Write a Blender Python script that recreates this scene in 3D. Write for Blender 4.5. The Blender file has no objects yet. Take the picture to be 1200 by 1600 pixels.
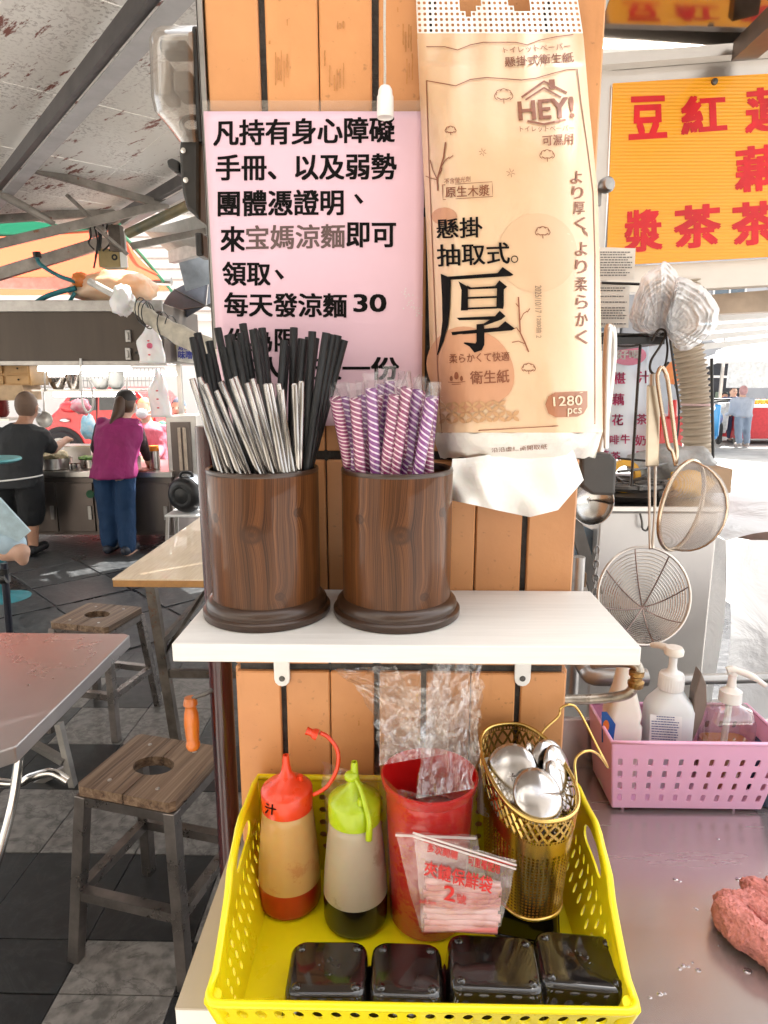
import bpy, bmesh, math, random
from mathutils import Vector as V, Matrix, noise
from math import sin, cos, pi, radians as R

S = bpy.context.scene
COL = S.collection
rnd = random.Random(7)
ZC = 1.45            # eye height in metres
FP, TH, YAW = 1030.0, R(11.4), math.atan(21 / 1030)

# ---------------- camera
cd = bpy.data.cameras.new('camera')
cam = bpy.data.objects.new('camera', cd)
COL.objects.link(cam)
cam.location = (0, 0, ZC)
cam.rotation_euler = (pi / 2 - TH, 0, YAW)
cd.sensor_fit = 'VERTICAL'
cd.sensor_height = 24
cd.lens = 24 * FP / 1600
cd.clip_start = .02
cd.clip_end = 500
S.camera = cam
S.render.resolution_x, S.render.resolution_y = 768, 1024
# ---------------- sky, sun, exposure
SUN_EL, SUN_AZ = R(58), R(38)      # azimuth measured from +Y towards +X
w = bpy.data.worlds.new('World')
S.world = w
w.use_nodes = True
nt = w.node_tree
nt.nodes.clear()
sky = nt.nodes.new('ShaderNodeTexSky')
sky.sky_type = 'NISHITA'
sky.sun_disc = False
sky.sun_elevation = SUN_EL
sky.sun_rotation = SUN_AZ
sky.dust_density = 3
sky.air_density = 1.0
hsv = nt.nodes.new('ShaderNodeHueSaturation')
hsv.inputs['Saturation'].default_value = .2
bg = nt.nodes.new('ShaderNodeBackground')
bg.inputs[1].default_value = .15
wo = nt.nodes.new('ShaderNodeOutputWorld')
nt.links.new(sky.outputs[0], hsv.inputs['Color'])
wt_ = nt.nodes.new('ShaderNodeMixRGB'); wt_.blend_type = 'MULTIPLY'; wt_.inputs[0].default_value = 1; wt_.inputs[2].default_value = (1, .985, .955, 1)   # hazy warm-white sky
nt.links.new(hsv.outputs[0], wt_.inputs[1]); nt.links.new(wt_.outputs[0], bg.inputs[0])
nt.links.new(bg.outputs[0], wo.inputs[0])
sl = bpy.data.lights.new('sun', 'SUN')
sl.energy = 5
sl.angle = R(.5)
sl.color = (1, .965, .91)
so = bpy.data.objects.new('sun', sl)
COL.objects.link(so)
sdir = V((sin(SUN_AZ) * cos(SUN_EL), cos(SUN_AZ) * cos(SUN_EL), sin(SUN_EL)))
so.location = (3, 4, 8)
so.rotation_euler = sdir.to_track_quat('Z', 'Y').to_euler()
vs = S.view_settings
vs.view_transform = 'Standard'
vs.look = 'None'
vs.gamma = 1
vs.exposure = 2.0
vs.use_curve_mapping = False
S.cycles.use_adaptive_sampling = True
S.cycles.adaptive_threshold = .025
S.cycles.use_denoising = True
S.cycles.max_bounces = 10
S.cycles.transparent_max_bounces = 24
S.cycles.caustics_reflective = False
S.cycles.caustics_refractive = False
S.cycles.sample_clamp_indirect = 6

# ---------------- picture-to-place measuring (a pixel of the 1200x1600 photograph at a known depth or height)
MR = Matrix.Rotation(YAW, 3, 'Z') @ Matrix.Rotation(pi / 2 - TH, 3, 'X')
def ray(px, py):
    return MR @ V(((px - 600) / FP, (800 - py) / FP, -1))
def P(px, py, Y):
    d = ray(px, py)
    return V((0, 0, ZC)) + d * (Y / d.y)
def PZ(px, py, z):
    d = ray(px, py)
    return V((0, 0, ZC)) + d * ((z - ZC) / d.z)

# ---------------- mesh builder
def frame(d):
    d = d.normalized()
    a = V((0, 0, 1)) if abs(d.z) < .9 else V((1, 0, 0))
    x = a.cross(d).normalized()
    return x, d.cross(x).normalized()
class MB:
    def __init__(s):
        s.v = []; s.f = []; s.M = None
    def add(s, vs, fs):
        b = len(s.v)
        if s.M is not None: vs = [s.M @ V(p) for p in vs]
        s.v += [tuple(p) for p in vs]
        s.f += [tuple(i + b for i in q) for q in fs]
        return s
    def box(s, x0, y0, z0, x1, y1, z1):
        x0, x1 = min(x0, x1), max(x0, x1); y0, y1 = min(y0, y1), max(y0, y1); z0, z1 = min(z0, z1), max(z0, z1)
        return s.add([(x0, y0, z0), (x1, y0, z0), (x1, y1, z0), (x0, y1, z0), (x0, y0, z1), (x1, y0, z1), (x1, y1, z1), (x0, y1, z1)],
                     [(3, 2, 1, 0), (4, 5, 6, 7), (0, 1, 5, 4), (1, 2, 6, 5), (2, 3, 7, 6), (3, 0, 4, 7)])
    def bar(s, p, q, w, h, side=None):
        p, q = V(p), V(q); x, y = frame(q - p)
        if side is not None:
            x = V(side); d = (q - p).normalized(); x = (x - d * x.dot(d)).normalized(); y = d.cross(x)
        vs = []
        for c in (p, q):
            for a, b in ((-1, -1), (1, -1), (1, 1), (-1, 1)):
                vs.append(c + x * a * w / 2 + y * b * h / 2)
        return s.add(vs, [(3, 2, 1, 0), (4, 5, 6, 7), (0, 1, 5, 4), (1, 2, 6, 5), (2, 3, 7, 6), (3, 0, 4, 7)])
    def tube(s, pts, r, n=8, cap=True, closed=False):
        pts = [V(p) for p in pts]; m = len(pts)
        rr = r if isinstance(r, (list, tuple)) else [r] * m
        vs = []; x = None
        for i, p in enumerate(pts):
            if closed: d = pts[(i + 1) % m] - pts[i - 1]
            else: d = pts[min(i + 1, m - 1)] - pts[max(i - 1, 0)]
            d = d.normalized() if d.length > 1e-9 else V((0, 0, 1))
            if x is None: x, y = frame(d)
            else:
                x = x - d * x.dot(d)
                x = x.normalized() if x.length > 1e-6 else frame(d)[0]
                y = d.cross(x)
            for k in range(n):
                a = 2 * pi * k / n
                vs.append(p + (x * cos(a) + y * sin(a)) * rr[i])
        fs = []
        for i in range(m if closed else m - 1):
            j = (i + 1) % m
            for k in range(n):
                l = (k + 1) % n
                fs.append((i * n + k, i * n + l, j * n + l, j * n + k))
        if cap and not closed:
            fs.append(tuple(range(n - 1, -1, -1))); fs.append(tuple((m - 1) * n + k for k in range(n)))
        return s.add(vs, fs)
    def lathe(s, prof, c=(0, 0, 0), n=24, ax=None, sx=1, sy=1, rot=0):
        c = V(c)
        if ax is None: x, y, z = V((1, 0, 0)), V((0, 1, 0)), V((0, 0, 1))
        else:
            z = V(ax).normalized(); x, y = frame(z)
        if rot: x, y = x * cos(rot) + y * sin(rot), y * cos(rot) - x * sin(rot)
        vs = []; fs = []
        for r, h in prof:
            for k in range(n):
                a = 2 * pi * k / n
                vs.append(c + x * r * sx * cos(a) + y * r * sy * sin(a) + z * h)
        for i in range(len(prof) - 1):
            for k in range(n):
                l = (k + 1) % n
                fs.append((i * n + k, i * n + l, (i + 1) * n + l, (i + 1) * n + k))
        if prof[0][0] > 1e-6: pass
        return s.add(vs, fs)
    def ell(s, c, r, n=12, m=8, ax=None):
        pr = [(max(1e-4, sin(pi * i / m)), -cos(pi * i / m)) for i in range(m + 1)]
        c = V(c); vs = []; fs = []
        for q, h in pr:
            for k in range(n):
                a = 2 * pi * k / n
                vs.append(c + V((r[0] * q * cos(a), r[1] * q * sin(a), r[2] * h)))
        for i in range(m):
            for k in range(n):
                l = (k + 1) % n
                fs.append((i * n + k, i * n + l, (i + 1) * n + l, (i + 1) * n + k))
        return s.add(vs, fs)
    def cap(s, p, q, r1, r2, n=12):
        """tapered limb with round ends"""
        p, q = V(p), V(q); d = q - p; L = d.length or 1e-4; d = d / L
        pts = []; rr = []
        for a in (80, 55, 30): pts.append(p - d * r1 * sin(R(a))); rr.append(r1 * cos(R(a)))
        for t in (0, .33, .66, 1): pts.append(p + d * L * t); rr.append(r1 + (r2 - r1) * t)
        for a in (30, 55, 80): pts.append(q + d * r2 * sin(R(a))); rr.append(r2 * cos(R(a)))
        return s.tube(pts, rr, n)
    def loft(s, rings, cap=True, closed=True):
        n = len(rings[0]); vs = [p for r in rings for p in r]; fs = []
        for i in range(len(rings) - 1):
            for k in range(n if closed else n - 1):
                l = (k + 1) % n
                fs.append((i * n + k, i * n + l, (i + 1) * n + l, (i + 1) * n + k))
        if cap and closed:
            fs.append(tuple(range(n - 1, -1, -1))); fs.append(tuple((len(rings) - 1) * n + k for k in range(n)))
        return s.add(vs, fs)
    def grid(s, fn, nu, nv):
        vs = [fn(i / nu, j / nv) for j in range(nv + 1) for i in range(nu + 1)]
        fs = [(j * (nu + 1) + i, j * (nu + 1) + i + 1, (j + 1) * (nu + 1) + i + 1, (j + 1) * (nu + 1) + i) for j in range(nv) for i in range(nu)]
        return s.add(vs, fs)
    def poly(s, pts, th=None):
        """flat polygon, or a slab when th (a vector) is given"""
        n = len(pts)
        if th is None: return s.add(pts, [tuple(range(n))])
        th = V(th); pts = [V(p) for p in pts]
        return s.add(pts + [p + th for p in pts], [tuple(range(n)), tuple(range(2 * n - 1, n - 1, -1))] + [((i + 1) % n, i, n + i, n + (i + 1) % n) for i in range(n)])
    def holes(s, fn, nu, nv, ax=.3, ay=.3, skip=None, pill=False, u0=0, u1=1, v0=0, v1=1):
        """a panel of nu x nv cells, each with an open hole"""
        K = 12
        for i in range(nu):
            for j in range(nv):
                def g(a, b): return fn(u0 + (u1 - u0) * (i + .5 + a) / nu, v0 + (v1 - v0) * (j + .5 + b) / nv)
                if skip and skip(i, j):
                    s.add([g(-.5, -.5), g(.5, -.5), g(.5, .5), g(-.5, .5)], [(0, 1, 2, 3)]); continue
                o = []; h = []
                for k in range(K):
                    a = 2 * pi * (k + .5) / K; c_, s_ = cos(a), sin(a)
                    m = max(abs(c_), abs(s_)); o.append((.5 * c_ / m, .5 * s_ / m))
                    if pill:
                        e = .45; c_ = math.copysign(abs(c_) ** e, c_); s_ = math.copysign(abs(s_) ** e, s_)
                        q = max(1, (abs(c_) ** 3 + abs(s_) ** 3) ** (1 / 3)); c_ /= q; s_ /= q
                    h.append((ax * c_, ay * s_))
                # outer ring snapped so that corners exist
                for k in (1, 4, 7, 10):
                    o[k] = (math.copysign(.5, o[k][0]), math.copysign(.5, o[k][1]))
                s.add([g(*p) for p in o] + [g(*p) for p in h], [(k, (k + 1) % K, K + (k + 1) % K, K + k) for k in range(K)])
        return s
    def mesh(s, name, m, smooth=False):
        me = bpy.data.meshes.new(name)
        me.from_pydata(s.v, [], s.f)
        if m is not None: me.materials.append(m)
        if smooth:
            me.polygons.foreach_set('use_smooth', [True] * len(me.polygons))
        me.update()
        return me

def link(o, parent=None, world=True):
    COL.objects.link(o)
    if parent is not None:
        o.parent = parent
        if world:
            t = parent; M = Matrix.Translation(t.location) @ t.rotation_euler.to_matrix().to_4x4()
            if t.parent: M = t.parent.matrix_basis @ t.matrix_parent_inverse @ M if False else M
            o.matrix_parent_inverse = M.inverted()
    return o
def obj(name, mb, m, parent=None, smooth=None, bev=0, sol=0, sub=0, rem=0, world=True, label=None, sm=0, fix=False):
    """one mesh object; parent None = top-level. All builders work in place coordinates."""
    me = mb.mesh(name, m, bool(smooth)) if isinstance(mb, MB) else mb
    if smooth is None and isinstance(mb, MB): smooth = False
    o = bpy.data.objects.new(name, me)
    if isinstance(mb, MB) and fix:
        bm = bmesh.new(); bm.from_mesh(me); bmesh.ops.remove_doubles(bm, verts=bm.verts, dist=1e-5)
        bmesh.ops.recalc_face_normals(bm, faces=bm.faces); bm.to_mesh(me); bm.free()
    link(o, parent, world)
    if rem:
        q = o.modifiers.new('r', 'REMESH'); q.mode = 'VOXEL'; q.voxel_size = rem; q.use_smooth_shade = True
        if sm: q = o.modifiers.new('s', 'SMOOTH'); q.iterations = sm; q.factor = .6
    if sol:
        q = o.modifiers.new('t', 'SOLIDIFY'); q.thickness = abs(sol); q.offset = 0
    if bev:
        q = o.modifiers.new('b', 'BEVEL'); q.width = bev; q.segments = 2; q.limit_method = 'ANGLE'; q.angle_limit = R(35)
    if sub:
        q = o.modifiers.new('u', 'SUBSURF'); q.levels = q.render_levels = sub
    if smooth == 'auto':
        me.polygons.foreach_set('use_smooth', [True] * len(me.polygons))
        me.set_sharp_from_angle(angle=R(40))
    if label: o['label'] = label
    return o
def tag(o, label, cat, group=None, kind=None):
    if label: o['label'] = label
    if cat: o['category'] = cat
    if group: o['group'] = group
    if kind: o['kind'] = kind
    return o
def thing(name, label, cat, loc=(0, 0, 0), rz=0, group=None):
    o = bpy.data.objects.new(name, None)
    o.empty_display_size = .05
    COL.objects.link(o); o.location = loc; o.rotation_euler = (0, 0, rz)
    return tag(o, label, cat, group)
def struct(name, mb, m, **k):
    o = obj(name, mb, m, **k); o['kind'] = 'structure'; return o
def dup(root, loc=None, rz=None, label=None):
    kids = {}
    for o in list(COL.objects):
        if o.parent is not None: kids.setdefault(o.parent.name, []).append(o)
    def cp(o, par):
        c = o.copy(); COL.objects.link(c)
        if par is not None: c.parent = par
        for k in kids.get(o.name, []): cp(k, c)
        return c
    r = cp(root, None)
    if loc is not None: r.location = loc
    if rz is not None: r.rotation_euler[2] = rz
    if label: r['label'] = label
    return r

ORD = 'first second third fourth fifth sixth seventh eighth ninth tenth eleventh twelfth thirteenth fourteenth fifteenth sixteenth seventeenth eighteenth nineteenth twentieth twenty-first twenty-second twenty-third twenty-fourth twenty-fifth twenty-sixth twenty-seventh twenty-eighth'.split()
def rank(objs, fmt, key):
    """own label for each of a row of alike things, by its place in the row"""
    for k, o in enumerate(sorted(objs, key=key)): o['label'] = fmt % ORD[k]
# ---------------- materials
def newmat(name):
    m = bpy.data.materials.new(name); m.use_nodes = True
    t = m.node_tree; t.nodes.clear()
    o = t.nodes.new('ShaderNodeOutputMaterial'); p = t.nodes.new('ShaderNodeBsdfPrincipled')
    t.links.new(p.outputs[0], o.inputs[0])
    return m, t, p, o
def N(t, kind, **k):
    n = t.nodes.new('ShaderNode' + kind)
    for a, b in k.items():
        if a.startswith('i_'): n.inputs[a[2:].replace('_', ' ')].default_value = b
        else: setattr(n, a, b)
    return n
def coord(t, stretch=(1, 1, 1), kind='Object', rot=(0, 0, 0)):
    c = N(t, 'TexCoord'); mp = N(t, 'Mapping'); mp.inputs['Scale'].default_value = stretch; mp.inputs['Rotation'].default_value = rot
    t.links.new(c.outputs[kind], mp.inputs[0]); return mp.outputs[0]
def ramp(t, fac, stops):
    r = N(t, 'ValToRGB'); e = r.color_ramp.elements
    while len(e) > 1: e.remove(e[0])
    e[0].position, e[0].color = stops[0][0], (*stops[0][1], 1) if len(stops[0][1]) == 3 else stops[0][1]
    for p, c in stops[1:]:
        q = e.new(p); q.color = (*c, 1) if len(c) == 3 else c
    t.links.new(fac, r.inputs[0]); return r.outputs[0]
def g3(x): return (x, x, x)
def srgb(r, g, b):
    f = lambda c: (c / 255 / 12.92) if c / 255 <= .04045 else ((c / 255 + .055) / 1.055) ** 2.4
    return (f(r), f(g), f(b))
MATS = {}
def mat(name, col=(.5, .5, .5), rough=.5, metal=0, var=.15, sc=15, bump=.0, bs=None, stretch=(1, 1, 1), col2=None, trans=0, ior=1.45,
        emis=None, coat=0, sss=0, alpha=1, aniso=0, rvar=.15, spot=None, rndv=0):
    if name in MATS: return MATS[name]
    m, t, p, o = newmat(name)
    co = coord(t, stretch)
    nz = N(t, 'TexNoise', i_Scale=sc, i_Detail=6, i_Roughness=.6); t.links.new(co, nz.inputs['Vector'])
    c2 = col2 or tuple(max(0, c * (1 - var * 2)) for c in col)
    cr = ramp(t, nz.outputs[0], [(.3, c2), (.68, col)])
    if spot:   # scattered stains: (colour, noise scale, threshold)
        n2 = N(t, 'TexNoise', i_Scale=spot[1], i_Detail=8, i_Roughness=.7); t.links.new(co, n2.inputs['Vector'])
        f = ramp(t, n2.outputs[0], [(spot[2], g3(0)), (min(1, spot[2] + .06), g3(1))])
        mx = N(t, 'MixRGB'); t.links.new(f, mx.inputs[0]); t.links.new(cr, mx.inputs[1]); mx.inputs[2].default_value = (*spot[0], 1); cr = mx.outputs[0]
    if rndv:
        oi = N(t, 'ObjectInfo'); h = N(t, 'HueSaturation'); a = N(t, 'MapRange'); a.inputs[3].default_value = 1 - rndv; a.inputs[4].default_value = 1 + rndv
        t.links.new(oi.outputs['Random'], a.inputs[0]); t.links.new(a.outputs[0], h.inputs['Value']); t.links.new(cr, h.inputs['Color']); cr = h.outputs[0]
    t.links.new(cr, p.inputs['Base Color'])
    rr = N(t, 'MapRange'); rr.inputs[3].default_value = max(0, rough - rvar * rough); rr.inputs[4].default_value = min(1, rough + rvar * rough)
    t.links.new(nz.outputs[0], rr.inputs[0]); t.links.new(rr.outputs[0], p.inputs['Roughness'])
    p.inputs['Metallic'].default_value = metal
    p.inputs['Transmission Weight'].default_value = trans; p.inputs['IOR'].default_value = ior
    p.inputs['Coat Weight'].default_value = coat; p.inputs['Coat Roughness'].default_value = .08
    p.inputs['Alpha'].default_value = alpha
    if sss: p.inputs['Subsurface Weight'].default_value = sss; p.inputs['Subsurface Scale'].default_value = .01
    if emis: p.inputs['Emission Color'].default_value = (*emis[0], 1); p.inputs['Emission Strength'].default_value = emis[1]
    if bump:
        nb = N(t, 'TexNoise', i_Scale=bs or sc * 3, i_Detail=5); t.links.new(co, nb.inputs['Vector'])
        b = N(t, 'Bump'); b.inputs['Strength'].default_value = bump; b.inputs['Distance'].default_value = .01
        t.links.new(nb.outputs[0], b.inputs['Height']); t.links.new(b.outputs[0], p.inputs['Normal'])
    MATS[name] = m
    return m
def film(name, tint=(.97, .97, .97), gloss=.16, rough=.08, bump=.6, bs=60, body=0.04, white=(.9, .9, .9)):
    """thin clear plastic film: mostly see-through with crinkled highlights"""
    if name in MATS: return MATS[name]
    m, t, p, o = newmat(name)
    co = coord(t)
    nz = N(t, 'TexNoise', i_Scale=bs, i_Detail=3); t.links.new(co, nz.inputs['Vector'])
    b = N(t, 'Bump'); b.inputs['Strength'].default_value = bump; b.inputs['Distance'].default_value = .004
    t.links.new(nz.outputs[0], b.inputs['Height'])
    tr = N(t, 'BsdfTransparent'); tr.inputs[0].default_value = (*tint, 1)
    gl = N(t, 'BsdfGlossy'); gl.inputs['Roughness'].default_value = rough; t.links.new(b.outputs[0], gl.inputs['Normal'])
    df = N(t, 'BsdfDiffuse'); df.inputs[0].default_value = (*white, 1)
    lw = N(t, 'LayerWeight'); lw.inputs[0].default_value = .35; t.links.new(b.outputs[0], lw.inputs['Normal'])
    mr = N(t, 'MapRange'); mr.inputs[3].default_value = gloss * .5; mr.inputs[4].default_value = min(1, gloss * 3.2)
    t.links.new(lw.outputs['Facing'], mr.inputs[0])
    m1 = N(t, 'MixShader'); m1.inputs[0].default_value = body; t.links.new(tr.outputs[0], m1.inputs[1]); t.links.new(df.outputs[0], m1.inputs[2])
    m2 = N(t, 'MixShader'); t.links.new(mr.outputs[0], m2.inputs[0]); t.links.new(m1.outputs[0], m2.inputs[1]); t.links.new(gl.outputs[0], m2.inputs[2])
    t.links.new(m2.outputs[0], o.inputs[0])
    t.nodes.remove(p)
    MATS[name] = m
    return m
def crinkle(p, s=40, a=.004, seed=0):
    q = V(p) * s + V((seed * 3.1, seed * 7.7, seed))
    n = noise.noise_vector(q)
    r = abs(noise.noise(q * 1.7)) * 1.5
    return V(p) + n * a + V((0, -r * a, 0))

# writing: glyph outlines mapped onto a surface given as surf(px, py, offset) -> place point
def glyphs(body, off=0, line=1.0, shear=0):
    cu = bpy.data.curves.new('t', 'FONT'); cu.body = body; cu.offset = off; cu.space_line = line; cu.shear = shear; cu.resolution_u = 3
    cu.align_x = 'CENTER' if '\n' in body else 'LEFT'
    o = bpy.data.objects.new('t', cu); COL.objects.link(o)
    me = bpy.data.meshes.new_from_object(o.evaluated_get(bpy.context.evaluated_depsgraph_get()))
    vs = [v.co.copy() for v in me.vertices]; fs = [tuple(f.vertices) for f in me.polygons]
    bpy.data.objects.remove(o); bpy.data.curves.remove(cu); bpy.data.meshes.remove(me)
    return vs, fs
def write(mb, body, quad, surf, off=.02, lift=.0005, line=1.0, shear=0):
    """quad: (x0,y0,x1,y1) or 4 corners TL TR BR BL in photograph pixels"""
    vs, fs = glyphs(body, 0, line, shear)
    if not vs: return
    d_ = max(0, off) * .85
    x0 = min(v.x for v in vs); x1 = max(v.x for v in vs); y0 = min(v.y for v in vs); y1 = max(v.y for v in vs)
    if len(quad) == 4 and not isinstance(quad[0], tuple):
        a, b, c, d = quad; quad = ((a, b), (c, b), (c, d), (a, d))
    TL, TR, BR, BL = [V(q) for q in quad]
    if d_ > 0: x0 -= d_; x1 += d_; y0 -= d_; y1 += d_
    # heavier strokes: the outline is laid several times, each a hair above the last
    for k, (ox, oy) in enumerate([(0, 0)] if d_ == 0 else [(-d_, -d_ * .7), (d_, d_ * .7), (d_, -d_ * .7), (-d_, d_ * .7), (0, 0)]):
        out = []
        for v in vs:
            u = (v.x + ox - x0) / max(1e-6, x1 - x0); h = (v.y + oy - y0) / max(1e-6, y1 - y0)
            q = (TL.lerp(TR, u)) * h + (BL.lerp(BR, u)) * (1 - h)
            out.append(surf(q.x, q.y, lift + k * .00003))
        mb.add(out, fs)
def stroke(mb, pts, wpx, surf, lift=.0005, closed=False):
    pts = [V((p[0], p[1])) for p in pts]; n = len(pts); L = []
    for i, p in enumerate(pts):
        a = pts[(i - 1) % n] if (closed or i > 0) else p; b = pts[(i + 1) % n] if (closed or i < n - 1) else p
        d = (b - a); d = d.normalized() if d.length else V((1, 0)); q = V((-d.y, d.x)) * wpx / 2
        L.append((p + q, p - q))
    vs = []; fs = []
    for a, b in L: vs += [surf(a.x, a.y, lift), surf(b.x, b.y, lift)]
    for i in range(n if closed else n - 1):
        j = (i + 1) % n; fs.append((2 * i, 2 * j, 2 * j + 1, 2 * i + 1))
    mb.add(vs, fs)
def dense(pts, k=4):
    out = []
    for a, b in zip(pts, pts[1:]):
        for i in range(k): out.append((a[0] + (b[0] - a[0]) * i / k, a[1] + (b[1] - a[1]) * i / k))
    return out + [pts[-1]]
def blobpx(mb, pts, surf, lift=.0004, rings=4):
    cx = sum(p[0] for p in pts) / len(pts); cy = sum(p[1] for p in pts) / len(pts); n = len(pts)
    vs = [surf(cx, cy, lift)]; fs = []
    for r in range(1, rings + 1):
        for p in pts: vs.append(surf(cx + (p[0] - cx) * r / rings, cy + (p[1] - cy) * r / rings, lift))
    for k in range(n): fs.append((0, 1 + k, 1 + (k + 1) % n))
    for r in range(rings - 1):
        for k in range(n):
            l = (k + 1) % n; a = 1 + r * n; b = a + n
            fs.append((a + k, b + k, b + l, a + l))
    mb.add(vs, fs)
def circ(cx, cy, r, n=24, ry=None, a0=0): return [(cx + r * cos(2 * pi * k / n + a0), cy + (ry or r) * sin(2 * pi * k / n + a0)) for k in range(n)]
def plane(Y): return lambda x, y, l=0: P(x, y, Y - l)
def smooth(pts, k=6):
    """Catmull-Rom through 3-D points"""
    pts = [V(p) for p in pts]; out = []
    for i in range(len(pts) - 1):
        p0 = pts[max(0, i - 1)]; p1 = pts[i]; p2 = pts[i + 1]; p3 = pts[min(len(pts) - 1, i + 2)]
        for j in range(k):
            t = j / k
            out.append(.5 * ((2 * p1) + (p2 - p0) * t + (2 * p0 - 5 * p1 + 4 * p2 - p3) * t * t + (3 * p1 - p0 - 3 * p2 + p3) * t ** 3))
    return out + [pts[-1]]
# ================= materials used in many places
steel = mat('stainless', (.56, .53, .50), .3, 1, var=.10, sc=3, stretch=(1, 1, 3), rvar=.2)
steel_dull = mat('dull_steel', (.42, .40, .38), .42, 1, var=.2, sc=9, rvar=.3, bump=.06)
steel_dark = mat('dark_steel', (.16, .15, .14), .45, .8, var=.3, sc=12, bump=.05)
chrome = mat('bright_steel', (.72, .70, .67), .16, 1, var=.08, sc=30)
black = mat('black_plastic', (.015, .014, .014), .35, 0, var=.2)
grout = mat('grout', (.07, .065, .06), .9, 0, var=.3, sc=60, bump=.3)
whiteplastic = mat('white_plastic', (.8, .79, .77), .35, 0, var=.03)
ink = mat('black_ink', (.006, .005, .005), .85); ink.node_tree.nodes['Principled BSDF'].inputs['Specular IOR Level'].default_value = .15

# ================= ground
def floor_tile_mat(name, c1, c2, vein):
    m, t, p, o = newmat(name)
    co = coord(t, kind='Object'); oi = N(t, 'ObjectInfo'); va = N(t, 'VectorMath', operation='ADD'); sc_ = N(t, 'VectorMath', operation='SCALE')
    cb = N(t, 'CombineXYZ'); 
    for i in range(3): t.links.new(oi.outputs['Random'], cb.inputs[i])
    t.links.new(cb.outputs[0], sc_.inputs[0]); sc_.inputs['Scale'].default_value = 37
    t.links.new(co, va.inputs[0]); t.links.new(sc_.outputs[0], va.inputs[1])
    n1 = N(t, 'TexNoise', i_Scale=5, i_Detail=8, i_Roughness=.65, i_Distortion=1.6); t.links.new(va.outputs[0], n1.inputs[0])
    n2 = N(t, 'TexNoise', i_Scale=30, i_Detail=6); t.links.new(va.outputs[0], n2.inputs[0])
    c = ramp(t, n1.outputs[0], [(.3, c1), (.48, c2), (.5, vein), (.53, c2), (.75, c1)])
    d = ramp(t, n2.outputs[0], [(.35, g3(.35)), (.6, g3(1))])
    mx = N(t, 'MixRGB', blend_type='MULTIPLY'); mx.inputs[0].default_value = .8; t.links.new(c, mx.inputs[1]); t.links.new(d, mx.inputs[2])
    t.links.new(mx.outputs[0], p.inputs['Base Color'])
    rr = N(t, 'MapRange'); rr.inputs[3].default_value = .22; rr.inputs[4].default_value = .6; t.links.new(n2.outputs[0], rr.inputs[0]); t.links.new(rr.outputs[0], p.inputs['Roughness'])
    b = N(t, 'Bump'); b.inputs['Strength'].default_value = .15; b.inputs['Distance'].default_value = .004; t.links.new(n2.outputs[0], b.inputs['Height']); t.links.new(b.outputs[0], p.inputs['Normal'])
    return m
ft_dark = floor_tile_mat('dark_stone_tile', (.006, .006, .007), (.012, .013, .014), (.022, .022, .022))
ft_light = floor_tile_mat('pale_marble_tile', (.17, .155, .14), (.22, .205, .19), (.12, .11, .10))
ft_grey = floor_tile_mat('grey_stone_tile', (.030, .033, .036), (.055, .058, .06), (.09, .09, .09))
asphalt = mat('asphalt', (.42, .41, .39), .8, 0, var=.15, sc=3, bump=.3, bs=90)
struct('ground', MB().add([(-120, -60, -.02), (120, -60, -.02), (120, 180, -.02), (-120, 180, -.02)], [(0, 1, 2, 3)]), asphalt)
wetfloor = mat('wet_concrete', (.035, .035, .037), .3, 0, col2=(.010, .010, .011), sc=2.2, bump=.5, bs=25, rvar=.7)
fl = struct('market_floor', MB().box(-7, .2, -.015, 2.2, 7.4, -.004), wetfloor)
ys = [.55, .85, 1.005, 1.305, 1.46, 1.78, 2.1, 2.4, 2.7, 3.0, 3.3]
xs = [-3.25, -2.95, -2.65, -2.35, -2.05, -1.73, -1.41, -1.11, -.81, -.53, -.23, .07, .37, .67]
lightset = {(8, 1), (8, 2), (8, 3), (6, 5), (7, 5), (9, 4), (9, 5), (8, 5), (6, 7), (7, 7), (7, 8), (5, 8), (9, 7), (3, 6), (4, 7), (2, 8)}
greyset = {(9, 6), (8, 7), (8, 8), (9, 8), (7, 9), (8, 9), (6, 9), (5, 7), (5, 9), (10, 6), (10, 7), (10, 8), (4, 9), (4, 8)}
for i in range(len(xs) - 1):
    for j in range(len(ys) - 1):
        a, b, c, d = xs[i], xs[i + 1], ys[j], ys[j + 1]
        g = .0015; h = rnd.uniform(0, .0015)
        m = ft_light if (i, j) in lightset else ft_grey if (i, j) in greyset else ft_dark
        cx, cy = (a + b) / 2, (c + d) / 2
        o = obj('floor_tile', MB().box(a + g - cx, c + g - cy, -.0035, b - g - cx, d - g - cy, .004 + h), m, bev=.001)
        o.parent = fl; o.location = (cx, cy, 0); o.rotation_euler = (rnd.uniform(-.003, .003), rnd.uniform(-.003, .003), 0)
# larger skewed slabs farther in
for i in range(-7, 4):
    for j in range(0, 6):
        cx, cy = -1.5 + i * .36 + j * .36, 3.75 - i * .36 + j * .36 - .8
        if not (3.62 < cy < 5.3 and -3.4 < cx < .1): continue
        s = .25
        pts = [(-s, 0, 0), (0, -s, 0), (s, 0, 0), (0, s, 0)]
        mb = MB().poly([V(p) * 1.39 + V((rnd.uniform(-.012, .012), rnd.uniform(-.012, .012), 0)) for p in pts], (0, 0, .006))
        o = obj('floor_slab', mb, ft_grey if rnd.random() < .75 else wetfloor, bev=.002, fix=True); o.parent = fl; o.location = (cx, cy, -.002)

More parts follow.
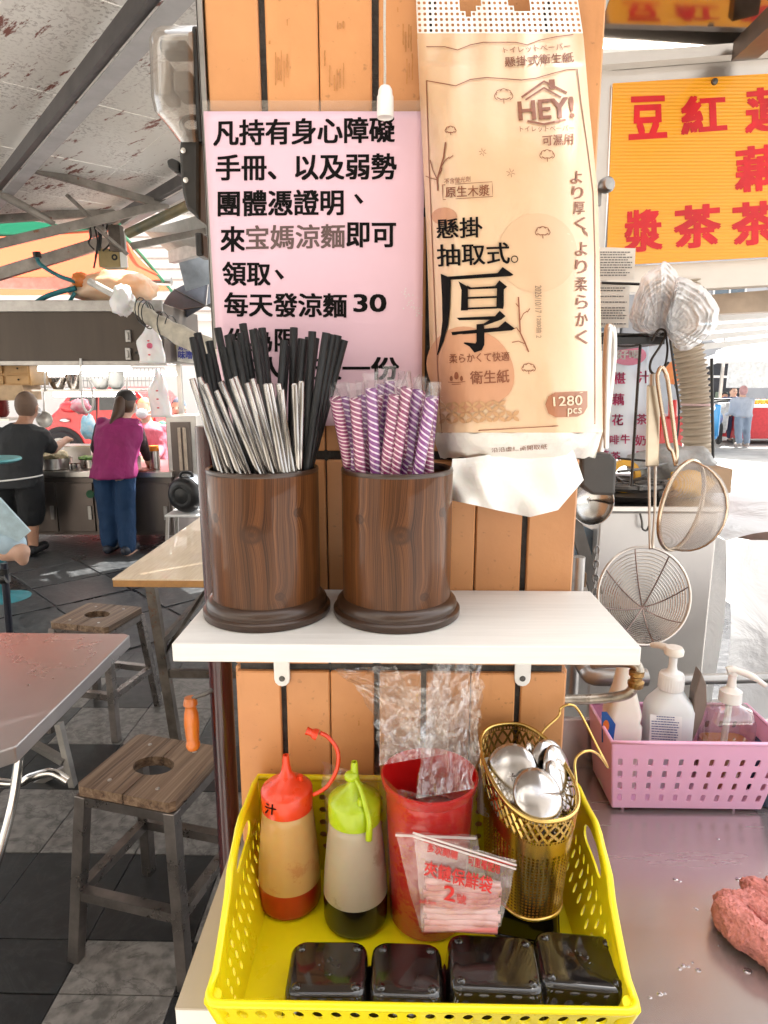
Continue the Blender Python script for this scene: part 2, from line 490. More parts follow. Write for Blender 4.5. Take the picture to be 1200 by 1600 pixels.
# ================= tiled pillar
YW = .68
XL, XR = P(368, 1040, YW).x, P(886, 1040, YW).x
def tile_mat():
    m, t, p, o = newmat('terracotta_tile')
    co = coord(t); oi = N(t, 'ObjectInfo'); va = N(t, 'VectorMath', operation='ADD'); cb = N(t, 'CombineXYZ'); mu = N(t, 'Math', operation='MULTIPLY'); mu.inputs[1].default_value = 50
    t.links.new(oi.outputs['Random'], mu.inputs[0])
    for i in range(3): t.links.new(mu.outputs[0], cb.inputs[i])
    t.links.new(co, va.inputs[0]); t.links.new(cb.outputs[0], va.inputs[1])
    n1 = N(t, 'TexNoise', i_Scale=7, i_Detail=5, i_Roughness=.55); t.links.new(va.outputs[0], n1.inputs[0])
    c = ramp(t, n1.outputs[0], [(.3, (.50, .215, .080)), (.7, (.63, .295, .115))])
    n2 = N(t, 'TexNoise', i_Scale=140, i_Detail=3); t.links.new(va.outputs[0], n2.inputs[0])
    f2 = ramp(t, n2.outputs[0], [(.66, g3(0)), (.74, g3(.5))])
    mx = N(t, 'MixRGB'); t.links.new(f2, mx.inputs[0]); t.links.new(c, mx.inputs[1]); mx.inputs[2].default_value = (.25, .11, .04, 1)
    # faint vertical drips and grease
    mp = N(t, 'Mapping'); mp.inputs['Scale'].default_value = (60, 1, 6); t.links.new(va.outputs[0], mp.inputs[0])
    n3 = N(t, 'TexNoise', i_Scale=1.0, i_Detail=4); t.links.new(mp.outputs[0], n3.inputs[0])
    f3 = ramp(t, n3.outputs[0], [(.62, g3(0)), (.75, g3(.35))])
    mx2 = N(t, 'MixRGB'); t.links.new(f3, mx2.inputs[0]); t.links.new(mx.outputs[0], mx2.inputs[1]); mx2.inputs[2].default_value = (.36, .155, .045, 1)
    h = N(t, 'HueSaturation'); a = N(t, 'MapRange'); a.inputs[3].default_value = .93; a.inputs[4].default_value = 1.06; t.links.new(oi.outputs['Random'], a.inputs[0])
    t.links.new(a.outputs[0], h.inputs['Value']); t.links.new(mx2.outputs[0], h.inputs['Color']); t.links.new(h.outputs[0], p.inputs['Base Color'])
    p.inputs['Roughness'].default_value = .42
    b = N(t, 'Bump'); b.inputs['Strength'].default_value = .12; b.inputs['Distance'].default_value = .002; t.links.new(n2.outputs[0], b.inputs['Height']); t.links.new(b.outputs[0], p.inputs['Normal'])
    return m
tm = tile_mat()
pil = thing('tiled_pillar', 'square pillar clad in tall narrow orange tiles with dark joints', 'pillar', ((XL + XR) / 2, YW + .17, 0))
obj('pillar_core', MB().box(XL + .004, YW + .006, 0, XR - .004, YW + .34, 3.1), grout, pil)
pitch = (XR - XL) / 7
gaps = [.0065, .0012, .0065, .0062, .0012, .0065]
tileH, rowP = .2265, .236
def tile_mesh(w_):
    b = MB().box(-w_ / 2, -.005, -tileH / 2, w_ / 2, .005, tileH / 2)
    me = b.mesh('tile', tm); bm = bmesh.new(); bm.from_mesh(me)
    bmesh.ops.bevel(bm, geom=list(bm.edges), offset=.0014, segments=1, affect='EDGES'); bm.to_mesh(me); bm.free(); return me
TM = {}
def put_tile(x, y, z, w_, rz=0):
    k = round(w_, 4)
    if k not in TM: TM[k] = tile_mesh(k)
    o = bpy.data.objects.new('tile', TM[k]); COL.objects.link(o); o.parent = pil
    o.matrix_parent_inverse = Matrix.Translation(pil.location).inverted()
    o.location = (x, y, z); o.rotation_euler = (rnd.uniform(-.004, .004), rnd.uniform(-.003, .003), rz)
zj = ZC - .0777
for r in range(-6, 8):
    zc = zj + rowP * (r + .5)
    if zc < .1 or zc > 3.05: continue
    for k in range(7):
        a = XL + k * pitch + (gaps[k - 1] / 2 if k else 0); b = XL + (k + 1) * pitch - (gaps[k] / 2 if k < 6 else 0)
        put_tile((a + b) / 2, YW + .005 + rnd.uniform(-.0005, .0005), zc, b - a)
    for k in range(6):
        yy = YW + .012 + .0545 * (k + .5)
        if yy + .027 > YW + .345: continue
        put_tile(XL + .001, yy, zc, .0515, pi / 2); put_tile(XR - .001, yy, zc, .0515, pi / 2)
# old glue marks left on the tiles
gl = MB()
for (x, y, w_, h_) in ((440, 108, 22, 62), (532, 40, 14, 20), (448, 34, 3, 12), (421, 66, 4, 8), (508, 90, 4, 34), (515, 118, 3, 40), (527, 124, 3, 38), (534, 118, 9, 44), (522, 130, 3, 30), (636, 60, 16, 50), (640, 110, 12, 55), (621, 15, 6, 10), (560, 1130, 3, 10)):
    # thin runs and ragged flecks rather than one patch
    n_ = max(1, int(w_ / 4))
    for q_ in range(n_):
        xc = x - w_ / 2 + w_ * (q_ + .5) / n_ + rnd.uniform(-.8, .8); hw = rnd.uniform(.7, 1.9); y0 = y - h_ / 2 * rnd.uniform(.4, 1); y1 = y + h_ / 2 * rnd.uniform(.4, 1); K = 8
        L_ = [(xc - hw * rnd.uniform(.4, 1), y0 + (y1 - y0) * k / K) for k in range(K + 1)]; R_ = [(xc + hw * rnd.uniform(.4, 1), y0 + (y1 - y0) * k / K) for k in range(K, -1, -1)]
        gl.poly([P(a, b, YW - .0013 - q_ * .00002) for a, b in L_ + R_])
obj('glue_residue', gl, mat('glue_residue', (.55, .25, .085), .22, 0, var=.14, sc=60, bump=.2), pil)
# steel angle and dark red pole on the left corner
angle = tag(obj('corner_angle', MB().box(XL - .007, YW - .003, ZC + .03, XL - .001, YW + .001, 3.0).box(XL - .007, YW - .003, ZC + .03, XL - .005, YW + .03, 3.0), steel_dull, bev=.0006), 'thin steel angle strip running up the left corner of the orange tiled pillar', 'metal strip')
px_ = P(352, 1190, .715)
redlac = mat('dark_red_lacquer', (.055, .006, .006), .22, 0, var=.5, sc=18, coat=.4, stretch=(1, 1, .15), bump=.15)
pole = thing('awning_pole', 'glossy dark red pole standing against the pillar left corner under the shelf', 'pole', (px_.x, .715, 0))
obj('pole_tube', MB().tube([(px_.x, .715, z) for z in (.01, .4, .8, ZC - .31, ZC - .302, ZC - .29, ZC - .28, ZC - .05)], [.0135, .0135, .0135, .0135, .0152, .0152, .0135, .0135], 20), redlac, pole, smooth='auto')
obj('pole_foot', MB().lathe([(.001, 0.0), (.03, 0.0), (.03, .004), (.0138, .01)], (px_.x, .715, .005), 20), steel_dark, pole)
# crank with an orange wooden handle
ck = thing('awning_crank', 'awning crank with turned orange wooden handle on a bent rod beside the dark red pole', 'crank', P(302, 1170, .70))
obj('rod', MB().tube(smooth([P(345, 1070, .715), P(322, 1083, .70), P(306, 1089, .70), P(302, 1100, .70), P(302, 1168, .70)]), .0028, 8), steel_dark, ck, smooth='auto')
ht = P(301, 1090, .70).z; hb = P(302, 1170, .70).z; H = ht - hb
prof = [(.0001, 0), (.006, 0), (.0078, .06), (.0078, .13), (.0066, .16), (.0076, .3), (.0083, .5), (.0076, .7), (.006, .80), (.0062, .84), (.0078, .87), (.0074, .93), (.0062, 1), (.0001, 1)]
obj('grip', MB().lathe([(r * 1.05, h * H) for r, h in prof], P(302, 1170, .70), 20), mat('orange_wood', (.62, .16, .018), .3, 0, var=.2, sc=20, coat=.5), ck, smooth='auto')

# ================= white shelf
ZS = ZC - .222; YF = .527
sx0, sx1 = P(268, 1008, YF).x, P(1003, 1008, YF).x
def paint_wood(name, c1, c2, axis=0):
    m, t, p, o = newmat(name)
    st = [60, 60, 60]; st[axis] = 3.5
    co = coord(t, st); n1 = N(t, 'TexNoise', i_Scale=2.2, i_Detail=7, i_Roughness=.6); t.links.new(co, n1.inputs[0])
    c = ramp(t, n1.outputs[0], [(.35, c1), (.6, c2)]); t.links.new(c, p.inputs['Base Color'])
    p.inputs['Roughness'].default_value = .42
    b = N(t, 'Bump'); b.inputs['Strength'].default_value = .35; b.inputs['Distance'].default_value = .0015; t.links.new(n1.outputs[0], b.inputs['Height']); t.links.new(b.outputs[0], p.inputs['Normal'])
    return m
shw = paint_wood('white_woodgrain_laminate', (.66, .64, .61), (.72, .70, .67))
sh = thing('wall_shelf', 'white wood grain shelf fixed to the orange tiled pillar', 'shelf', ((sx0 + sx1) / 2, .60, ZS - .0166))
obj('board', MB().box(sx0, YF, ZS - .0166, sx1, YW - .0015, ZS), shw, sh, bev=.0012)
for bx in (441, 816):
    c = P(bx, 1060, .677); zb = P(bx, 1073, .675).z; W = .0088; zt = ZS - .0169
    pts = [(c.x - W, zt), (c.x - W, zb + W)] + [(c.x - W * cos(a), zb + W - W * sin(a)) for a in (pi / 6, pi / 3, pi / 2, 2 * pi / 3, 5 * pi / 6)] + [(c.x + W, zb + W), (c.x + W, zt)]
    mb = MB().poly([(x, YW - .0052, z) for x, z in pts], (0, .0042, 0))
    mb.box(c.x - W, YF + .012, zt - .0025, c.x + W, YW - .0052, zt)
    bk = obj('bracket', mb, whiteplastic, sh, bev=.0012, fix=True)
    sc_ = MB().lathe([(.0001, .0016), (.0028, .0013), (.0034, 0)], (c.x, YW - .0052, zb + .0095), 14, ax=(0, -1, 0))
    s_ = obj('screw', sc_, steel_dark, sh, smooth='auto')

# ================= wooden canisters
def canister_mat():
    m, t, p, o = newmat('varnished_pine_print')
    tc = N(t, 'TexCoord'); sp = N(t, 'SeparateXYZ'); t.links.new(tc.outputs['Object'], sp.inputs[0])
    at = N(t, 'Math', operation='ARCTAN2'); t.links.new(sp.outputs[1], at.inputs[0]); t.links.new(sp.outputs[0], at.inputs[1])
    cb = N(t, 'CombineXYZ'); t.links.new(at.outputs[0], cb.inputs[0]); t.links.new(sp.outputs[2], cb.inputs[2])
    # arched grain: angle warped by knots
    mp = N(t, 'Mapping'); mp.inputs['Scale'].default_value = (1.1, 1, 7); t.links.new(cb.outputs[0], mp.inputs[0])
    wn = N(t, 'TexNoise', i_Scale=1.4, i_Detail=2, i_Roughness=.4); t.links.new(mp.outputs[0], wn.inputs[0])
    ad = N(t, 'Math', operation='MULTIPLY_ADD'); t.links.new(wn.outputs[0], ad.inputs[0]); ad.inputs[1].default_value = .20; t.links.new(at.outputs[0], ad.inputs[2])
    # knots
    kn = None
    dist_all = None
    for (ka, kz, ks) in ((-1.6, .088, 1), (-.75, .105, .5), (-2.35, .1, .5), (-1.15, .03, .45), (1.4, .08, 1)):
        a1 = N(t, 'Math', operation='SUBTRACT'); t.links.new(at.outputs[0], a1.inputs[0]); a1.inputs[1].default_value = ka
        a2 = N(t, 'Math', operation='MULTIPLY'); t.links.new(a1.outputs[0], a2.inputs[0]); a2.inputs[1].default_value = .052 / (.009 * ks)
        z1 = N(t, 'Math', operation='SUBTRACT'); t.links.new(sp.outputs[2], z1.inputs[0]); z1.inputs[1].default_value = kz
        z2 = N(t, 'Math', operation='MULTIPLY'); t.links.new(z1.outputs[0], z2.inputs[0]); z2.inputs[1].default_value = 1 / (.0075 * ks)
        c1 = N(t, 'CombineXYZ'); t.links.new(a2.outputs[0], c1.inputs[0]); t.links.new(z2.outputs[0], c1.inputs[1])
        ln = N(t, 'VectorMath', operation='LENGTH'); t.links.new(c1.outputs[0], ln.inputs[0])
        e = N(t, 'Math', operation='POWER'); e.inputs[0].default_value = .55; t.links.new(ln.outputs['Value'], e.inputs[1])
        # keep the strongest
        if dist_all is None: dist_all = e.outputs[0]
        else:
            mxx = N(t, 'Math', operation='MAXIMUM'); t.links.new(dist_all, mxx.inputs[0]); t.links.new(e.outputs[0], mxx.inputs[1]); dist_all = mxx.outputs[0]
    ad2 = N(t, 'Math', operation='MULTIPLY_ADD'); t.links.new(dist_all, ad2.inputs[0]); ad2.inputs[1].default_value = .14; t.links.new(ad.outputs[0], ad2.inputs[2])
    fr = N(t, 'CombineXYZ'); t.links.new(ad2.outputs[0], fr.inputs[0]); t.links.new(sp.outputs[2], fr.inputs[1])
    m2 = N(t, 'Mapping'); m2.inputs['Scale'].default_value = (85, 6, 1); t.links.new(fr.outputs[0], m2.inputs[0])
    n1 = N(t, 'TexNoise', i_Scale=1, i_Detail=6, i_Roughness=.6); t.links.new(m2.outputs[0], n1.inputs[0])
    m3 = N(t, 'Mapping'); m3.inputs['Scale'].default_value = (3.5, 1.5, 1); t.links.new(fr.outputs[0], m3.inputs[0])
    n2 = N(t, 'TexNoise', i_Scale=1, i_Detail=3); t.links.new(m3.outputs[0], n2.inputs[0])
    c = ramp(t, n1.outputs[0], [(.30, (.020, .006, .0022)), (.43, (.072, .025, .0085)), (.56, (.125, .047, .0155)), (.72, (.20, .082, .029))])
    c2 = ramp(t, n2.outputs[0], [(.3, g3(.45)), (.65, g3(1.1))])
    mx = N(t, 'MixRGB', blend_type='MULTIPLY'); mx.inputs[0].default_value = 1; t.links.new(c, mx.inputs[1]); t.links.new(c2, mx.inputs[2])
    kf = ramp(t, dist_all, [(.45, g3(0)), (.56, g3(.9)), (.75, g3(.5)), (.9, g3(.95))])
    mk = N(t, 'MixRGB'); t.links.new(kf, mk.inputs[0]); t.links.new(mx.outputs[0], mk.inputs[1]); mk.inputs[2].default_value = (.045, .017, .007, 1)
    t.links.new(mk.outputs[0], p.inputs['Base Color'])
    p.inputs['Roughness'].default_value = .3; p.inputs['Coat Weight'].default_value = .45; p.inputs['Coat Roughness'].default_value = .05; p.inputs['Coat IOR'].default_value = 1.38; p.inputs['Specular IOR Level'].default_value = .12
    return m
cw = canister_mat()
cbase = mat('brown_plastic_base', (.045, .021, .011), .33, 0, var=.15, sc=8, coat=.3)
YC = .6115
def canister(pxc, label, rz):
    c = P(pxc, 970, YC); c.z = ZS
    t = thing('straw_canister', label, 'canister', c, rz, 'wood print canisters on the white shelf')
    H = .140
    pr = [(.0001, .012), (.049, .012), (.0515, .010)]
    o = obj('body', MB().lathe([(.0515, .014), (.0518, .05), (.0520, H - .003), (.0514, H), (.0490, H), (.0484, H - .003), (.0484, .014), (.0001, .014)], (0, 0, 0), 64), cw, t, smooth='auto', world=False)
    obj('foot_ring', MB().lathe([(.0001, .0005), (.0605, .0005), (.0612, .002), (.0612, .0065), (.0600, .0078), (.0580, .0085), (.0578, .0098), (.0583, .0110), (.0575, .0140), (.0555, .0165), (.0530, .0180), (.0516, .0185)], (0, 0, 0), 64), cbase, t, smooth='auto', world=False)
    obj('rim_ring', MB().lathe([(.0520, H - .0025), (.0524, H - .001), (.0519, H + .0012), (.0500, H + .0018), (.0484, H + .0005), (.0482, H - .004)], (0, 0, 0), 64), cbase, t, smooth='auto', world=False)
    return t, c
c1, k1 = canister(419, 'wood grain canister packed with black and steel straws', 0)
c2_, k2 = canister(619.5, 'wood grain canister holding the purple striped wrapped straws', R(5))

# straws
def straw_mesh(name, r, L, m, th=.0004, n=12):
    mb = MB().lathe([(r - th, 0), (r, 0), (r, L), (r - th, L), (r - th, 0)], (0, 0, 0), n)
    return mb.mesh(name, m, True)
metal_s = mat('straw_steel', (.34, .32, .30), .14, 1, var=.0, sc=40, rvar=0)
black_s = mat('straw_black', (.008, .008, .008), .5, 0, var=.2, sc=40)
def seat_in(px, py, Y, kc):
    # slide the crossing point back along its line of sight until it lies inside the mouth
    for _ in range(80):
        p_ = P(px, py, Y)
        if math.hypot(p_.x - kc.x, p_.y - kc.y) < .0445: break
        Y += .001 if p_.y < kc.y else -.001
    return p_
def place_straw(name, me, top, rim, L, label, cat, group, kc):
    d = (rim - top).normalized()
    bot = top + d * L
    # keep the lower end inside the canister
    Lz = L
    for _ in range(60):
        bot = top + d * Lz
        rr = math.hypot(bot.x - kc.x, bot.y - kc.y)
        if bot.z > ZS + .016 and rr < .0465: break
        Lz -= .004
    else: print('straw outside', name, label[:20])
    o = bpy.data.objects.new(name, me); COL.objects.link(o)
    o.rotation_euler = (-d).to_track_quat('Z', 'Y').to_euler(); o.location = top + d * L if False else bot
    o.scale = (1, 1, Lz / L)
    return tag(o, label, cat, group)
mme = {}
Lm = .215
metal_me = straw_mesh('metal_straw', .0027, Lm, metal_s)
metals = [((0, 575), (135, 1010)), ((8, 605), (160, 1015)), ((35, 568), (190, 1025)), ((60, 600), (225, 1028)), ((45, 590), (250, 1020)), ((115, 630), (272, 1030)), ((135, 588), (318, 1025)), ((185, 575), (330, 1005)), ((203, 565), (366, 1025)), ((258, 595), (372, 1000)), ((283, 575), (400, 1000)), ((300, 602), (408, 1015)), ((345, 600), (424, 1012)), ((365, 598), (440, 1010)), ((405, 598), (474, 1015)), ((480, 602), (497, 1010)), ((512, 590), (505, 1000)), ((420, 625), (452, 1000))]
for i, (a, b) in enumerate(metals):
    f = (i % 3) * .012
    top = P(300 + a[0] / 3, 400 + a[1] / 3, .566 + f); rim = P(300 + b[0] / 3, 400 + b[1] / 3, .575 + f)
    if i >= 12: top = P(300 + a[0] / 3, 400 + a[1] / 3, .558 + f * .5); rim = P(300 + b[0] / 3, 400 + b[1] / 3, .570 + f * .5)
    rim = seat_in(300 + b[0] / 3, 400 + b[1] / 3, rim.y, k1); ms_ = (ms_ if i else []) + [None]; ms_[-1] = place_straw('metal_straw', metal_me, top, rim, Lm, 'slim steel drinking straw standing in the left wood grain canister', 'straw', 'steel straws in the left canister', k1)
Lb = .27
black_me = straw_mesh('black_straw', .0037, Lb, black_s)
blacks = [((5, 382), (120, 1000)), ((25, 362), (175, 1000)), ((80, 400), (215, 1000)), ((120, 338), (255, 1000)), ((168, 372), (290, 1000)), ((180, 368), (300, 1000)), ((228, 362), (330, 1000)), ((238, 318), (355, 1000)), ((205, 400), (320, 1000)), ((285, 346), (385, 1000)), ((303, 352), (395, 1000)), ((328, 338), (400, 1000)), ((433, 396), (392, 1000)), ((442, 420), (405, 1000)), ((478, 336), (462, 1000)), ((515, 388), (440, 1000)), ((527, 392), (470, 1000)), ((548, 382), (480, 1000)), ((564, 354), (538, 1000)), ((580, 385), (500, 1000)), ((630, 360), (535, 1000)), ((658, 368), (545, 1000)), ((684, 372), (550, 1000)), ((714, 394), (552, 990)), ((150, 430), (270, 1000)), ((75, 460), (180, 1000)), ((255, 410), (350, 1000))]
for i, (a, b) in enumerate(blacks):
    f = (i % 4) * .009
    top = P(300 + a[0] / 3, 400 + a[1] / 3, .622 + f - .006); rim = P(300 + b[0] / 3, 400 + b[1] / 3, .606 + f)
    if i in (18, 20, 21, 22, 23): top = P(300 + a[0] / 3, 400 + a[1] / 3, .600 + f * .6); rim = P(300 + b[0] / 3, 400 + b[1] / 3, .590 + f)
    rim = seat_in(300 + b[0] / 3, 400 + b[1] / 3, rim.y, k1); bs2 = (bs2 if i else []) + [None]; bs2[-1] = place_straw('black_straw', black_me, top, rim, Lb, 'black plastic drinking straw standing in the left wood grain canister', 'straw', 'black straws in the left canister', k1)
rank(ms_, 'slim steel straw in the left canister, %s from the left among the steel straw tips', lambda o: (o.matrix_basis @ V((0, 0, Lm))).x)
rank(bs2, 'black plastic straw in the left canister, %s from the left among the black tips', lambda o: (o.matrix_basis @ V((0, 0, Lb))).x)
def stripe_mat(name, c1, c2, tw, sz):
    m, t, p, o = newmat(name)
    tc = N(t, 'TexCoord'); sp = N(t, 'SeparateXYZ'); t.links.new(tc.outputs['Object'], sp.inputs[0])
    at = N(t, 'Math', operation='ARCTAN2'); t.links.new(sp.outputs[1], at.inputs[0]); t.links.new(sp.outputs[0], at.inputs[1])
    a = N(t, 'Math', operation='MULTIPLY'); t.links.new(at.outputs[0], a.inputs[0]); a.inputs[1].default_value = tw
    z = N(t, 'Math', operation='MULTIPLY_ADD'); t.links.new(sp.outputs[2], z.inputs[0]); z.inputs[1].default_value = sz; t.links.new(a.outputs[0], z.inputs[2])
    s = N(t, 'Math', operation='SINE'); t.links.new(z.outputs[0], s.inputs[0])
    c = ramp(t, s.outputs[0], [(.0, c1), (.17, c1), (.25, c2), (1, c2)])
    t.links.new(c, p.inputs['Base Color']); p.inputs['Roughness'].default_value = .3; p.inputs['Coat Weight'].default_value = .3
    s.use_clamp = False
    mr = N(t, 'MapRange'); mr.inputs[1].default_value = -1; mr.inputs[2].default_value = 1; t.links.new(s.outputs[0], mr.inputs[0])
    t.links.new(mr.outputs[0], t.nodes[[n.name for n in t.nodes if n.type == 'VALTORGB'][0]].inputs[0])
    return m
pst = [stripe_mat('purple_stripe', (.82, .62, .66), (.24, .004, .10), 3, 1350), stripe_mat('violet_stripe', (.82, .68, .78), (.20, .012, .21), 3, 1150)]
wrap = film('straw_wrap', gloss=.10, rough=.06, bs=150, bump=.9, body=.01)
Lp = .20
p_me = [straw_mesh('purple_straw', .0051, Lp, pst[0], .0005, 16), straw_mesh('purple_straw', .0051, Lp, pst[1], .0005, 16)]
def wrapper_mesh(seed):
    rr = random.Random(seed)
    def fn(u, v):
        a = 2 * pi * u; z = -.002 + v * (Lp + .016)
        r = .0057
        over = max(0, z - Lp)
        if over > 0:
            q = min(1, over / .012); wx = .0057 * (1 + .25 * q); wy = .0057 * (1 - .85 * q) + .0007 * sin(9 * a + seed)
        else: wx = wy = r
        j = .0005 * noise.noise(V((cos(a) * 2, sin(a) * 2, z * 90 + seed)))
        return V((cos(a) * (wx + j), sin(a) * (wy + j), z + (.002 * noise.noise(V((u * 9, seed, 1))) if over > .008 else 0)))
    return MB().grid(fn, 18, 40).mesh('straw_wrapper', wrap, True)
wmes = [wrapper_mesh(i) for i in range(3)]
purples = [((672, 655), (738, 1000), 0), ((712, 650), (765, 1000), 1), ((765, 655), (790, 1005), 0), ((800, 640), (830, 1000), 2), ((872, 640), (822, 1010), 1), ((890, 590), (865, 1000), 2), ((948, 640), (905, 1018), 0), ((925, 575), (920, 1000), 2), ((1005, 605), (950, 1015), 0), ((1058, 615), (1000, 1012), 1), ((1068, 625), (1060, 1005), 2), ((1120, 655), (1060, 1010), 0), ((1100, 700), (1108, 1000), 1), ((1132, 645), (1100, 990), 2), ((985, 600), (1010, 1000), 1), ((840, 610), (860, 1000), 0)]
for i, (a, b, l) in enumerate(purples):
    yt = .580 + l * .016
    top = P(300 + a[0] / 3, 404 + a[1] / 3, yt); rim = P(300 + b[0] / 3, 400 + b[1] / 3, .590 + l * .014)
    t = thing('wrapped_straw', 'fat purple and white striped straw in clear wrapper in the right canister', 'straw', group='wrapped striped straws in the right canister')
    rim = seat_in(300 + b[0] / 3, 400 + b[1] / 3, rim.y, k2); d = (rim - top).normalized(); L = Lp; bot = top + d * L
    for _ in range(60):
        bot = top + d * L
        if bot.z > ZS + .018 and math.hypot(bot.x - k2.x, bot.y - k2.y) < .042: break
        L -= .004
    t.location = bot; t.rotation_euler = (-d).to_track_quat('Z', 'Y').to_euler()
    t.scale = (1, 1, L / Lp); ps2 = (ps2 if i else []) + [t]
    o = bpy.data.objects.new('straw_tube', p_me[i % 2]); COL.objects.link(o); o.parent = t; o.rotation_euler = (0, 0, i * 1.1)
    o = bpy.data.objects.new('wrapper', wmes[i % 3]); COL.objects.link(o); o.parent = t; o.rotation_euler = (0, 0, (i * 41 % 7 - 3) * .2)

rank(ps2, 'purple and white striped straw in clear wrapper, %s from the left in the right canister', lambda o: (o.matrix_basis @ V((0, 0, Lp))).x)
# ================= pink sign
SY = .6745
pink = mat('pink_paper', (.70, .47, .56), .5, 0, var=.03, sc=5, coat=.25)
sg = thing('pink_notice', 'laminated pink notice with bold black lettering taped to the tiled pillar', 'notice', P(490, 665, SY))
def sign_surf(px, py, l=0):
    p = P(px, py, SY); b = .0012 * sin((px - 320) / 340 * pi * 2.2) + .0015 * noise.noise(V((px * .006, py * .006, 0)))
    return P(px, py, SY - .001 - abs(b) * .6 - l)
def sgrid(x0, x1, y0, y1, l):
    # straight left edge follows the pillar; right edge vertical in the place
    def fn(u, v):
        py = y0 + (y1 - y0) * v; xl = x0 + (py - 175) * .056; xr = x1 + (py - 175) * -.012
        return sign_surf(xl + (xr - xl) * u, py, l)
    return fn
obj('paper', MB().grid(sgrid(318, 664, 174, 665, 0), 24, 30), pink, sg, smooth=True, sol=.0003)
obj('laminate_edge', MB().grid(sgrid(317, 664, 157, 174, .0), 12, 2), film('laminate', gloss=.1, rough=.15, bump=.05, body=.16, white=(.7, .6, .5)), sg, smooth=True)
tx = MB(); gx = MB()
lines = [('凡持有身心障礙', 333, 184, 617, 226, 3), ('手冊、以及弱勢', 337, 240, 620, 282, 1), ('團體憑證明', 340, 296, 537, 338, 1), ('領取', 347, 408, 423, 447, 0), ('每天發涼麵', 350, 457, 542, 496, -1), ('30', 552, 459, 604, 488, 0), ('份為限', 352, 512, 464, 550, 0), ('每人一天一份', 355, 557, 624, 594, 0)]
for b, x0, y0, x1, y1, sl_ in lines:
    write(tx, b, ((x0, y0 + sl_), (x1, y0 - sl_), (x1, y1 - sl_), (x0, y1 + sl_)), sign_surf, off=.032, lift=.0006)
write(tx, '來', (344, 353, 383, 394), sign_surf, off=.032, lift=.0006)
write(tx, '即可', (541, 347, 619, 387), sign_surf, off=.032, lift=.0006)
write(gx, '宝媽涼麵', ((384, 352), (539, 349), (539, 388), (384, 391)), sign_surf, off=.024, lift=.0006)
for cx, cy in ((562, 313), (438, 431)):
    tx.poly([sign_surf(a, b, .0006) for a, b in ((cx - 9, cy - 8), (cx - 5, cy - 10), (cx + 6, cy + 2), (cx + 1, cy + 6))][::-1])
obj('lettering', tx, ink, sg); obj('faded_lettering', gx, mat('faded_ink', (.12, .075, .07), .5), sg)
# flaking tape marks
tp = MB()
for i in range(46):
    a = rnd.random(); x = 632 + a * 22 + rnd.gauss(0, 3); y = 460 + a * 28 + rnd.gauss(0, 7); s = rnd.uniform(.6, 1.8)
    tp.poly([sign_surf(x + s * cos(k * 2.1 + i), y + s * sin(k * 2.1 + i), .0007) for k in range(3)])
obj('tape_residue', tp, mat('tape_flakes', (.8, .78, .76), .3), sg)

# ================= pull cord with white bell
cord = thing('pull_cord', 'white twisted pull cord ending in a small white plastic bell', 'pull cord', P(601, 185, .655))
tpc = P(601, 150, .655); top_ = V((P(603, 0, .655).x, .655, 2.6))
obj('cord', MB().tube([tpc.lerp(top_, i / 40) + V((.0003 * sin(i * 1.9), .0003 * cos(i * 1.9), 0)) for i in range(41)], .0013, 6), mat('cord_cotton', (.72, .68, .62), .8, bump=.6, bs=900), cord)
bb = P(602, 184, .655)
obj('bell', MB().lathe([(.0001, .0022), (.0062, .0015), (.0074, 0), (.0076, .002), (.0074, .017), (.0066, .0185), (.0062, .0225), (.0045, .0255), (.002, .0265), (.0001, .0265)], bb, 24), whiteplastic, cord, smooth='auto')
# ================= hanging tissue pack
def lerp_tab(tab, y):
    if y <= tab[0][0]: return tab[0][1] + (y - tab[0][0]) * (tab[1][1] - tab[0][1]) / (tab[1][0] - tab[0][0])
    for a, b in zip(tab, tab[1:]):
        if y <= b[0]: return a[1] + (b[1] - a[1]) * (y - a[0]) / (b[0] - a[0])
    return tab[-1][1]
BL_ = [(-60, 648), (0, 650), (150, 656), (400, 668), (560, 672), (692, 680), (716, 688)]
BR_ = [(-60, 896), (0, 903), (60, 912), (180, 922), (300, 934), (450, 938), (600, 941), (675, 942), (716, 930)]
def bag_T(py):
    t = max(0, min(1, (py + 60) / 330)); t = t * t * (3 - 2 * t)
    b = max(0, min(1, (716 - py) / 40)) ** .5
    return (.012 + .062 * t) * (.5 + .5 * b)
def bag(px, py, l=0):
    u = (px - lerp_tab(BL_, py)) / (lerp_tab(BR_, py) - lerp_tab(BL_, py)); u = max(-.02, min(1.02, u))
    q = 1 - abs(2 * u - 1) ** (5 if py > 100 else 3)
    wv = 0
    if py < 230:   # gathered folds near the handle
        k = min(1, (230 - py) / 150)
        wv = k * (.006 * sin(u * 13 + .4) * (.4 + .6 * u) + .003 * sin(u * 31 + py * .01))
    l *= 1.6
    cr = .0020 * noise.noise(V((px * .012, py * .010, 0))) + .0005 * noise.noise(V((px * .03, py * .018, 5)))
    if py > 560 and px > 780: cr += .005 * max(0, 1 - abs((px - 868) + (py - 640) * -.12) / 26) * min(1, (py - 560) / 90)
    if py > 640 and px < 760: cr += .003 * max(0, 1 - abs((px - 700)) / 18)
    return P(px, py, SY - .004 - bag_T(py) * max(0, q) - wv - cr - l)
bagm, t, p, o = newmat('printed_film')
co = coord(t)
nz = N(t, 'TexNoise', i_Scale=9, i_Detail=4); t.links.new(co, nz.inputs[0])
t.links.new(ramp(t, nz.outputs[0], [(.3, (.61, .405, .245)), (.7, (.70, .495, .32))]), p.inputs['Base Color'])
p.inputs['Roughness'].default_value = .34; p.inputs['Coat Weight'].default_value = .35; p.inputs['Coat Roughness'].default_value = .2
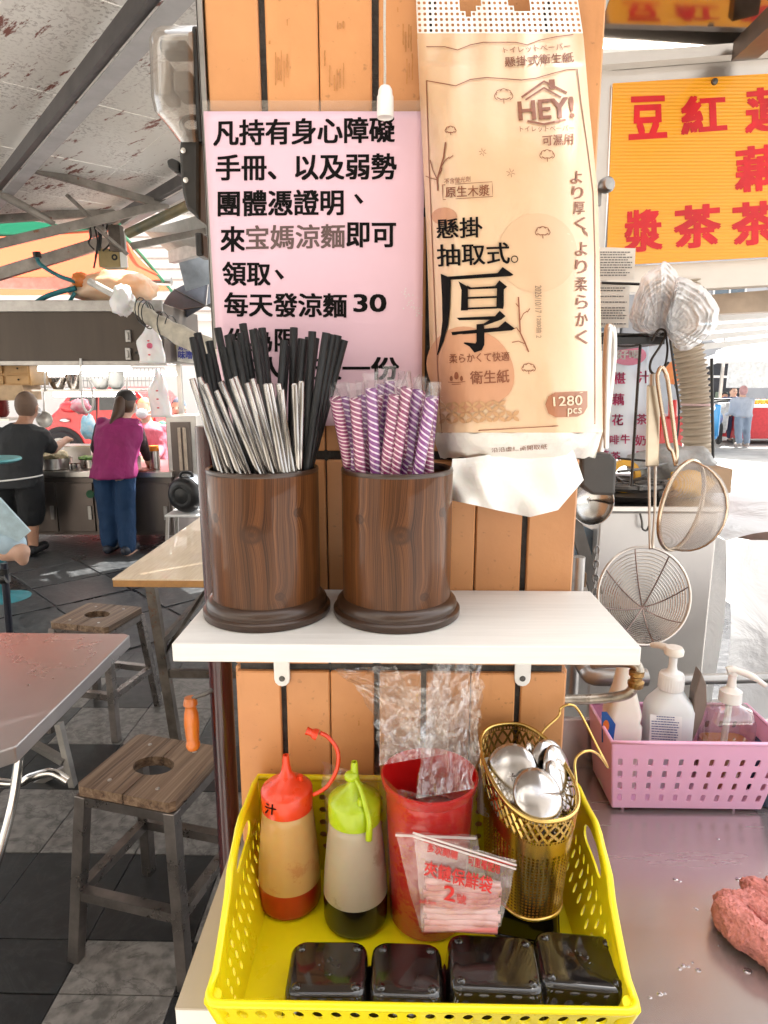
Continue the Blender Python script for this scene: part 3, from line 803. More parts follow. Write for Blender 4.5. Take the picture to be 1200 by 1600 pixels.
p.inputs['Subsurface Weight'].default_value = .15; p.inputs['Subsurface Scale'].default_value = .01
nb = N(t, 'TexNoise', i_Scale=26, i_Detail=4); t.links.new(co, nb.inputs[0]); bp = N(t, 'Bump'); bp.inputs['Strength'].default_value = .22; bp.inputs['Distance'].default_value = .004
t.links.new(nb.outputs[0], bp.inputs['Height']); t.links.new(bp.outputs[0], p.inputs['Normal'])
tb = thing('tissue_pack', 'cream plastic pack of pull-down tissues hanging on the tiled pillar right of the pink notice', 'tissue pack', P(810, 700, .66))
def bg_(y0, y1, l=0):
    return lambda u, v: (lambda py: bag(lerp_tab(BL_, py) + (lerp_tab(BR_, py) - lerp_tab(BL_, py)) * (.5 - .5 * cos(pi * u)), py, l))(y0 + (y1 - y0) * v)
TOPY = 52
mb = MB().grid(bg_(TOPY, 676), 100, 150)
obj('printed_wrap', mb, bagm, tb, smooth=True)
# side walls and back of the pack
sd = MB()
for T_, s_ in ((BL_, 1), (BR_, -1)):
    sd.grid(lambda u, v: (lambda py: (lambda a: V((a.x + s_ * .0 + (.004 * s_) * u, a.y + (SY + .0015 - a.y) * u, a.z)))(bag(lerp_tab(T_, py), py)))(TOPY + (716 - TOPY) * v), 3, 30)
sd.grid(lambda u, v: (lambda py: (lambda a: V((a.x, SY + .0035, a.z)))(P(lerp_tab(BL_, py) + (lerp_tab(BR_, py) - lerp_tab(BL_, py)) * u, py, SY)))(TOPY + 6 + 650 * v), 4, 10)
clearw = mat('milky_film', (.80, .76, .71), .3, 0, var=.04, sc=12, bump=.4, bs=35, sss=.1)
obj('pack_side', sd, clearw, tb, smooth=True)
obj('clear_hem', MB().grid(lambda u, v: bg_(676, 716)(u, v) + V((0, .004 * v * sin(u * 9), .003 * noise.noise(V((u * 14, v * 3, 0))))), 56, 8), clearw, tb, smooth=True)
# white perforated carrying strip with real square openings
def strip(u, v):
    py = -60 + (TOPY + 60) * v
    return bg_(py, py + 1)(u, 0) if False else bag(lerp_tab(BL_, py) + (lerp_tab(BR_, py) - lerp_tab(BL_, py)) * u, py)
NU, NVv = 30, 13
def in_handle(i, j):
    px = 650 + 253 * (i + .5) / NU; py = -60 + 112 * (j + .5) / NVv
    for hx in (731, 812):
        if py < 22 and abs(px - hx) < 17 * max(.0, min(1, (24 - py) / 16)): return True
    return False
class HB(MB): pass
pm = MB()
for i in range(NU):
    for j in range(NVv):
        if in_handle(i, j): continue
        pm.holes(strip, 1, 1, .27, .27, pill=True, u0=i / NU, u1=(i + 1) / NU, v0=j / NVv, v1=(j + 1) / NVv)
obj('perforated_strip', pm, mat('white_soft_film', (.82, .78, .74), .4, 0, var=.05, sss=.1), tb, smooth=True)
stringm = MB().tube([P(775, -10, .655), V((P(775, -10, .655).x, .66, 2.4))], .002, 6)
obj('hanging_string', stringm, mat('string', (.5, .4, .3), .8), tb)
# print
brown = mat('brown_print', (.24, .075, .032), .45, var=.1)
tan = mat('tan_print', (.54, .27, .15), .42, var=.06, sc=8); tan2 = mat('pale_tan_print', (.70, .43, .23), .42, var=.05)
cream = mat('cream_print', (.85, .68, .48), .42)
bb_ = MB(); blobpx(bb_, [(735 + 68 * cos(a) * (1 + .08 * sin(2 * a)), 578 + 67 * sin(a) * (1 + .06 * cos(3 * a))) for a in [2 * pi * k / 40 for k in range(40)]], bag, .0005, 8)
obj('round_print', bb_, tan, tb, smooth=True)
bb_ = MB(); blobpx(bb_, circ(694, 338, 20, 16, 14), bag, .0004, 3); obj('round_print', bb_, tan, tb, smooth=True)
b2 = MB(); blobpx(b2, circ(840, 395, 62, 28), bag, .0003, 6); obj('pale_round_print', b2, tan2 if False else mat('faint_tan_print', (.62, .41, .25), .36, var=.04, coat=.3), tb, smooth=True)
pt = MB()
for i in range(6):
    for j in range(4):
        cx, cy = 696 + i * 21, 637 + j * 17 - i * .8
        if cx > 812 or cy > 664 or cx + (690 - cy) * 1.1 > 850: continue
        for a in (pi / 4, 3 * pi / 4, 5 * pi / 4, 7 * pi / 4):
            ex, ey = cx + 14.6 * cos(a), cy + 11.8 * sin(a)
            q = [(cx + (ex - cx) * s + 3.4 * sin(pi * s) * -sin(a), cy + (ey - cy) * s + 3.2 * sin(pi * s) * cos(a)) for s in (0, .25, .5, .75, 1)]
            q += [(cx + (ex - cx) * s - 3.4 * sin(pi * s) * -sin(a), cy + (ey - cy) * s - 3.2 * sin(pi * s) * cos(a)) for s in (.75, .5, .25)]
            pt.poly([bag(x, y, .0009) for x, y in q][::-1])
obj('petal_pattern', pt, mat('petal_print', (.52, .29, .14), .4), tb)
bt = MB()
stroke(bt, dense([(666, 73), (695, 73), (715, 78), (735, 70), (755, 66), (785, 66), (806, 66), (824, 70), (842, 63), (870, 57), (896, 54)], 3), 1.3, bag, .0009)
stroke(bt, dense([(666, 126), (690, 130), (712, 134), (735, 124), (760, 121), (790, 123), (815, 125), (838, 122), (862, 115), (885, 109), (902, 108), (908, 160), (918, 230), (927, 300), (930, 400), (930, 520), (930, 662), (690, 676), (686, 620), (680, 500), (676, 400), (670, 250), (666, 126)], 4), 1.4, bag, .0009)
write(bt, 'トイレットペーパー', ((786, 74), (890, 66), (892, 78), (788, 83)), bag, off=.0, lift=.0009)
write(bt, '懸掛式衛生紙', ((788, 89), (896, 81), (897, 97), (789, 105)), bag, off=.012, lift=.0009)
# roof and greeting
stroke(bt, dense([(815, 152), (850, 127), (886, 145)], 4), 3.2, bag, .0009); stroke(bt, dense([(821, 156), (850, 137), (877, 152)], 4), 2.6, bag, .0009)
stroke(bt, dense([(862, 124), (863, 139)], 3), 9, bag, .0009)
write(bt, 'HEY!', ((808, 158), (896, 150), (898, 184), (811, 189)), bag, off=.03, lift=.0009)
stroke(bt, dense([(824, 189), (850, 194), (884, 187)], 4), 3.2, bag, .0009)
write(bt, 'トイレットペーパー', ((812, 197), (897, 195), (897, 205), (813, 206)), bag, off=-.004, lift=.0009)
write(bt, '可濕用', ((847, 212), (896, 207), (896, 226), (848, 228)), bag, off=.012, lift=.0009)
write(bt, '不含螢光劑', ((694, 279), (735, 275), (735, 284), (694, 288)), bag, off=0, lift=.0009)
write(bt, '原生木漿', ((695, 292), (765, 288), (765, 306), (696, 309)), bag, off=.012, lift=.0009)
stroke(bt, dense([(691, 289), (769, 284), (770, 307), (692, 312), (691, 289)], 3), .9, bag, .0009)
for k, ch in enumerate('より厚く'): write(bt, ch, (892 + k * 2, 267 + k * 24, 910 + k * 2, 287 + k * 24), bag, off=.012, lift=.0009)
bt.poly([bag(x, y, .0009) for x, y in ((910, 356), (918, 364), (919, 370), (912, 364))][::-1])
for k, ch in enumerate('より柔らかく'): write(bt, ch, (899 + (k > 2) * 1, 378 + k * 27.5, 918 + (k > 2), 400 + k * 27.5), bag, off=.012, lift=.0009)
write(bt, '柔らかくて快適', ((701, 553), (796, 549), (796, 564), (702, 568)), bag, off=.01, lift=.0009)
write(bt, '衛生紙', ((734, 580), (796, 577), (796, 598), (735, 601)), bag, off=.016, lift=.0009)
for x, y, s in ((713, 588, 5), (705, 592, 3.4), (721, 592, 3.4)): bt.poly([bag(x + s * .7 * sin(a), y - s * cos(a) * (1 if cos(a) < 0 else 1.4), .0009) for a in [2 * pi * k / 12 for k in range(12)]])
stroke(bt, dense([(700, 597), (713, 598), (727, 596)], 3), 1, bag, .0009); stroke(bt, dense([(706, 601), (720, 600)], 3), .9, bag, .0009)
def flower(mb, cx, cy, s, w_=1.1):
    for a0 in (0, 1, 2, 3, 4):
        a = pi + a0 * pi / 4
        c = (cx + s * .55 * cos(a), cy + s * .4 * sin(a))
        stroke(mb, [(c[0] + s * .42 * cos(a + b), c[1] + s * .38 * sin(a + b)) for b in (-1.3, -.7, 0, .7, 1.3)], w_, bag, .0009)
    stroke(mb, [(cx - s * .7, cy + s * .15), (cx - s * .3, cy + s * .35), (cx, cy + s * .3), (cx + s * .3, cy + s * .35), (cx + s * .7, cy + s * .15)], w_ * 1.3, bag, .0009)
    stroke(mb, [(cx, cy + s * .3), (cx + .5, cy + s * .8)], w_, bag, .0009)
for f in ((787, 150, 15), (704, 204, 9), (855, 243, 12), (848, 363, 12), (826, 576, 11)): flower(bt, *f)
for cx, cy, s in ((754, 238, 6), (798, 270, 7)):
    for k in range(6): a = k * pi / 3 + .3; stroke(bt, [(cx + 1.5 * cos(a), cy + 1.5 * sin(a)), (cx + s * cos(a), cy + s * sin(a))], .7, bag, .0009)
for br in ([(684, 298), (683, 280), (688, 262), (693, 245), (696, 222)], [(683, 280), (676, 265), (672, 250)], [(683, 281), (672, 278), (665, 275)], [(688, 262), (696, 250), (702, 245)], [(701, 248), (708, 243)], [(684, 276), (690, 266), (690, 262)],
           [(826, 550), (820, 535), (813, 520), (812, 500), (811, 480), (810, 464)], [(813, 520), (807, 512), (802, 514)], [(820, 537), (810, 533), (800, 535)], [(813, 500), (818, 490), (824, 486)], [(824, 488), (828, 482)], [(811, 480), (806, 474)]):
    stroke(bt, dense(br, 2), 2.2 if len(br) > 4 else 1.3, bag, .0009)
write(bt, '沿沿虛線撕開取紙', ((768, 700), (855, 694), (855, 702), (768, 707)), bag, off=0, lift=.002)
obj('brown_print', bt, brown, tb)
bk_ = MB()
write(bk_, '懸掛', ((681, 342), (754, 338), (754, 371), (682, 374)), bag, off=.02, lift=.0009)
write(bk_, '抽取式', ((682, 382), (796, 378), (797, 412), (683, 417)), bag, off=.018, lift=.0009)
stroke(bk_, circ(804, 405, 5, 14), 1.4, bag, .0009, closed=True)
# large brush-cut character drawn stroke by stroke
def zq(pts): return [bag(640 + x / 3.75, 400 + y / 3.75, .0012) for x, y in pts]
def slab(pts, k=5):
    """polygon cut in narrow strips so that it follows the pack"""
    bm = bmesh.new(); bm.faces.new([bm.verts.new((x, -y, 0)) for x, y in pts]); bmesh.ops.triangulate(bm, faces=list(bm.faces), ngon_method='EAR_CLIP')
    for _ in range(2): bmesh.ops.subdivide_edges(bm, edges=list(bm.edges), cuts=1, use_grid_fill=True)
    bm.verts.index_update(); bk_.add(zq([(v.co.x, -v.co.y) for v in bm.verts]), [tuple(v.index for v in f.verts) for f in bm.faces]); bm.free()
for q in ([(210, 122), (515, 100), (600, 104), (608, 112), (590, 118), (240, 140)], [(515, 100), (545, 64), (608, 108), (600, 116)],
          [(182, 104), (240, 128), (236, 300), (226, 400), (200, 500), (165, 582), (160, 578), (182, 470), (192, 380), (190, 250)],
          [(335, 172), (362, 184), (500, 176), (526, 142), (572, 180), (552, 196), (552, 290), (548, 310), (508, 306), (512, 190), (345, 196)],
          [(286, 148), (342, 180), (342, 318), (300, 320), (304, 200)], [(342, 240), (510, 234), (510, 246), (342, 252)], [(342, 302), (512, 296), (512, 308), (342, 314)],
          [(276, 362), (500, 352), (528, 320), (562, 352), (540, 372), (290, 376)], [(500, 354), (540, 372), (440, 408), (425, 402)],
          [(392, 400), (436, 396), (438, 440), (438, 520), (422, 552), (380, 566), (350, 530), (316, 512), (322, 506), (386, 512), (392, 500)],
          [(244, 446), (520, 418), (560, 382), (616, 424), (600, 436), (250, 464)]):
    slab(q)
obj('black_print', bk_, ink, tb)
gm = MB(); 
write(gm, '2025/10/17', ((846, 446), (846, 489), (836, 489), (836, 446)), bag, off=0, lift=.0009); write(gm, '1280抽', ((847, 494), (847, 520), (838, 520), (838, 494)), bag, off=0, lift=.0009); write(gm, '2', ((846, 524), (846, 528), (838, 528), (838, 524)), bag, off=0, lift=.0009)
obj('stamped_date', gm, mat('grey_stamp', (.25, .17, .11), .5), tb)
lb = MB(); L_ = [(868, 613), (918, 611), (918, 636), (912, 646), (902, 651), (868, 652), (857, 646), (852, 632), (857, 619)]
blobpx(lb, dense(L_ + [L_[0]], 3)[:-1], bag, .0009, 5); obj('count_badge', lb, brown if False else mat('badge_brown', (.42, .17, .085), .4), tb, smooth=True)
lw = MB(); write(lw, '1280', ((864, 620), (910, 617), (910, 633), (865, 635)), bag, off=.012, lift=.0015); write(lw, 'pcs', ((887, 638), (909, 637), (909, 650), (887, 651)), bag, off=.012, lift=.0015)
obj('badge_lettering', lw, cream, tb)
# the tissue pulled halfway out
tissm = mat('tissue_paper', (.88, .86, .84), .9, 0, var=.02, sc=40, bump=.12, bs=300, sss=.15)
TL_ = [(700, 722), (730, 718), (760, 712), (800, 700), (850, 698), (895, 700)]
BO_ = [(702, 781), (745, 790), (780, 798), (828, 808), (872, 797), (912, 750)]
def tissue(u, v):
    a = u * 5; i = min(4, int(a)); f = a - i
    tp_ = V(TL_[i]).lerp(V(TL_[i + 1]), f); bo = V(BO_[i]).lerp(V(BO_[i + 1]), f)
    if u < .5: tp_ = tp_.lerp(V((727, 701)), (.5 - u) * .5)
    q = tp_.lerp(bo, v)
    d = .012 * sin(u * 11 + v * 2.5) * (.35 + .65 * v) * (1 - .3 * u) + .006 * sin(u * 23 - v * 4) * v + .003 * noise.noise(V((u * 4, v * 4, 2)))
    return P(q.x, q.y, .622 + d + .015 * v)
obj('pulled_tissue', MB().grid(tissue, 60, 30), tissm, tb, smooth=True)

# ================= board under the yellow basket (left) and steel counter (right)
ZB = ZC - .565
beige = mat('beige_laminate', (.52, .44, .35), .45, 0, var=.08, sc=4, coat=.2)
bx0 = P(365, 1320, .718).x
tbl = thing('side_table', 'beige topped side table with white edge under the yellow basket', 'table', (-.05, .6, 0))
obj('table_top', MB().box(bx0, .498, ZB - .028, .02, .672, ZB - .002), whiteplastic, tbl, bev=.001)
obj('table_cover', MB().box(bx0, .4982, ZB - .002, .02, .672, ZB), beige, tbl)
obj('table_extension', MB().box(bx0, .672, ZB - .028, XL - .003, .74, ZB), beige, tbl)
for lx, ly in ((bx0 + .03, .53), (bx0 + .03, .70)): obj('leg', MB().box(lx - .015, ly - .015, 0, lx + .015, ly + .015, ZB - .028), steel_dull, tbl)
cnt = thing('steel_counter', 'stainless steel counter with low splashback right of the tiled pillar', 'counter', (.6, .55, 0))
csteel = mat('counter_steel', (.52, .465, .47), .25, .75, var=.05, sc=3, stretch=(1, 6, 1), rvar=.35)
obj('worktop', MB().box(.022, .12, ZB - .03, XR + .002, .672, ZB).box(XR + .002, .12, ZB - .03, 1.5, .889, ZB), csteel, cnt, bev=.002)
obj('splashback', MB().box(XR + .004, .889, ZB - .03, 1.5, .899, ZB + .078), csteel, cnt, bev=.002)
obj('front_panel', MB().box(.03, .15, .1, 1.49, .17, ZB - .03), steel, cnt)
for lx, ly in ((.05, .2), (1.45, .2), (1.45, .86), (.35, .86)): obj('leg', MB().box(lx - .02, ly - .02, 0, lx + .02, ly + .02, ZB - .03), steel_dull, cnt)
# water drops standing on the counter
wat = mat('water', (1, 1, 1), .02, 0, var=0, trans=1, ior=1.33)
for x, y, r in ((1062, 1377, 2.2), (1055, 1374, 3), (1089, 1421, 2), (1086, 1419, 1.6), (1068, 1509, 3), (1062, 1514, 2.4), (1076, 1510, 2), (1091, 1516, 3), (1082, 1504, 1.5), (1016, 1559, 2), (1031, 1553, 3), (1038, 1552, 2), (1168, 1517, 4.5), (1165, 1377, 2), (1154, 1374, 4), (1122, 1311, 2), (1123, 1478, 1.5)):
    c = PZ(x, y, ZB); r = r * .0008
    tag(obj('water_drop', MB().lathe([(.0001, r * .62), (r * .5, r * .5), (r * .85, r * .25), (r, .00005), (.0001, .00005)], c, 12, sx=1.2), wat, smooth=True), 'small clear water drop standing on the steel counter', 'water drop', 'water drops on the steel counter')

# ================= yellow basket
yel = mat('yellow_plastic', (.90, .74, .006), .3, 0, var=.05, sc=9, rvar=.5, sss=.12, coat=.25)
YBK = thing('yellow_basket', 'bright yellow perforated plastic basket with handle slots holding the condiments', 'basket', (0, 0, 0))
fz = ZB + .005
fl_ = PZ(412, 1225, 0)
BXL = P(325, 1560, .456).x; BXR = P(998, 1545, .456).x
xb0, xb1 = BXL + .016, BXR - .016       # floor outline
yf, yb = .468, .668
YBK.location = ((BXL + BXR) / 2, .57, fz)
hf = .048
def side_h(t):
    # height of the side wall from front (0) to back (1)
    pts = [(0, hf), (.10, .058), (.25, .078), (.42, .108), (.62, .122), (.8, .118), (1, .118)]
    for a, b in zip(pts, pts[1:]):
        if t <= b[0]:
            q = (t - a[0]) / (b[0] - a[0]); q = q * q * (3 - 2 * q) if a[0] > .1 else q; return a[1] + (b[1] - a[1]) * q
    return pts[-1][1]
# outline: front, right, back, left  (rounded corners)
def wall_pt(side, t, h):
    """h = height above floor, outward lean"""
    lean = .016 * min(1.0, h / .05) + .02 * max(0, h - .05)
    if side == 'L': return V((xb0 - lean, yf + (yb - yf) * t, fz + h))
    if side == 'R': return V((xb1 + lean, yf + (yb - yf) * t, fz + h))
fr = .014
# floor
flm = MB().box(xb0 - .003, yf - .002, fz - .0015, xb1 + .003, yb, fz + .0005)
obj('basket_floor', flm, yel, YBK)
nfr = 18
def front(u, v): return V((xb0 + .0 - .016 * v + (xb1 - xb0 + .032 * v) * u, yf - .012 * v, fz + hf * v))
w_ = MB().holes(front, 22, 1, .30, .30, v0=.56, v1=.94).holes(front, 22, 1, .30, .30, v0=.12, v1=.56)
w_.grid(lambda u, v: front(u, v * .12), 22, 1).grid(lambda u, v: front(u, .94 + .06 * v), 22, 1)
obj('front_wall', w_, yel, YBK, sol=.0022, fix=True)
def back(u, v): return V((xb0 - .016 * min(1, v * 2.4) + (xb1 - xb0 + .032 * min(1, v * 2.4)) * u, yb + .002 * v, fz + .118 * v))
w_ = MB().holes(back, 22, 5, .26, .26, v0=.2, v1=.86).grid(lambda u, v: back(u, v * .2), 22, 1).grid(lambda u, v: back(u, .86 + .14 * v), 22, 1)
obj('back_wall', w_, yel, YBK, sol=.0022, fix=True)
for sd_ in 'LR':
    def sw(t, v): h = side_h(t) * v; return wall_pt(sd_, t, h)
    w_ = MB()
    nh = 16
    w_.grid(lambda u, v: sw(u, v * .16), 24, 1)
    # slots in the lower part, long hand slot in the hump
    w_.holes(sw, 13, 3, .17, .34, v0=.16, v1=.60)
    def band(a, b): w_.grid(lambda u, v: sw(a + (b - a) * u, .60 + .40 * v), max(2, int((b - a) * 20)), 2)
    band(0, .42); band(.82, 1)
    K = 20
    outer = []; inner = []
    for k in range(K):
        a = 2 * pi * (k + .5) / K; c_, s_ = cos(a), sin(a); m_ = max(abs(c_), abs(s_))
        outer.append((.62 + .20 * c_ / m_, .80 + .20 * s_ / m_)); e = .6
        inner.append((.62 + .15 * math.copysign(abs(c_) ** e, c_), .79 + .095 * math.copysign(abs(s_) ** .8, s_)))
    for k in (2, 7, 12, 17):
        outer[k] = (.62 + math.copysign(.20, outer[k][0] - .62), .80 + math.copysign(.20, outer[k][1] - .80))
    w_.add([sw(*q) for q in outer] + [sw(*q) for q in inner], [(k, (k + 1) % K, K + (k + 1) % K, K + k) for k in range(K)])
    obj('side_wall', w_, yel, YBK, sol=.0022, fix=True)
# rolled rim all round
rim = []
def corner(cx, cy, a0, a1, r, z): return [V((cx + r * cos(a), cy + r * sin(a), z)) for a in [a0 + (a1 - a0) * k / 5 for k in range(6)]]
rim += corner(BXL + .008, yf - .012 + .010, pi, 1.5 * pi, .010, fz + hf)
rim += corner(BXR - .008, yf - .012 + .010, 1.5 * pi, 2 * pi, .010, fz + hf)
for k in range(1, 16): t_ = k / 16; rim.append(wall_pt('R', t_, side_h(t_)))
rim += [back(1, 1)] + [back(1 - k / 8, 1) for k in range(1, 8)] + [back(0, 1)]
for k in range(15, 0, -1): t_ = k / 16; rim.append(wall_pt('L', t_, side_h(t_)))
obj('rim', MB().tube(rim, .0036, 10, closed=True), yel, YBK, smooth=True)
for x, a in ((BXL, 1), (BXR, -1)):
    fc = MB().tube([V((x + a * .002, yf - .006, fz + hf)), V((x + a * .016, yf + .001, fz))], [.008, .006], 12)
    obj('corner_post', fc, yel, YBK, smooth='auto')

# ================= squeeze bottles
FZ = fz + .0005
def bottle(name, label, pxc, pxt, Yc, cap_col, liq_col, body_col, liq_h, hb_, cap_px, ht, strap):
    c = P(pxc, 1440, Yc); c.z = FZ
    t = thing(name, label, 'sauce bottle', c)
    r0, r1 = .0335, .0262
    shell = mat('cloudy_squeeze_plastic', (.86, .80, .70), .33, 0, var=.03, sc=6, trans=.0, sss=.0) if False else body_col
    pr = [(.0001, .002), (r0 - .004, .0015), (r0 - .001, .004), (r0, .009), (r0, liq_h)]
    n = 8
    up = [(r0 + (r1 - r0) * (k / n) ** 1.3, liq_h + (hb_ - liq_h) * k / n) for k in range(1, n + 1)]
    obj('bottle_body', MB().lathe([(r0, liq_h)] + up + [(r1 - .004, hb_ + .004)], c, 40), shell, t, smooth='auto')
    obj('sauce', MB().lathe(pr, c, 40), liq_col, t, smooth='auto')
    cp = [(r1 + .0008, hb_ - .002), (r1 + .0010, hb_ + .018), (r1 - .0004, hb_ + .0205), (r1 - .006, hb_ + .025), (.010, hb_ + .032), (.0058, hb_ + .038), (.0042, hb_ + .046), (.0032, hb_ + ht), (.0018, hb_ + ht), (.0014, hb_ + ht - .004)]
    cc = c + V((0, 0, 0))
    cpo = obj('cap', MB().lathe(cp, cc, 40), cap_col, t, smooth='auto')
    obj('strap_button', MB().lathe([(.0032, 0), (.0032, .007), (.0001, .0075)], c + V((.0145, .0, hb_ + .0265)) if name == 'chilli_sauce_bottle' else c + V((.007, -.0185, hb_ + .0245)), 12), cap_col, cpo, smooth='auto')
    return t, c
cloudy_o = mat('cloudy_orange_plastic', (.62, .36, .13), .3, 0, var=.10, spot=((.50, .24, .08), 25, .60), sc=9, sss=.4, coat=.25)
cloudy_w = mat('cloudy_white_plastic', (.46, .38, .28), .3, 0, var=.10, spot=((.30, .22, .15), 20, .60), sc=9, sss=.4, coat=.25)
redcap = mat('red_orange_cap', (.80, .055, .012), .28, 0, var=.05, sss=.1, coat=.3)
limecap = mat('lime_cap', (.42, .56, .012), .28, 0, var=.05, sss=.1, coat=.3)
bA, cA = bottle('chilli_sauce_bottle', 'squeeze bottle with orange red cap, loop strap and red sauce at its bottom', 455, 0, .622, redcap, mat('chilli_sauce', (.42, .022, .008), .3, var=.2, coat=.3), cloudy_o, .032, .118, 0, .057, 0)
bB, cB = bottle('soy_sauce_bottle', 'squeeze bottle with lime green cap and black sauce at its bottom', 556, 0, .600, limecap, mat('soy_sauce', (.008, .005, .005), .25, var=.2, coat=.3), cloudy_w, .036, .122, 0, .060, 0)
# open strap of the red cap
q = lambda x, y, d=.622: P(x, y, d)
path = smooth([q(490, 1242, .612), q(512, 1228, .610), q(527, 1200, .610), q(527, 1172, .612), q(513, 1152, .612), q(500, 1145, .610)], 6)
obj('cap_strap', MB().tube(path, .0022, 8), redcap, bA, smooth=True)
obj('strap_plug', MB().lathe([(.0001, 0), (.0042, .0005), (.0036, .006), (.0054, .0085), (.0058, .0125), (.0001, .0125)], q(478, 1141, .610), 14, ax=q(500, 1150, .61) - q(478, 1141, .61)), redcap, bA, smooth='auto')
path = smooth([q(552, 1212, .598), q(563, 1232, .588), q(571, 1258, .578), q(577, 1285, .572), q(576, 1312, .572)], 6)
obj('cap_strap', MB().tube(path, [.0018 + .0018 * (k / (len(path) - 1)) for k in range(len(path))], 8), limecap, bB, smooth=True)
obj('strap_plug', MB().ell(q(549, 1213, .598), (.0075, .006, .0062), 14, 8), limecap, bB, smooth=True)
# hand-written character on the red cap
def capsurf(px, py, l=0):
    # nearest point of the cylinder r along the pixel ray
    d = ray(px, py); o_ = V((0, 0, ZC)); r = .0272 + l; cx, cy = cA.x, cA.y
    a = d.x ** 2 + d.y ** 2; b = 2 * (d.x * (o_.x - cx) + d.y * (o_.y - cy)); c = (o_.x - cx) ** 2 + (o_.y - cy) ** 2 - r * r
    D = max(0, b * b - 4 * a * c); return o_ + d * ((-b - math.sqrt(D)) / (2 * a))
hw = MB(); write(hw, '汁', ((414, 1254), (432, 1258), (431, 1275), (413, 1271)), capsurf, off=.03, lift=.0004)
obj('handwriting', hw, ink, bA)

# ================= red tub in a clear bag
redp = mat('red_translucent_plastic', (.58, .010, .010), .25, 0, var=.08, sc=8, sss=.25, coat=.4)
ct = PZ(671, 1217, ZC - .395); 
tubc = V((P(671, 1217, .607).x, .607, FZ))
rt = .0485
zt_ = ZC - .395 - FZ
tub = thing('red_tub', 'round red plastic tub wrapped in a clear bag in the yellow basket', 'tub', tubc)
obj('tub_body', MB().lathe([(.0001, .001), (.038, .001), (.040, .004), (rt - .003, zt_ * .93), (rt, zt_ * .95), (rt + .0012, zt_), (rt - .001, zt_ + .001), (rt - .003, zt_ * .97), (rt - .006, zt_ * .9), (.0375, .006), (.0001, .004)], tubc, 48), redp, tub, smooth='auto')
obj('tub_content', MB().lathe([(.0001, zt_ * .72), (.03, zt_ * .71), (rt - .008, zt_ * .69)], tubc, 24), mat('red_paste', (.30, .012, .01), .4, bump=.5), tub, smooth=True)
bagf = film('crinkled_bag', gloss=.19, rough=.08, bs=70, bump=.6, body=.05)
cbg = thing('clear_bag', 'crumpled clear plastic bag flaring up from the red tub to the shelf', 'plastic bag', tubc)
def sheet(TLp, TRp, BRp, BLp, Y0, Y1, seed, amp=.012, nu=36, nv=44, bow=0):
    def fn(u, v):
        a = V(TLp).lerp(V(TRp), u); b = V(BLp).lerp(V(BRp), u); c = a.lerp(b, v)
        Y = Y0 + (Y1 - Y0) * v - bow * sin(pi * u)
        w1 = noise.noise(V((u * 3 + seed, v * 2.5, seed))); w2 = noise.noise(V((u * 9 + seed, v * 7, seed + 4))); w3 = abs(noise.noise(V((u * 22, v * 16, seed))))
        edge = 8 * noise.noise(V((v * 5, seed, 0 if u < .5 else 9)))
        return P(c.x + edge * (abs(2 * u - 1) ** 3) + 3 * w2, c.y + 8 * noise.noise(V((u * 5, seed, 2))) * (1 - v) * .6, Y + amp * (w1 * 1.2 + w2 * .5 + w3 * .35))
    return fn
m1 = MB().grid(sheet((676, 1037), (755, 1036), (742, 1232), (650, 1248), .60, .555, 1, .012), 44, 60)
obj('front_flap', m1, bagf, cbg, smooth=True)
m2 = MB().grid(sheet((520, 1046), (618, 1040), (660, 1120), (552, 1070), .652, .63, 5, .01), 30, 20).grid(sheet((556, 1070), (690, 1075), (676, 1180), (604, 1160), .64, .60, 8, .01), 30, 30)
m2.grid(sheet((600, 1150), (752, 1060), (750, 1180), (600, 1190), .655, .655, 3, .008), 30, 30)
m2.grid(sheet((590, 1052), (704, 1044), (698, 1178), (592, 1196), .60, .568, 15, .012), 36, 44)
obj('rear_flap', m2, bagf, cbg, smooth=True)
def bagtub(u, v):
    a = 2 * pi * u; z = .002 + v * (zt_ + .012); r = .0425 + (.0535 - .0425) * v + .0045 * noise.noise(V((cos(a) * 2.6, sin(a) * 2.6, v * 4))) + .0022 * abs(noise.noise(V((cos(a) * 7, sin(a) * 7, v * 9))))
    return V((tubc.x + r * cos(a), min(.664, tubc.y + r * sin(a)), FZ + z))
obj('bag_wall', MB().grid(bagtub, 60, 40), film('softer_bag', gloss=.06, rough=.10, bs=80, bump=.9, body=.01, tint=(.97, .95, .95)), cbg, smooth=True)

# ================= zip bag pack
zp = thing('zip_bag_pack', 'pack of small zip lock bags with red print leaning on the red tub', 'zip bags', P(715, 1455, .53))
def zsurf(px, py, l=0):
    t_ = (py - 1297) / 160
    return P(px, py, .545 - .018 * t_ - .004 * sin((px - 640) / 160 * pi) - .0025 * noise.noise(V((px * .03, py * .03, 1))) - l)
ZQ = [(646, 1300), (808, 1345), (783, 1448), (660, 1458)]
def zg(quad, l, wob=3):
    def fn(u, v):
        c = V(quad[0]).lerp(V(quad[1]), u).lerp(V(quad[3]).lerp(V(quad[2]), u), v)
        e = wob * noise.noise(V((u * 4, v * 4, l * 100)))
        return zsurf(c.x + e * abs(2 * u - 1) ** 2, c.y + e * abs(2 * v - 1) ** 2, l)
    return fn
inner = mat('bundled_bag_edges', (.72, .40, .38), .4, 0, col2=(.50, .05, .05), sc=9, stretch=(1, 4, 14), coat=.2, bump=.4)
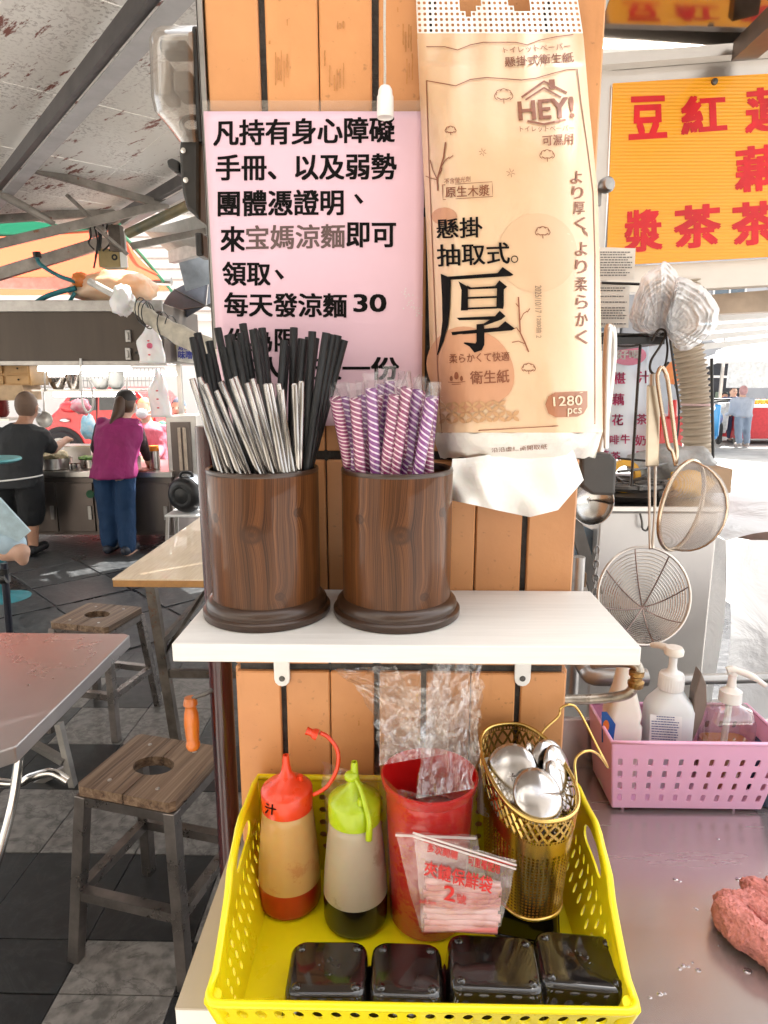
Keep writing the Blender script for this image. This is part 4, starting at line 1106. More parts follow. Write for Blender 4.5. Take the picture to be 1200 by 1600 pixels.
# stack of folded bags, each leaf built
for k in range(9):
    y0 = 1371 + k * 9.2; s = 2.5 * sin(k * 2.3)
    def leaf(u, v, y0=y0, s=s, k=k):
        x = 664 + s + (118 - k * .5) * u; y = y0 + 9.6 * v + 7 * u * (1 - k / 12) + 1.2 * sin(u * 7 + k)
        return zsurf(x, y, .0005 + .0016 * sin(pi * v))
    a = MB().grid(leaf, 12, 3)
    obj('folded_bag', a, mat('folded_bag_plastic', (.70, .42, .40), .35, 0, var=.25, col2=(.55, .10, .09), sc=30, stretch=(.3, 1, 5), coat=.3), zp, smooth=True, sol=.003)
zfilm = film('zip_film', gloss=.14, rough=.12, bs=90, bump=.6, body=.14, white=(.85, .72, .70))
obj('outer_bag', MB().grid(zg(ZQ, .005), 26, 26), zfilm, zp, smooth=True)
obj('outer_bag_back', MB().grid(zg([(618, 1301), (745, 1305), (770, 1440), (655, 1450)], -.012), 20, 20), zfilm, zp, smooth=True)
zb = MB()
for a, b in (((645, 1301), (807, 1352)), ((646, 1307), (806, 1358))): stroke(zb, dense([a, b], 8), 2.6, lambda x, y, l=0: zsurf(x, y, .006 + l))
stroke(zb, dense([(618, 1305), (744, 1310)], 8), 3.2, lambda x, y, l=0: zsurf(x, y, -.010 + l))
obj('zip_rail', zb, mat('zip_rail', (.72, .62, .60), .3), zp, sol=.001)
zt = MB(); zs = lambda x, y, l=0: zsurf(x, y, .0065)
write(zt, '多次開關', ((668, 1318), (716, 1330), (714, 1344), (667, 1331)), zs, off=.02)
write(zt, '可重複使用', ((732, 1336), (782, 1349), (780, 1366), (731, 1352)), zs, off=.02)
write(zt, '夾鏈保鮮袋', ((664, 1344), (771, 1371), (768, 1398), (662, 1368)), zs, off=.02)
write(zt, '2', ((694, 1382), (712, 1386), (711, 1410), (693, 1406)), zs, off=.02)
write(zt, '號', ((714, 1396), (729, 1399), (728, 1414), (713, 1411)), zs, off=.01)
write(zt, '6x8.5cm', ((656, 1404), (682, 1408), (681, 1414), (655, 1411)), zs, off=.01)
stroke(zt, dense([(662, 1315), (804, 1353)], 6), 1.2, zs)
obj('red_print', zt, mat('red_ink', (.62, .02, .015), .4), zp)
zp2 = thing('flat_zip_bag', 'clear pink tinted zip bag standing behind the lime capped bottle', 'zip bag', P(545, 1290, .655))
obj('bag_sheet', MB().grid(sheet((502, 1190), (590, 1215), (594, 1300), (510, 1300), .652, .648, 12, .004, bow=.002), 20, 20), film('pinkish_film', tint=(.95, .86, .85), gloss=.12, rough=.12, bs=90, bump=.6, body=.16, white=(.8, .6, .55)), zp2, smooth=True)

# ================= black trays, upside down
trayplastic = mat('glossy_black_tray', (.014, .011, .010), .12, 0, var=.3, sc=30, coat=.8, rvar=.4)
def tray(label, pxs, Yc, W, D, H, rz, z0, emb, seed):
    c = P(pxs, 1520, Yc); c.z = z0
    t = thing('black_tray', label, 'tray', c, rz, 'upside down black trays in the yellow basket')
    rings = []
    for k, (h, ins, r) in enumerate(((0, -.0008, .008), (.003, -.0008, .008), (.0032, .0005, .008), (H * .6, .0022, .009), (H - .008, .0026, .012), (H - .0035, .0036, .012), (H - .001, .0055, .012), (H, .0080, .012))):
        w2, d2 = W / 2 - ins, D / 2 - ins; ring = []
        for cx, cy, a0 in ((w2 - r, d2 - r, 0), (-w2 + r, d2 - r, pi / 2), (-w2 + r, -d2 + r, pi), (w2 - r, -d2 + r, 1.5 * pi)):
            for q_ in range(6): a = a0 + q_ * pi / 10; ring.append(V((cx + r * cos(a), cy + r * sin(a), h)))
        rings.append(ring)
    obj('tray_body', MB().loft(rings), trayplastic, t, smooth='auto', world=False)
    for sx in (-1, 1):
        for sy in (-1, 1):
            obj('nub_foot', MB().lathe([(.0042, 0), (.0034, .0010), (.0018, .0018), (.0001, .0020)], (sx * (W / 2 - .013), sy * (D / 2 - .013), H), 16), trayplastic, t, smooth='auto', world=False)
    if emb:
        rr = random.Random(seed); e = MB()
        for k in range(26):
            a = rr.uniform(0, 6.28); q_ = rr.uniform(.004, .012); p0 = V((q_ * cos(a), q_ * sin(a) * .9, H)); d = V((rr.uniform(-.003, .003), rr.uniform(-.003, .003), 0))
            e.tube([p0, p0 + d * .5 + V((0, 0, .0002)), p0 + d], .00035, 5)
        obj('embossed_mark', e, trayplastic, t, world=False)
    return t
tray('glossy black tray at the front left corner with embossed specks', 512, .5065, .078, .066, .034, R(1), FZ, True, 1)
tray('plain glossy black tray, second from the left in the front row', 635, .5065, .071, .066, .034, R(-1), FZ, False, 2)
tray('glossy black tray leaning slightly left of the taller gap, third in the front row', 772, .5085, .089, .068, .041, R(-2), FZ, False, 3)
tray('glossy black tray with embossed mark nearest the right wall of the basket', 905, .5095, .082, .068, .044, R(-5), FZ, True, 4)

# ================= gold cutlery basket with spoons
goldm = mat('gold_metal', (.72, .50, .16), .24, 1, var=.1, sc=30)
def gold_mesh():
    m, t, p, o = newmat('gold_perforated'); p.inputs['Base Color'].default_value = (.66, .45, .14, 1); p.inputs['Metallic'].default_value = 1; p.inputs['Roughness'].default_value = .28
    return m
gdir = V((.26, -1, 0)).normalized()             # long axis, towards the viewer
gside = V((-gdir.y, gdir.x, 0)); gside = V((1, .26, 0)).normalized()
gz0 = FZ + .040
gc = V((P(824, 1190, .603).x, .603, gz0))
gold = thing('gold_cutlery_basket', 'oval gold perforated metal basket full of steel spoons with two wire hooks', 'cutlery basket', gc)
GA, GB, GH = .062, .041, .134     # half length, half width, height
gtilt = .24
def gpt(u, h, off=0):
    """stadium outline; u 0..1 round, h height"""
    a = 2 * pi * u; c_, s_ = cos(a), sin(a)
    k = .8 + .2 * h / GH
    x = math.copysign(abs(c_) ** .8, c_) * (GB + off) * k; y = math.copysign(abs(s_) ** .8, s_) * (GA + off) * k
    p_ = gc + gside * x - gdir * y
    p_.z = gz0 + h + gtilt * y * (h / GH)
    return p_
tr = tray('black tray lying under the gold cutlery basket', 818, .604, .066, .066, .038, R(-12), FZ, False, 9)
# wall of small square holes
wm = MB().holes(lambda u, v: gpt(u, .006 + v * .080), 60, 20, .32, .32)
wo_ = obj('mesh_wall', wm, goldm, gold)
obj('plain_band', MB().grid(lambda u, v: gpt(u, .086 + v * .016), 64, 1), goldm, gold, smooth=True)
dots = MB().holes(lambda u, v: gpt(u, .102 + v * .0045), 96, 1, .28, .3).holes(lambda u, v: gpt(u, GH - .0055 + v * .0045), 96, 1, .28, .3)
obj('dotted_band', dots, goldm, gold)
lat = MB()
nL = 34
for k in range(nL):
    for sgn in (1, -1):
        pts = [gpt((k + sgn * 1.5 * q_ / 6) / nL, .1065 + (GH - .1120) * q_ / 6) for q_ in range(7)]
        for a, b in zip(pts, pts[1:]):
            d = V((0, 0, 1)); nrm = (a - gc); nrm.z = 0
            lat.bar(a, b, .0006, .0023, side=nrm.normalized())
obj('lattice_band', lat, goldm, gold)
obj('rim', MB().tube([gpt(k / 48, GH + .001) for k in range(48)], .0021, 8, closed=True), goldm, gold, smooth=True)
obj('foot_ring', MB().tube([gpt(k / 48, .004) for k in range(48)], .0018, 8, closed=True), goldm, gold, smooth=True)
obj('basket_floor', MB().poly([gpt(k / 32, .003) for k in range(32)]), goldm, gold)
hk = lambda pts: MB().tube(smooth(pts, 7), .0014, 8)
h1 = [gpt(.10, GH - .03), gpt(.10, GH), P(872, 1120, .665), P(877, 1106, .667), P(893, 1101, .668), P(907, 1115, .672), P(930, 1160, .668), P(950, 1199, .66)]
h2 = [gpt(.93, GH - .03), gpt(.93, GH), P(898, 1195, .60), P(904, 1180, .605), P(920, 1173, .61), P(936, 1180, .62), P(950, 1199, .63)]
obj('wire_hook', hk(h1), goldm, gold, smooth=True); obj('wire_hook', hk(h2), goldm, gold, smooth=True)
spm = mat('spoon_steel', (.56, .54, .54), .20, 1, var=.05, sc=40)
def spoon(px, py, Y, r, tilt, yaw_, label):
    c = P(px, py, Y)
    t = thing('steel_spoon', label, 'spoon', c, yaw_)
    def bowl(u, v):
        a = 2 * pi * u; q_ = sin(v * pi / 2)
        x = r * q_ * cos(a); z = r * 1.15 * q_ * sin(a); y = -r * .42 * (cos(v * pi / 2))
        p_ = V((x, y, z)); return Matrix.Rotation(tilt, 3, 'X') @ p_
    obj('spoon_bowl', MB().grid(bowl, 28, 10), spm, t, smooth=True, sol=.0008, world=False)
    M3 = Matrix.Rotation(tilt, 3, 'X')
    obj('spoon_handle', MB().tube([M3 @ V((0, 0, -r * 1.05)), M3 @ V((0, .001, -r * 1.1)) + V((0, .004, -.012)), M3 @ V((0, .001, -r * 1.1)) + V((0, .008, -.05))], [.004, .003, .004], 8), spm, t, smooth='auto', world=False)
for s_ in ((800, 1212, .602, .027, -.50, -.25, 'largest steel spoon bowl leaning left at the front of the gold basket'),
           (840, 1245, .566, .0235, -.85, .15, 'brightest steel spoon lying lowest at the front of the gold basket'),
           (826, 1192, .632, .020, -.15, 1.2, 'steel spoon standing edge-on in the middle of the gold basket'),
           (856, 1198, .622, .024, -.35, .55, 'steel spoon leaning right at the back of the gold basket'),
           (868, 1206, .610, .023, -.35, .9, 'steel spoon nested behind its neighbour on the right side of the gold basket'),
           (874, 1228, .596, .024, -.5, 1.05, 'dark edged steel spoon against the right rim of the gold basket')):
    spoon(*s_)
tag(obj('paper_roll', MB().lathe([(.0001, .0), (.014, 0), (.014, .05), (.012, .054), (.0001, .055)], P(768, 1205, .628) - V((0, 0, .045)), 20), mat('white_paper_roll', (.78, .75, .66), .6)), 'white rounded plastic stick end poking up at the left of the spoons', 'utensil')
# ================= pink basket and bottles on the counter
pinkp = mat('pink_plastic', (.90, .47, .70), .32, 0, var=.03, sc=5, sss=.15, coat=.25)
YP = .79
pk = thing('pink_basket', 'pink plastic basket with rows of slots holding soap and cleaner bottles', 'basket', P(1070, 1262, YP))
pxa, pxb = P(957, 1258, YP).x, P(1188, 1264, YP).x
pz0 = ZB + .006; ph = .100
DY = .085
def pf(u, v): return V((pxa - .010 * v + (pxb - pxa + .030 * v) * u, YP - .010 * v, pz0 + ph * v))
w_ = MB().holes(pf, 11, 4, .17, .31, v0=.07, v1=.80, pill=True).grid(lambda u, v: pf(u, .07 * v), 11, 1).grid(lambda u, v: pf(u, .80 + .2 * v), 11, 1)
obj('front_wall', w_, pinkp, pk, sol=.002, fix=True)
def pb(u, v): a = pf(u, v); return V((a.x, YP + DY + .010 * v, a.z))
w_ = MB().holes(pb, 11, 4, .17, .31, v0=.07, v1=.80, pill=True).grid(lambda u, v: pb(u, .07 * v), 11, 1).grid(lambda u, v: pb(u, .80 + .2 * v), 11, 1)
obj('back_wall', w_, pinkp, pk, sol=.002, fix=True)
for s_ in (0, 1):
    def ps(u, v, s_=s_): return pf(s_, v).lerp(pb(s_, v), u) + V((0, 0, .012 * sin(pi * u) * v * 0))
    obj('end_wall', MB().grid(ps, 6, 4), pinkp, pk, sol=.002, fix=True)
obj('basket_floor', MB().grid(lambda u, v: pf(u, 0).lerp(pb(u, 0), v), 6, 4), pinkp, pk, sol=.002)
rp = [pf(0, 1), pf(.25, 1), pf(.5, 1), pf(.75, 1), pf(1, 1), pb(1, 1), pb(.5, 1), pb(0, 1)]
obj('rim', MB().tube(rp, .0028, 8, closed=True), pinkp, pk, smooth=True)
for x in (P(975, 1262, YP).x, P(1150, 1262, YP).x):
    for y in (YP + .006, YP + DY - .01): obj('foot', MB().lathe([(.0001, 0), (.0018, 0), (.003, .006)], (x, y, ZB), 10), pinkp, pk)
BZ = pz0 + .0015
def rbox_ring(c, w2, d2, r, z, n=5):
    out = []
    for cx, cy, a0 in ((w2 - r, d2 - r, 0), (-w2 + r, d2 - r, pi / 2), (-w2 + r, -d2 + r, pi), (w2 - r, -d2 + r, 1.5 * pi)):
        for q_ in range(n): a = a0 + q_ * pi / 2 / (n - 1); out.append(V((c.x + cx + r * cos(a), c.y + cy + r * sin(a), z)))
    return out
# white cleaner bottle with blue label, mostly under the shelf end
c = P(968, 1160, .838); c.z = BZ
cl = thing('cleaner_bottle', 'white shouldered bottle with blue and orange label at the left end of the pink basket', 'bottle', c)
rs = [rbox_ring(c, w2, d2, r, BZ + h) for h, w2, d2, r in ((0, .022, .018, .008), (.06, .0245, .02, .009), (.095, .0245, .02, .009), (.100, .022, .018, .009), (.112, .0235, .019, .010), (.150, .014, .013, .010), (.175, .011, .011, .0095), (.178, .0105, .0105, .009), (.19, .0105, .0105, .009))]
obj('bottle_body', MB().loft(rs), mat('milky_bottle', (.80, .74, .68), .35, 0, var=.04, sss=.2), cl, smooth='auto')
lab = MB(); ls = lambda px, py, l=0: P(px, py, c.y - .0205 - l)
lab.poly([ls(*q_) for q_ in ((940, 1112), (948, 1112), (962, 1132), (958, 1160), (940, 1160))][::-1]); obj('blue_label', lab, mat('blue_label', (.02, .12, .42), .35), cl)
lab = MB(); lab.poly([ls(x, y, .0004) for x, y in circ(947, 1134, 5, 14, 9)][::-1]); obj('orange_spot', lab, mat('orange_spot', (.8, .2, .03), .35), cl)
# pump bottle with printed label
c = P(1040, 1160, .842); c.z = BZ; Z1 = lambda y, Y=.842: P(1040, y, Y).z - BZ
pb_ = thing('sanitizer_pump_bottle', 'tall white pump bottle with blue printed label in the pink basket', 'pump bottle', c)
hs = Z1(1085); W2 = .0315
rs = [rbox_ring(c, w2, d2, r, BZ + h, 7) for h, w2, d2, r in ((0, W2 - .003, .019, .012), (.004, W2, .022, .014), (hs * .86, W2, .022, .014), (hs * .93, W2 - .003, .021, .016), (hs, W2 - .010, .018, .0165), (hs + .008, .0155, .0155, .0154), (hs + .010, .0135, .0135, .0134))]
greyb = mat('greyish_white_bottle', (.66, .68, .70), .35, 0, var=.03, sss=.15)
obj('bottle_body', MB().loft(rs), greyb, pb_, smooth='auto')
hn = hs + .009
ribs = []
cpm = MB().lathe([(.0158, hn), (.0163, hn + .001), (.0163, hn + .020), (.0150, hn + .0225), (.0095, hn + .024), (.0068, hn + .027), (.0060, hn + .030), (.0052, hn + .034), (.0052, hn + .050)], (c.x, c.y, BZ), 36)
for k in range(30):
    a = 2 * pi * k / 30; cpm.box(c.x + .0161 * cos(a) - .0005, c.y + .0161 * sin(a) - .0005, BZ + hn + .001, c.x + .0161 * cos(a) + .0005, c.y + .0161 * sin(a) + .0005, BZ + hn + .018)
obj('pump_collar', cpm, mat('white_cap', (.80, .80, .80), .35, 0, var=.02), pb_, smooth='auto')
obj('pump_head', MB().lathe([(.0001, hn + .046), (.008, hn + .047), (.0125, hn + .050), (.0128, hn + .056), (.0105, hn + .060), (.0001, hn + .061)], (c.x, c.y, BZ), 28).tube([(c.x, c.y, BZ + hn + .055), (c.x - .012, c.y + .018, BZ + hn + .055), (c.x - .018, c.y + .030, BZ + hn + .050)], [.0055, .005, .004], 10), mat('cream_pump', (.80, .76, .70), .35, var=.02), pb_, smooth='auto')
lb_ = MB(); fs_ = lambda px, py, l=0: P(px, py, c.y - .0222 - l)
lb_.poly([fs_(*q_, .0002) for q_ in ((1016, 1116), (1066, 1120), (1064, 1170), (1014, 1170))][::-1]); obj('paper_label', lb_, mat('label_white', (.82, .82, .82), .45), pb_)
lt = MB()
rr = random.Random(3)
for k in range(13):
    y = 1119 + k * 3.9; x = 1018 + (8 if k < 2 else 0); xe = 1062 - (8 if k < 2 else rr.uniform(0, 6))
    while x < xe:
        w0 = rr.uniform(1.5, 5); stroke(lt, [(x, y + (x - 1018) * .06), (min(xe, x + w0), y + (x + w0 - 1018) * .06)], 1.5, lambda a, b, l=0: fs_(a, b, .0006)); x += w0 + .8
obj('label_text', lt, mat('blue_ink', (.05, .07, .25), .5), pb_)
# flat brown-grey pouch standing on edge
mb = MB().poly([P(x, y, .825) for x, y in ((1096, 1050), (1104, 1070), (1105, 1100), (1098, 1125), (1080, 1165), (1076, 1165), (1084, 1110), (1086, 1085))][::-1], (.002, .022, 0))
tag(obj('scouring_blade', mb, mat('taupe_plastic', (.20, .155, .13), .5, var=.1), bev=.0015, fix=True), 'slim taupe pointed plastic piece standing between the two pump bottles', 'utensil')
# clear soap pump
c = P(1133, 1160, .838); c.z = BZ
so_ = thing('soap_dispenser', 'clear pump bottle of amber soap at the right end of the pink basket', 'soap dispenser', c)
hs = P(1140, 1098, .838).z - BZ
rs = [rbox_ring(c, w2, d2, r, BZ + h, 6) for h, w2, d2, r in ((.001, .030, .020, .012), (.004, .033, .023, .014), (hs * .8, .033, .023, .014), (hs * .95, .027, .020, .015), (hs, .014, .014, .013), (hs + .004, .012, .012, .0118))]
clr = film('clear_hard_plastic', gloss=.22, rough=.04, bump=.15, bs=30, body=.03)
obj('bottle_body', MB().loft(rs), clr, so_, smooth='auto')
rs = [rbox_ring(c, w2, d2, r, BZ + h, 6) for h, w2, d2, r in ((.003, .029, .019, .012), (.006, .031, .021, .013), (hs * .55, .031, .021, .013))]
obj('amber_soap', MB().loft(rs), mat('amber_soap', (.50, .20, .02), .12, 0, var=.1, sss=.5, coat=.4), so_, smooth='auto')
obj('pump_collar', MB().lathe([(.013, hs + .002), (.0145, hs + .003), (.0140, hs + .018), (.010, hs + .020), (.006, hs + .024), (.005, hs + .040), (.0065, hs + .041), (.0065, hs + .050), (.0001, hs + .052)], (c.x, c.y, BZ), 28), mat('frosty_pump', (.82, .80, .78), .25, var=.02, sss=.2), so_, smooth='auto')
pz = BZ + hs + .047
obj('nozzle', MB().tube(smooth([(c.x - .008, c.y, pz), (c.x, c.y - .002, pz + .002), (c.x + .018, c.y - .012, pz - .002), (c.x + .034, c.y - .020, pz - .012)], 5), [.0055] * 6 + [.0045] * 6 + [.0034] * 4, 10), MATS['frosty_pump'], so_, smooth='auto')
obj('dip_tube', MB().tube([(c.x - .004, c.y, BZ + .006), (c.x, c.y, BZ + hs + .01)], .0045, 8), MATS['frosty_pump'], so_, smooth='auto')
# orange topped sponge pot behind
c = P(1110, 1160, .862); c.z = BZ
tag(obj('orange_cup', MB().lathe([(.0001, .001), (.017, .001), (.021, .045), (.0195, .045), (.016, .004), (.0001, .004)], c, 28), mat('orange_cup', (.72, .24, .03), .35, var=.1, coat=.3), smooth='auto'), 'small orange plastic cup between taupe piece and amber soap bottle', 'cup')
# dark jar at the far right
c = PZ(1214, 1268, ZB); 
tag(obj('blue_glass_jar', MB().lathe([(.0001, 0), (.030, 0), (.032, .01), (.032, .07), (.027, .08), (.0001, .08)], c + V((.008, .03, .001)), 28), mat('blue_glass', (.03, .06, .12), .1, var=.3, coat=.5), smooth='auto'), 'dark blue glass jar standing right of the pink basket', 'jar')
# rusty tap pipe
tp_ = thing('water_pipe', 'old chrome tap pipe with brass swivel curving under the right end of the shelf', 'pipe', P(985, 1080, .74))
pipm = mat('worn_chrome', (.45, .40, .34), .3, 1, var=.3, sc=40, bump=.15, spot=((.12, .07, .035), 50, .60))
obj('lower_pipe', MB().tube(smooth([P(880, 1094, .75), P(930, 1092, .748), P(968, 1088, .742), P(985, 1081, .738), P(993, 1068, .738)], 6), .0062, 14), pipm, tp_, smooth='auto')
obj('swivel', MB().lathe([(.0001, 0), (.0085, 0), (.0095, .003), (.0095, .007), (.007, .009), (.007, .013), (.0088, .015), (.0088, .020), (.0001, .021)], P(993, 1073, .738), 18), mat('brass', (.40, .24, .09), .35, .9, var=.3, sc=60, bump=.2), tp_, smooth='auto')
obj('upper_pipe', MB().tube(smooth([P(994, 1058, .738), P(998, 1048, .74), P(990, 1037, .745), P(965, 1034, .76), P(925, 1037, .78)], 6), .0068, 14), pipm, tp_, smooth='auto')

# ================= salmon towel
towelm = mat('salmon_terry', (.78, .30, .27), .95, 0, var=.18, sc=120, bump=.3, bs=420)
def fold(pts, r, seed, n=90):
    pts = smooth(pts, 30); vs = []; m = MB(); rings = []
    for i, p_ in enumerate(pts):
        d = pts[min(i + 1, len(pts) - 1)] - pts[max(0, i - 1)]; x = V((-d.y, d.x, 0)).normalized(); ring = []
        e = min(1, (min(i, len(pts) - 1 - i) + 1) / 12) ** .5
        for k in range(n):
            a = 2 * pi * k / n
            q_ = p_ + x * r[0] * cos(a) * e + V((0, 0, 1)) * r[1] * (sin(a) * e)
            q_ += noise.noise_vector(q_ * 45 + V((seed, 0, 0))) * .005 + noise.noise_vector(q_ * 130) * .0016 + noise.noise_vector(q_ * 520) * .0019
            q_.z = max(ZB + .001, q_.z); ring.append(q_)
        rings.append(ring)
    return m.loft(rings)
tw = thing('hand_towel', 'crumpled salmon pink terry towel lying on the steel counter', 'towel', PZ(1180, 1460, ZB))
Tz = lambda x, y, h: PZ(x, y, ZB + h)
obj('towel_fold', fold([Tz(1148, 1405, .016), Tz(1142, 1428, .020), Tz(1162, 1452, .020), Tz(1205, 1482, .020), Tz(1260, 1520, .018)], (.016, .017), 1), towelm, tw, smooth=True)
obj('towel_fold', fold([Tz(1145, 1418, .026), Tz(1175, 1408, .030), Tz(1200, 1430, .030), Tz(1250, 1450, .026)], (.014, .010), 5), towelm, tw, smooth=True)
obj('towel_fold', fold([Tz(1172, 1380, .012), Tz(1198, 1395, .018), Tz(1235, 1385, .024), Tz(1280, 1400, .02)], (.015, .012), 9), towelm, tw, smooth=True)
obj('towel_fold', fold([Tz(1185, 1440, .012), Tz(1230, 1440, .014), Tz(1300, 1470, .014)], (.035, .014), 12), towelm, tw, smooth=True)

# ================= behind the counter: steel box, frames
boxm = mat('pale_steel_panel', (.60, .58, .56), .34, .55, var=.07, sc=3, rvar=.4, bump=.03)
BY = 1.22
a0 = P(962, 800, BY); a1 = P(1124, 800, BY); zt_b = P(1000, 800, BY).z
st = thing('steel_cabinet', 'pale steel cabinet behind the hanging strainers with a cast iron burner on top', 'cabinet', ((a0.x + a1.x) / 2, BY + .2, 0))
obj('cabinet_body', MB().box(a0.x - .03, BY, .02, a1.x, BY + .42, zt_b), boxm, st, bev=.004)
obj('cabinet_top', MB().box(a0.x - .034, BY - .006, zt_b + .0005, a1.x + .006, BY + .43, zt_b + .012), steel, st, bev=.002)
bn = thing('gas_burner', 'blackened cast iron burner grate on the steel cabinet left of the strainers', 'burner', P(985, 795, BY))
gm_ = MB(); gc_ = V((P(975, 790, BY + .09).x, BY + .09, zt_b + .04))
gm_.tube([gc_ + V((.075 * cos(a), .075 * sin(a), 0)) for a in [2 * pi * k / 24 for k in range(24)]], .006, 6, closed=True).tube([gc_ + V((.045 * cos(a), .045 * sin(a), 0)) for a in [2 * pi * k / 20 for k in range(20)]], .004, 6, closed=True)
for k in range(8):
    a = 2 * pi * k / 8; gm_.bar(gc_ + V((.02 * cos(a), .02 * sin(a), .0)), gc_ + V((.085 * cos(a), .085 * sin(a), .004)), .006, .008)
obj('grate', gm_, steel_dark, bn); obj('drip_pan', MB().lathe([(.0001, -.028), (.07, -.026), (.095, -.012), (.098, -.012), (.072, -.0275), (.0001, -.0282)], gc_, 28), steel_dark, bn, smooth='auto')
for k in range(4): a = pi / 4 + k * pi / 2; obj('leg', MB().bar(gc_ + V((.07 * cos(a), .07 * sin(a), -.003)), gc_ + V((.07 * cos(a), .07 * sin(a), -.0275)), .008, .008), steel_dark, bn)
obj('burner_hook', MB().tube(smooth([P(1000, 802, BY - .012), P(1003, 815, BY - .014), P(1004, 826, BY - .016), P(1010, 829, BY - .016), P(1014, 822, BY - .016)], 4), .002, 6), steel_dark, bn, smooth=True)
# grey pipe frame at the right of the pillar
fm = thing('pipe_frame', 'thick grey steel pipe rack behind the pillar right edge', 'rack', P(930, 1060, .98))
gp = mat('galvanised_pipe', (.52, .51, .50), .36, .8, var=.15, sc=14, bump=.06)
obj('pipe', MB().tube(smooth([P(880, 985, 1.02), P(912, 1040, 1.0), P(925, 1056, .98), P(950, 1058, .97), P(1010, 1058, .97)], 6), .014, 14), gp, fm, smooth='auto')
obj('pipe', MB().tube([P(1050, 1062, .99), P(1210, 1058, .99)], .009, 14), gp, fm, smooth='auto')
obj('upright', MB().tube([P(905, 870, 1.05), P(893, 1100, 1.05)], .010, 10), gp, fm, smooth='auto')
# long folded bluish item and chain left of the cabinet
fz_ = thing('folded_trolley', 'dark metal trolley rail with chain between the pillar and steel cabinet', 'trolley', P(905, 900, 1.12))
obj('rail', MB().bar(P(897, 812, 1.15), P(932, 930, 1.12), .008, .022), steel_dark, fz_)
obj('blue_panel', MB().poly([P(x, y, 1.25) for x, y in ((898, 815), (938, 835), (932, 905), (898, 890))][::-1], (0, .012, 0)), mat('blue_grey_panel', (.22, .30, .38), .4, var=.2), fz_)
ch = MB()
for k in range(14):
    y = 860 + k * 11; c = P(932 - k * .4, y, 1.10); a = pi / 2 * (k % 2)
    ch.tube([c + V((.005 * cos(q_) * cos(a), .005 * cos(q_) * sin(a), .008 * sin(q_))) for q_ in [2 * pi * j / 10 for j in range(10)]], .0013, 5, closed=True)
obj('chain', ch, steel_dull, fz_)
obj('joint_block', MB().box(P(898, 890, 1.08).x, 1.07, P(900, 915, 1.08).z, P(915, 890, 1.08).x, 1.09, P(900, 893, 1.08).z), mat('wood_block', (.30, .17, .08), .6, var=.3), fz_, bev=.002)

# ================= wire rack with papers, strainers
RY = .98
rk = thing('wire_rack', 'dark wire rack with a shallow tray where the strainers hang', 'wire rack', P(1000, 520, RY))
wire = mat('dark_wire', (.05, .045, .04), .4, .7, var=.2)
rm = MB()
z_r = P(1000, 522, RY).z; xl_, xr_ = P(935, 520, RY).x, P(1046, 520, RY).x
rm.tube([(xl_, RY, z_r), (xr_, RY, z_r), (xr_, RY + .22, z_r), (xl_, RY + .22, z_r)], .0028, 8, closed=True)
for k in range(1, 12): x = xl_ + (xr_ - xl_) * k / 12; rm.tube([(x, RY, z_r), (x, RY + .22, z_r)], .0014, 5)
obj('rack_tray', rm, wire, rk); obj('rack_sheet', MB().box(xl_, RY + .004, z_r - .014, xr_ - .004, RY + .22, z_r - .004), black, rk)
for a, b, d in (((1001, 530), (986, 760), RY + .02), ((1046, 524), (1062, 640), RY + .24), ((940, 442), (999, 444), RY + .05)):
    obj('rack_rod', MB().tube([P(*a, d), P(*b, d)], .0022, 6), wire, rk)
obj('rack_rod', MB().tube(smooth([P(956, 534, RY), P(965, 540, RY), P(985, 541, RY), P(1000, 538, RY)], 5), .0016, 6), wire, rk)
obj('rack_rod', MB().tube([P(965, 716, RY + .1), P(1010, 720, RY + .1)], .002, 6), wire, rk); obj('rack_rod', MB().tube([P(966, 737, RY), P(1000, 733, RY + .05), P(1040, 724, RY + .12)], .0022, 6), wire, rk)
paper = mat('printed_paper', (.74, .72, .66), .6, 0, var=.03)
for (x0, y0, x1, y1, Y, lab, seed) in ((934, 386, 993, 438, 1.09, 'upper white printed notice sheet behind the tissue pack right edge', 4), (934, 442, 984, 512, 1.10, 'lower white printed notice sheet standing on the wire rack', 8)):
    t = thing('notice_sheet', lab, 'notice', P((x0 + x1) / 2, y1, Y))
    s1 = lambda px, py, l=0, Y=Y: P(px, py, Y - l)
    obj('sheet', MB().poly([P(x0, y0, Y), P(x1, y0 + 2, Y), P(x1 - 2, y1, Y), P(x0, y1, Y)][::-1], (0, .0012, 0)), paper, t)
    m_ = MB(); rr = random.Random(seed); y = y0 + 8
    while y < y1 - 5:
        x = x0 + 4; xe = x1 - rr.uniform(4, 18)
        while x < xe: w0 = rr.uniform(2, 6); stroke(m_, [(x, y), (min(xe, x + w0), y)], 1.6, lambda a, b, l=0: s1(a, b, .0008)); x += w0 + 1
        y += rr.choice((4, 4, 9))
    obj('small_print', m_, mat('grey_ink', (.16, .16, .16), .6), t)
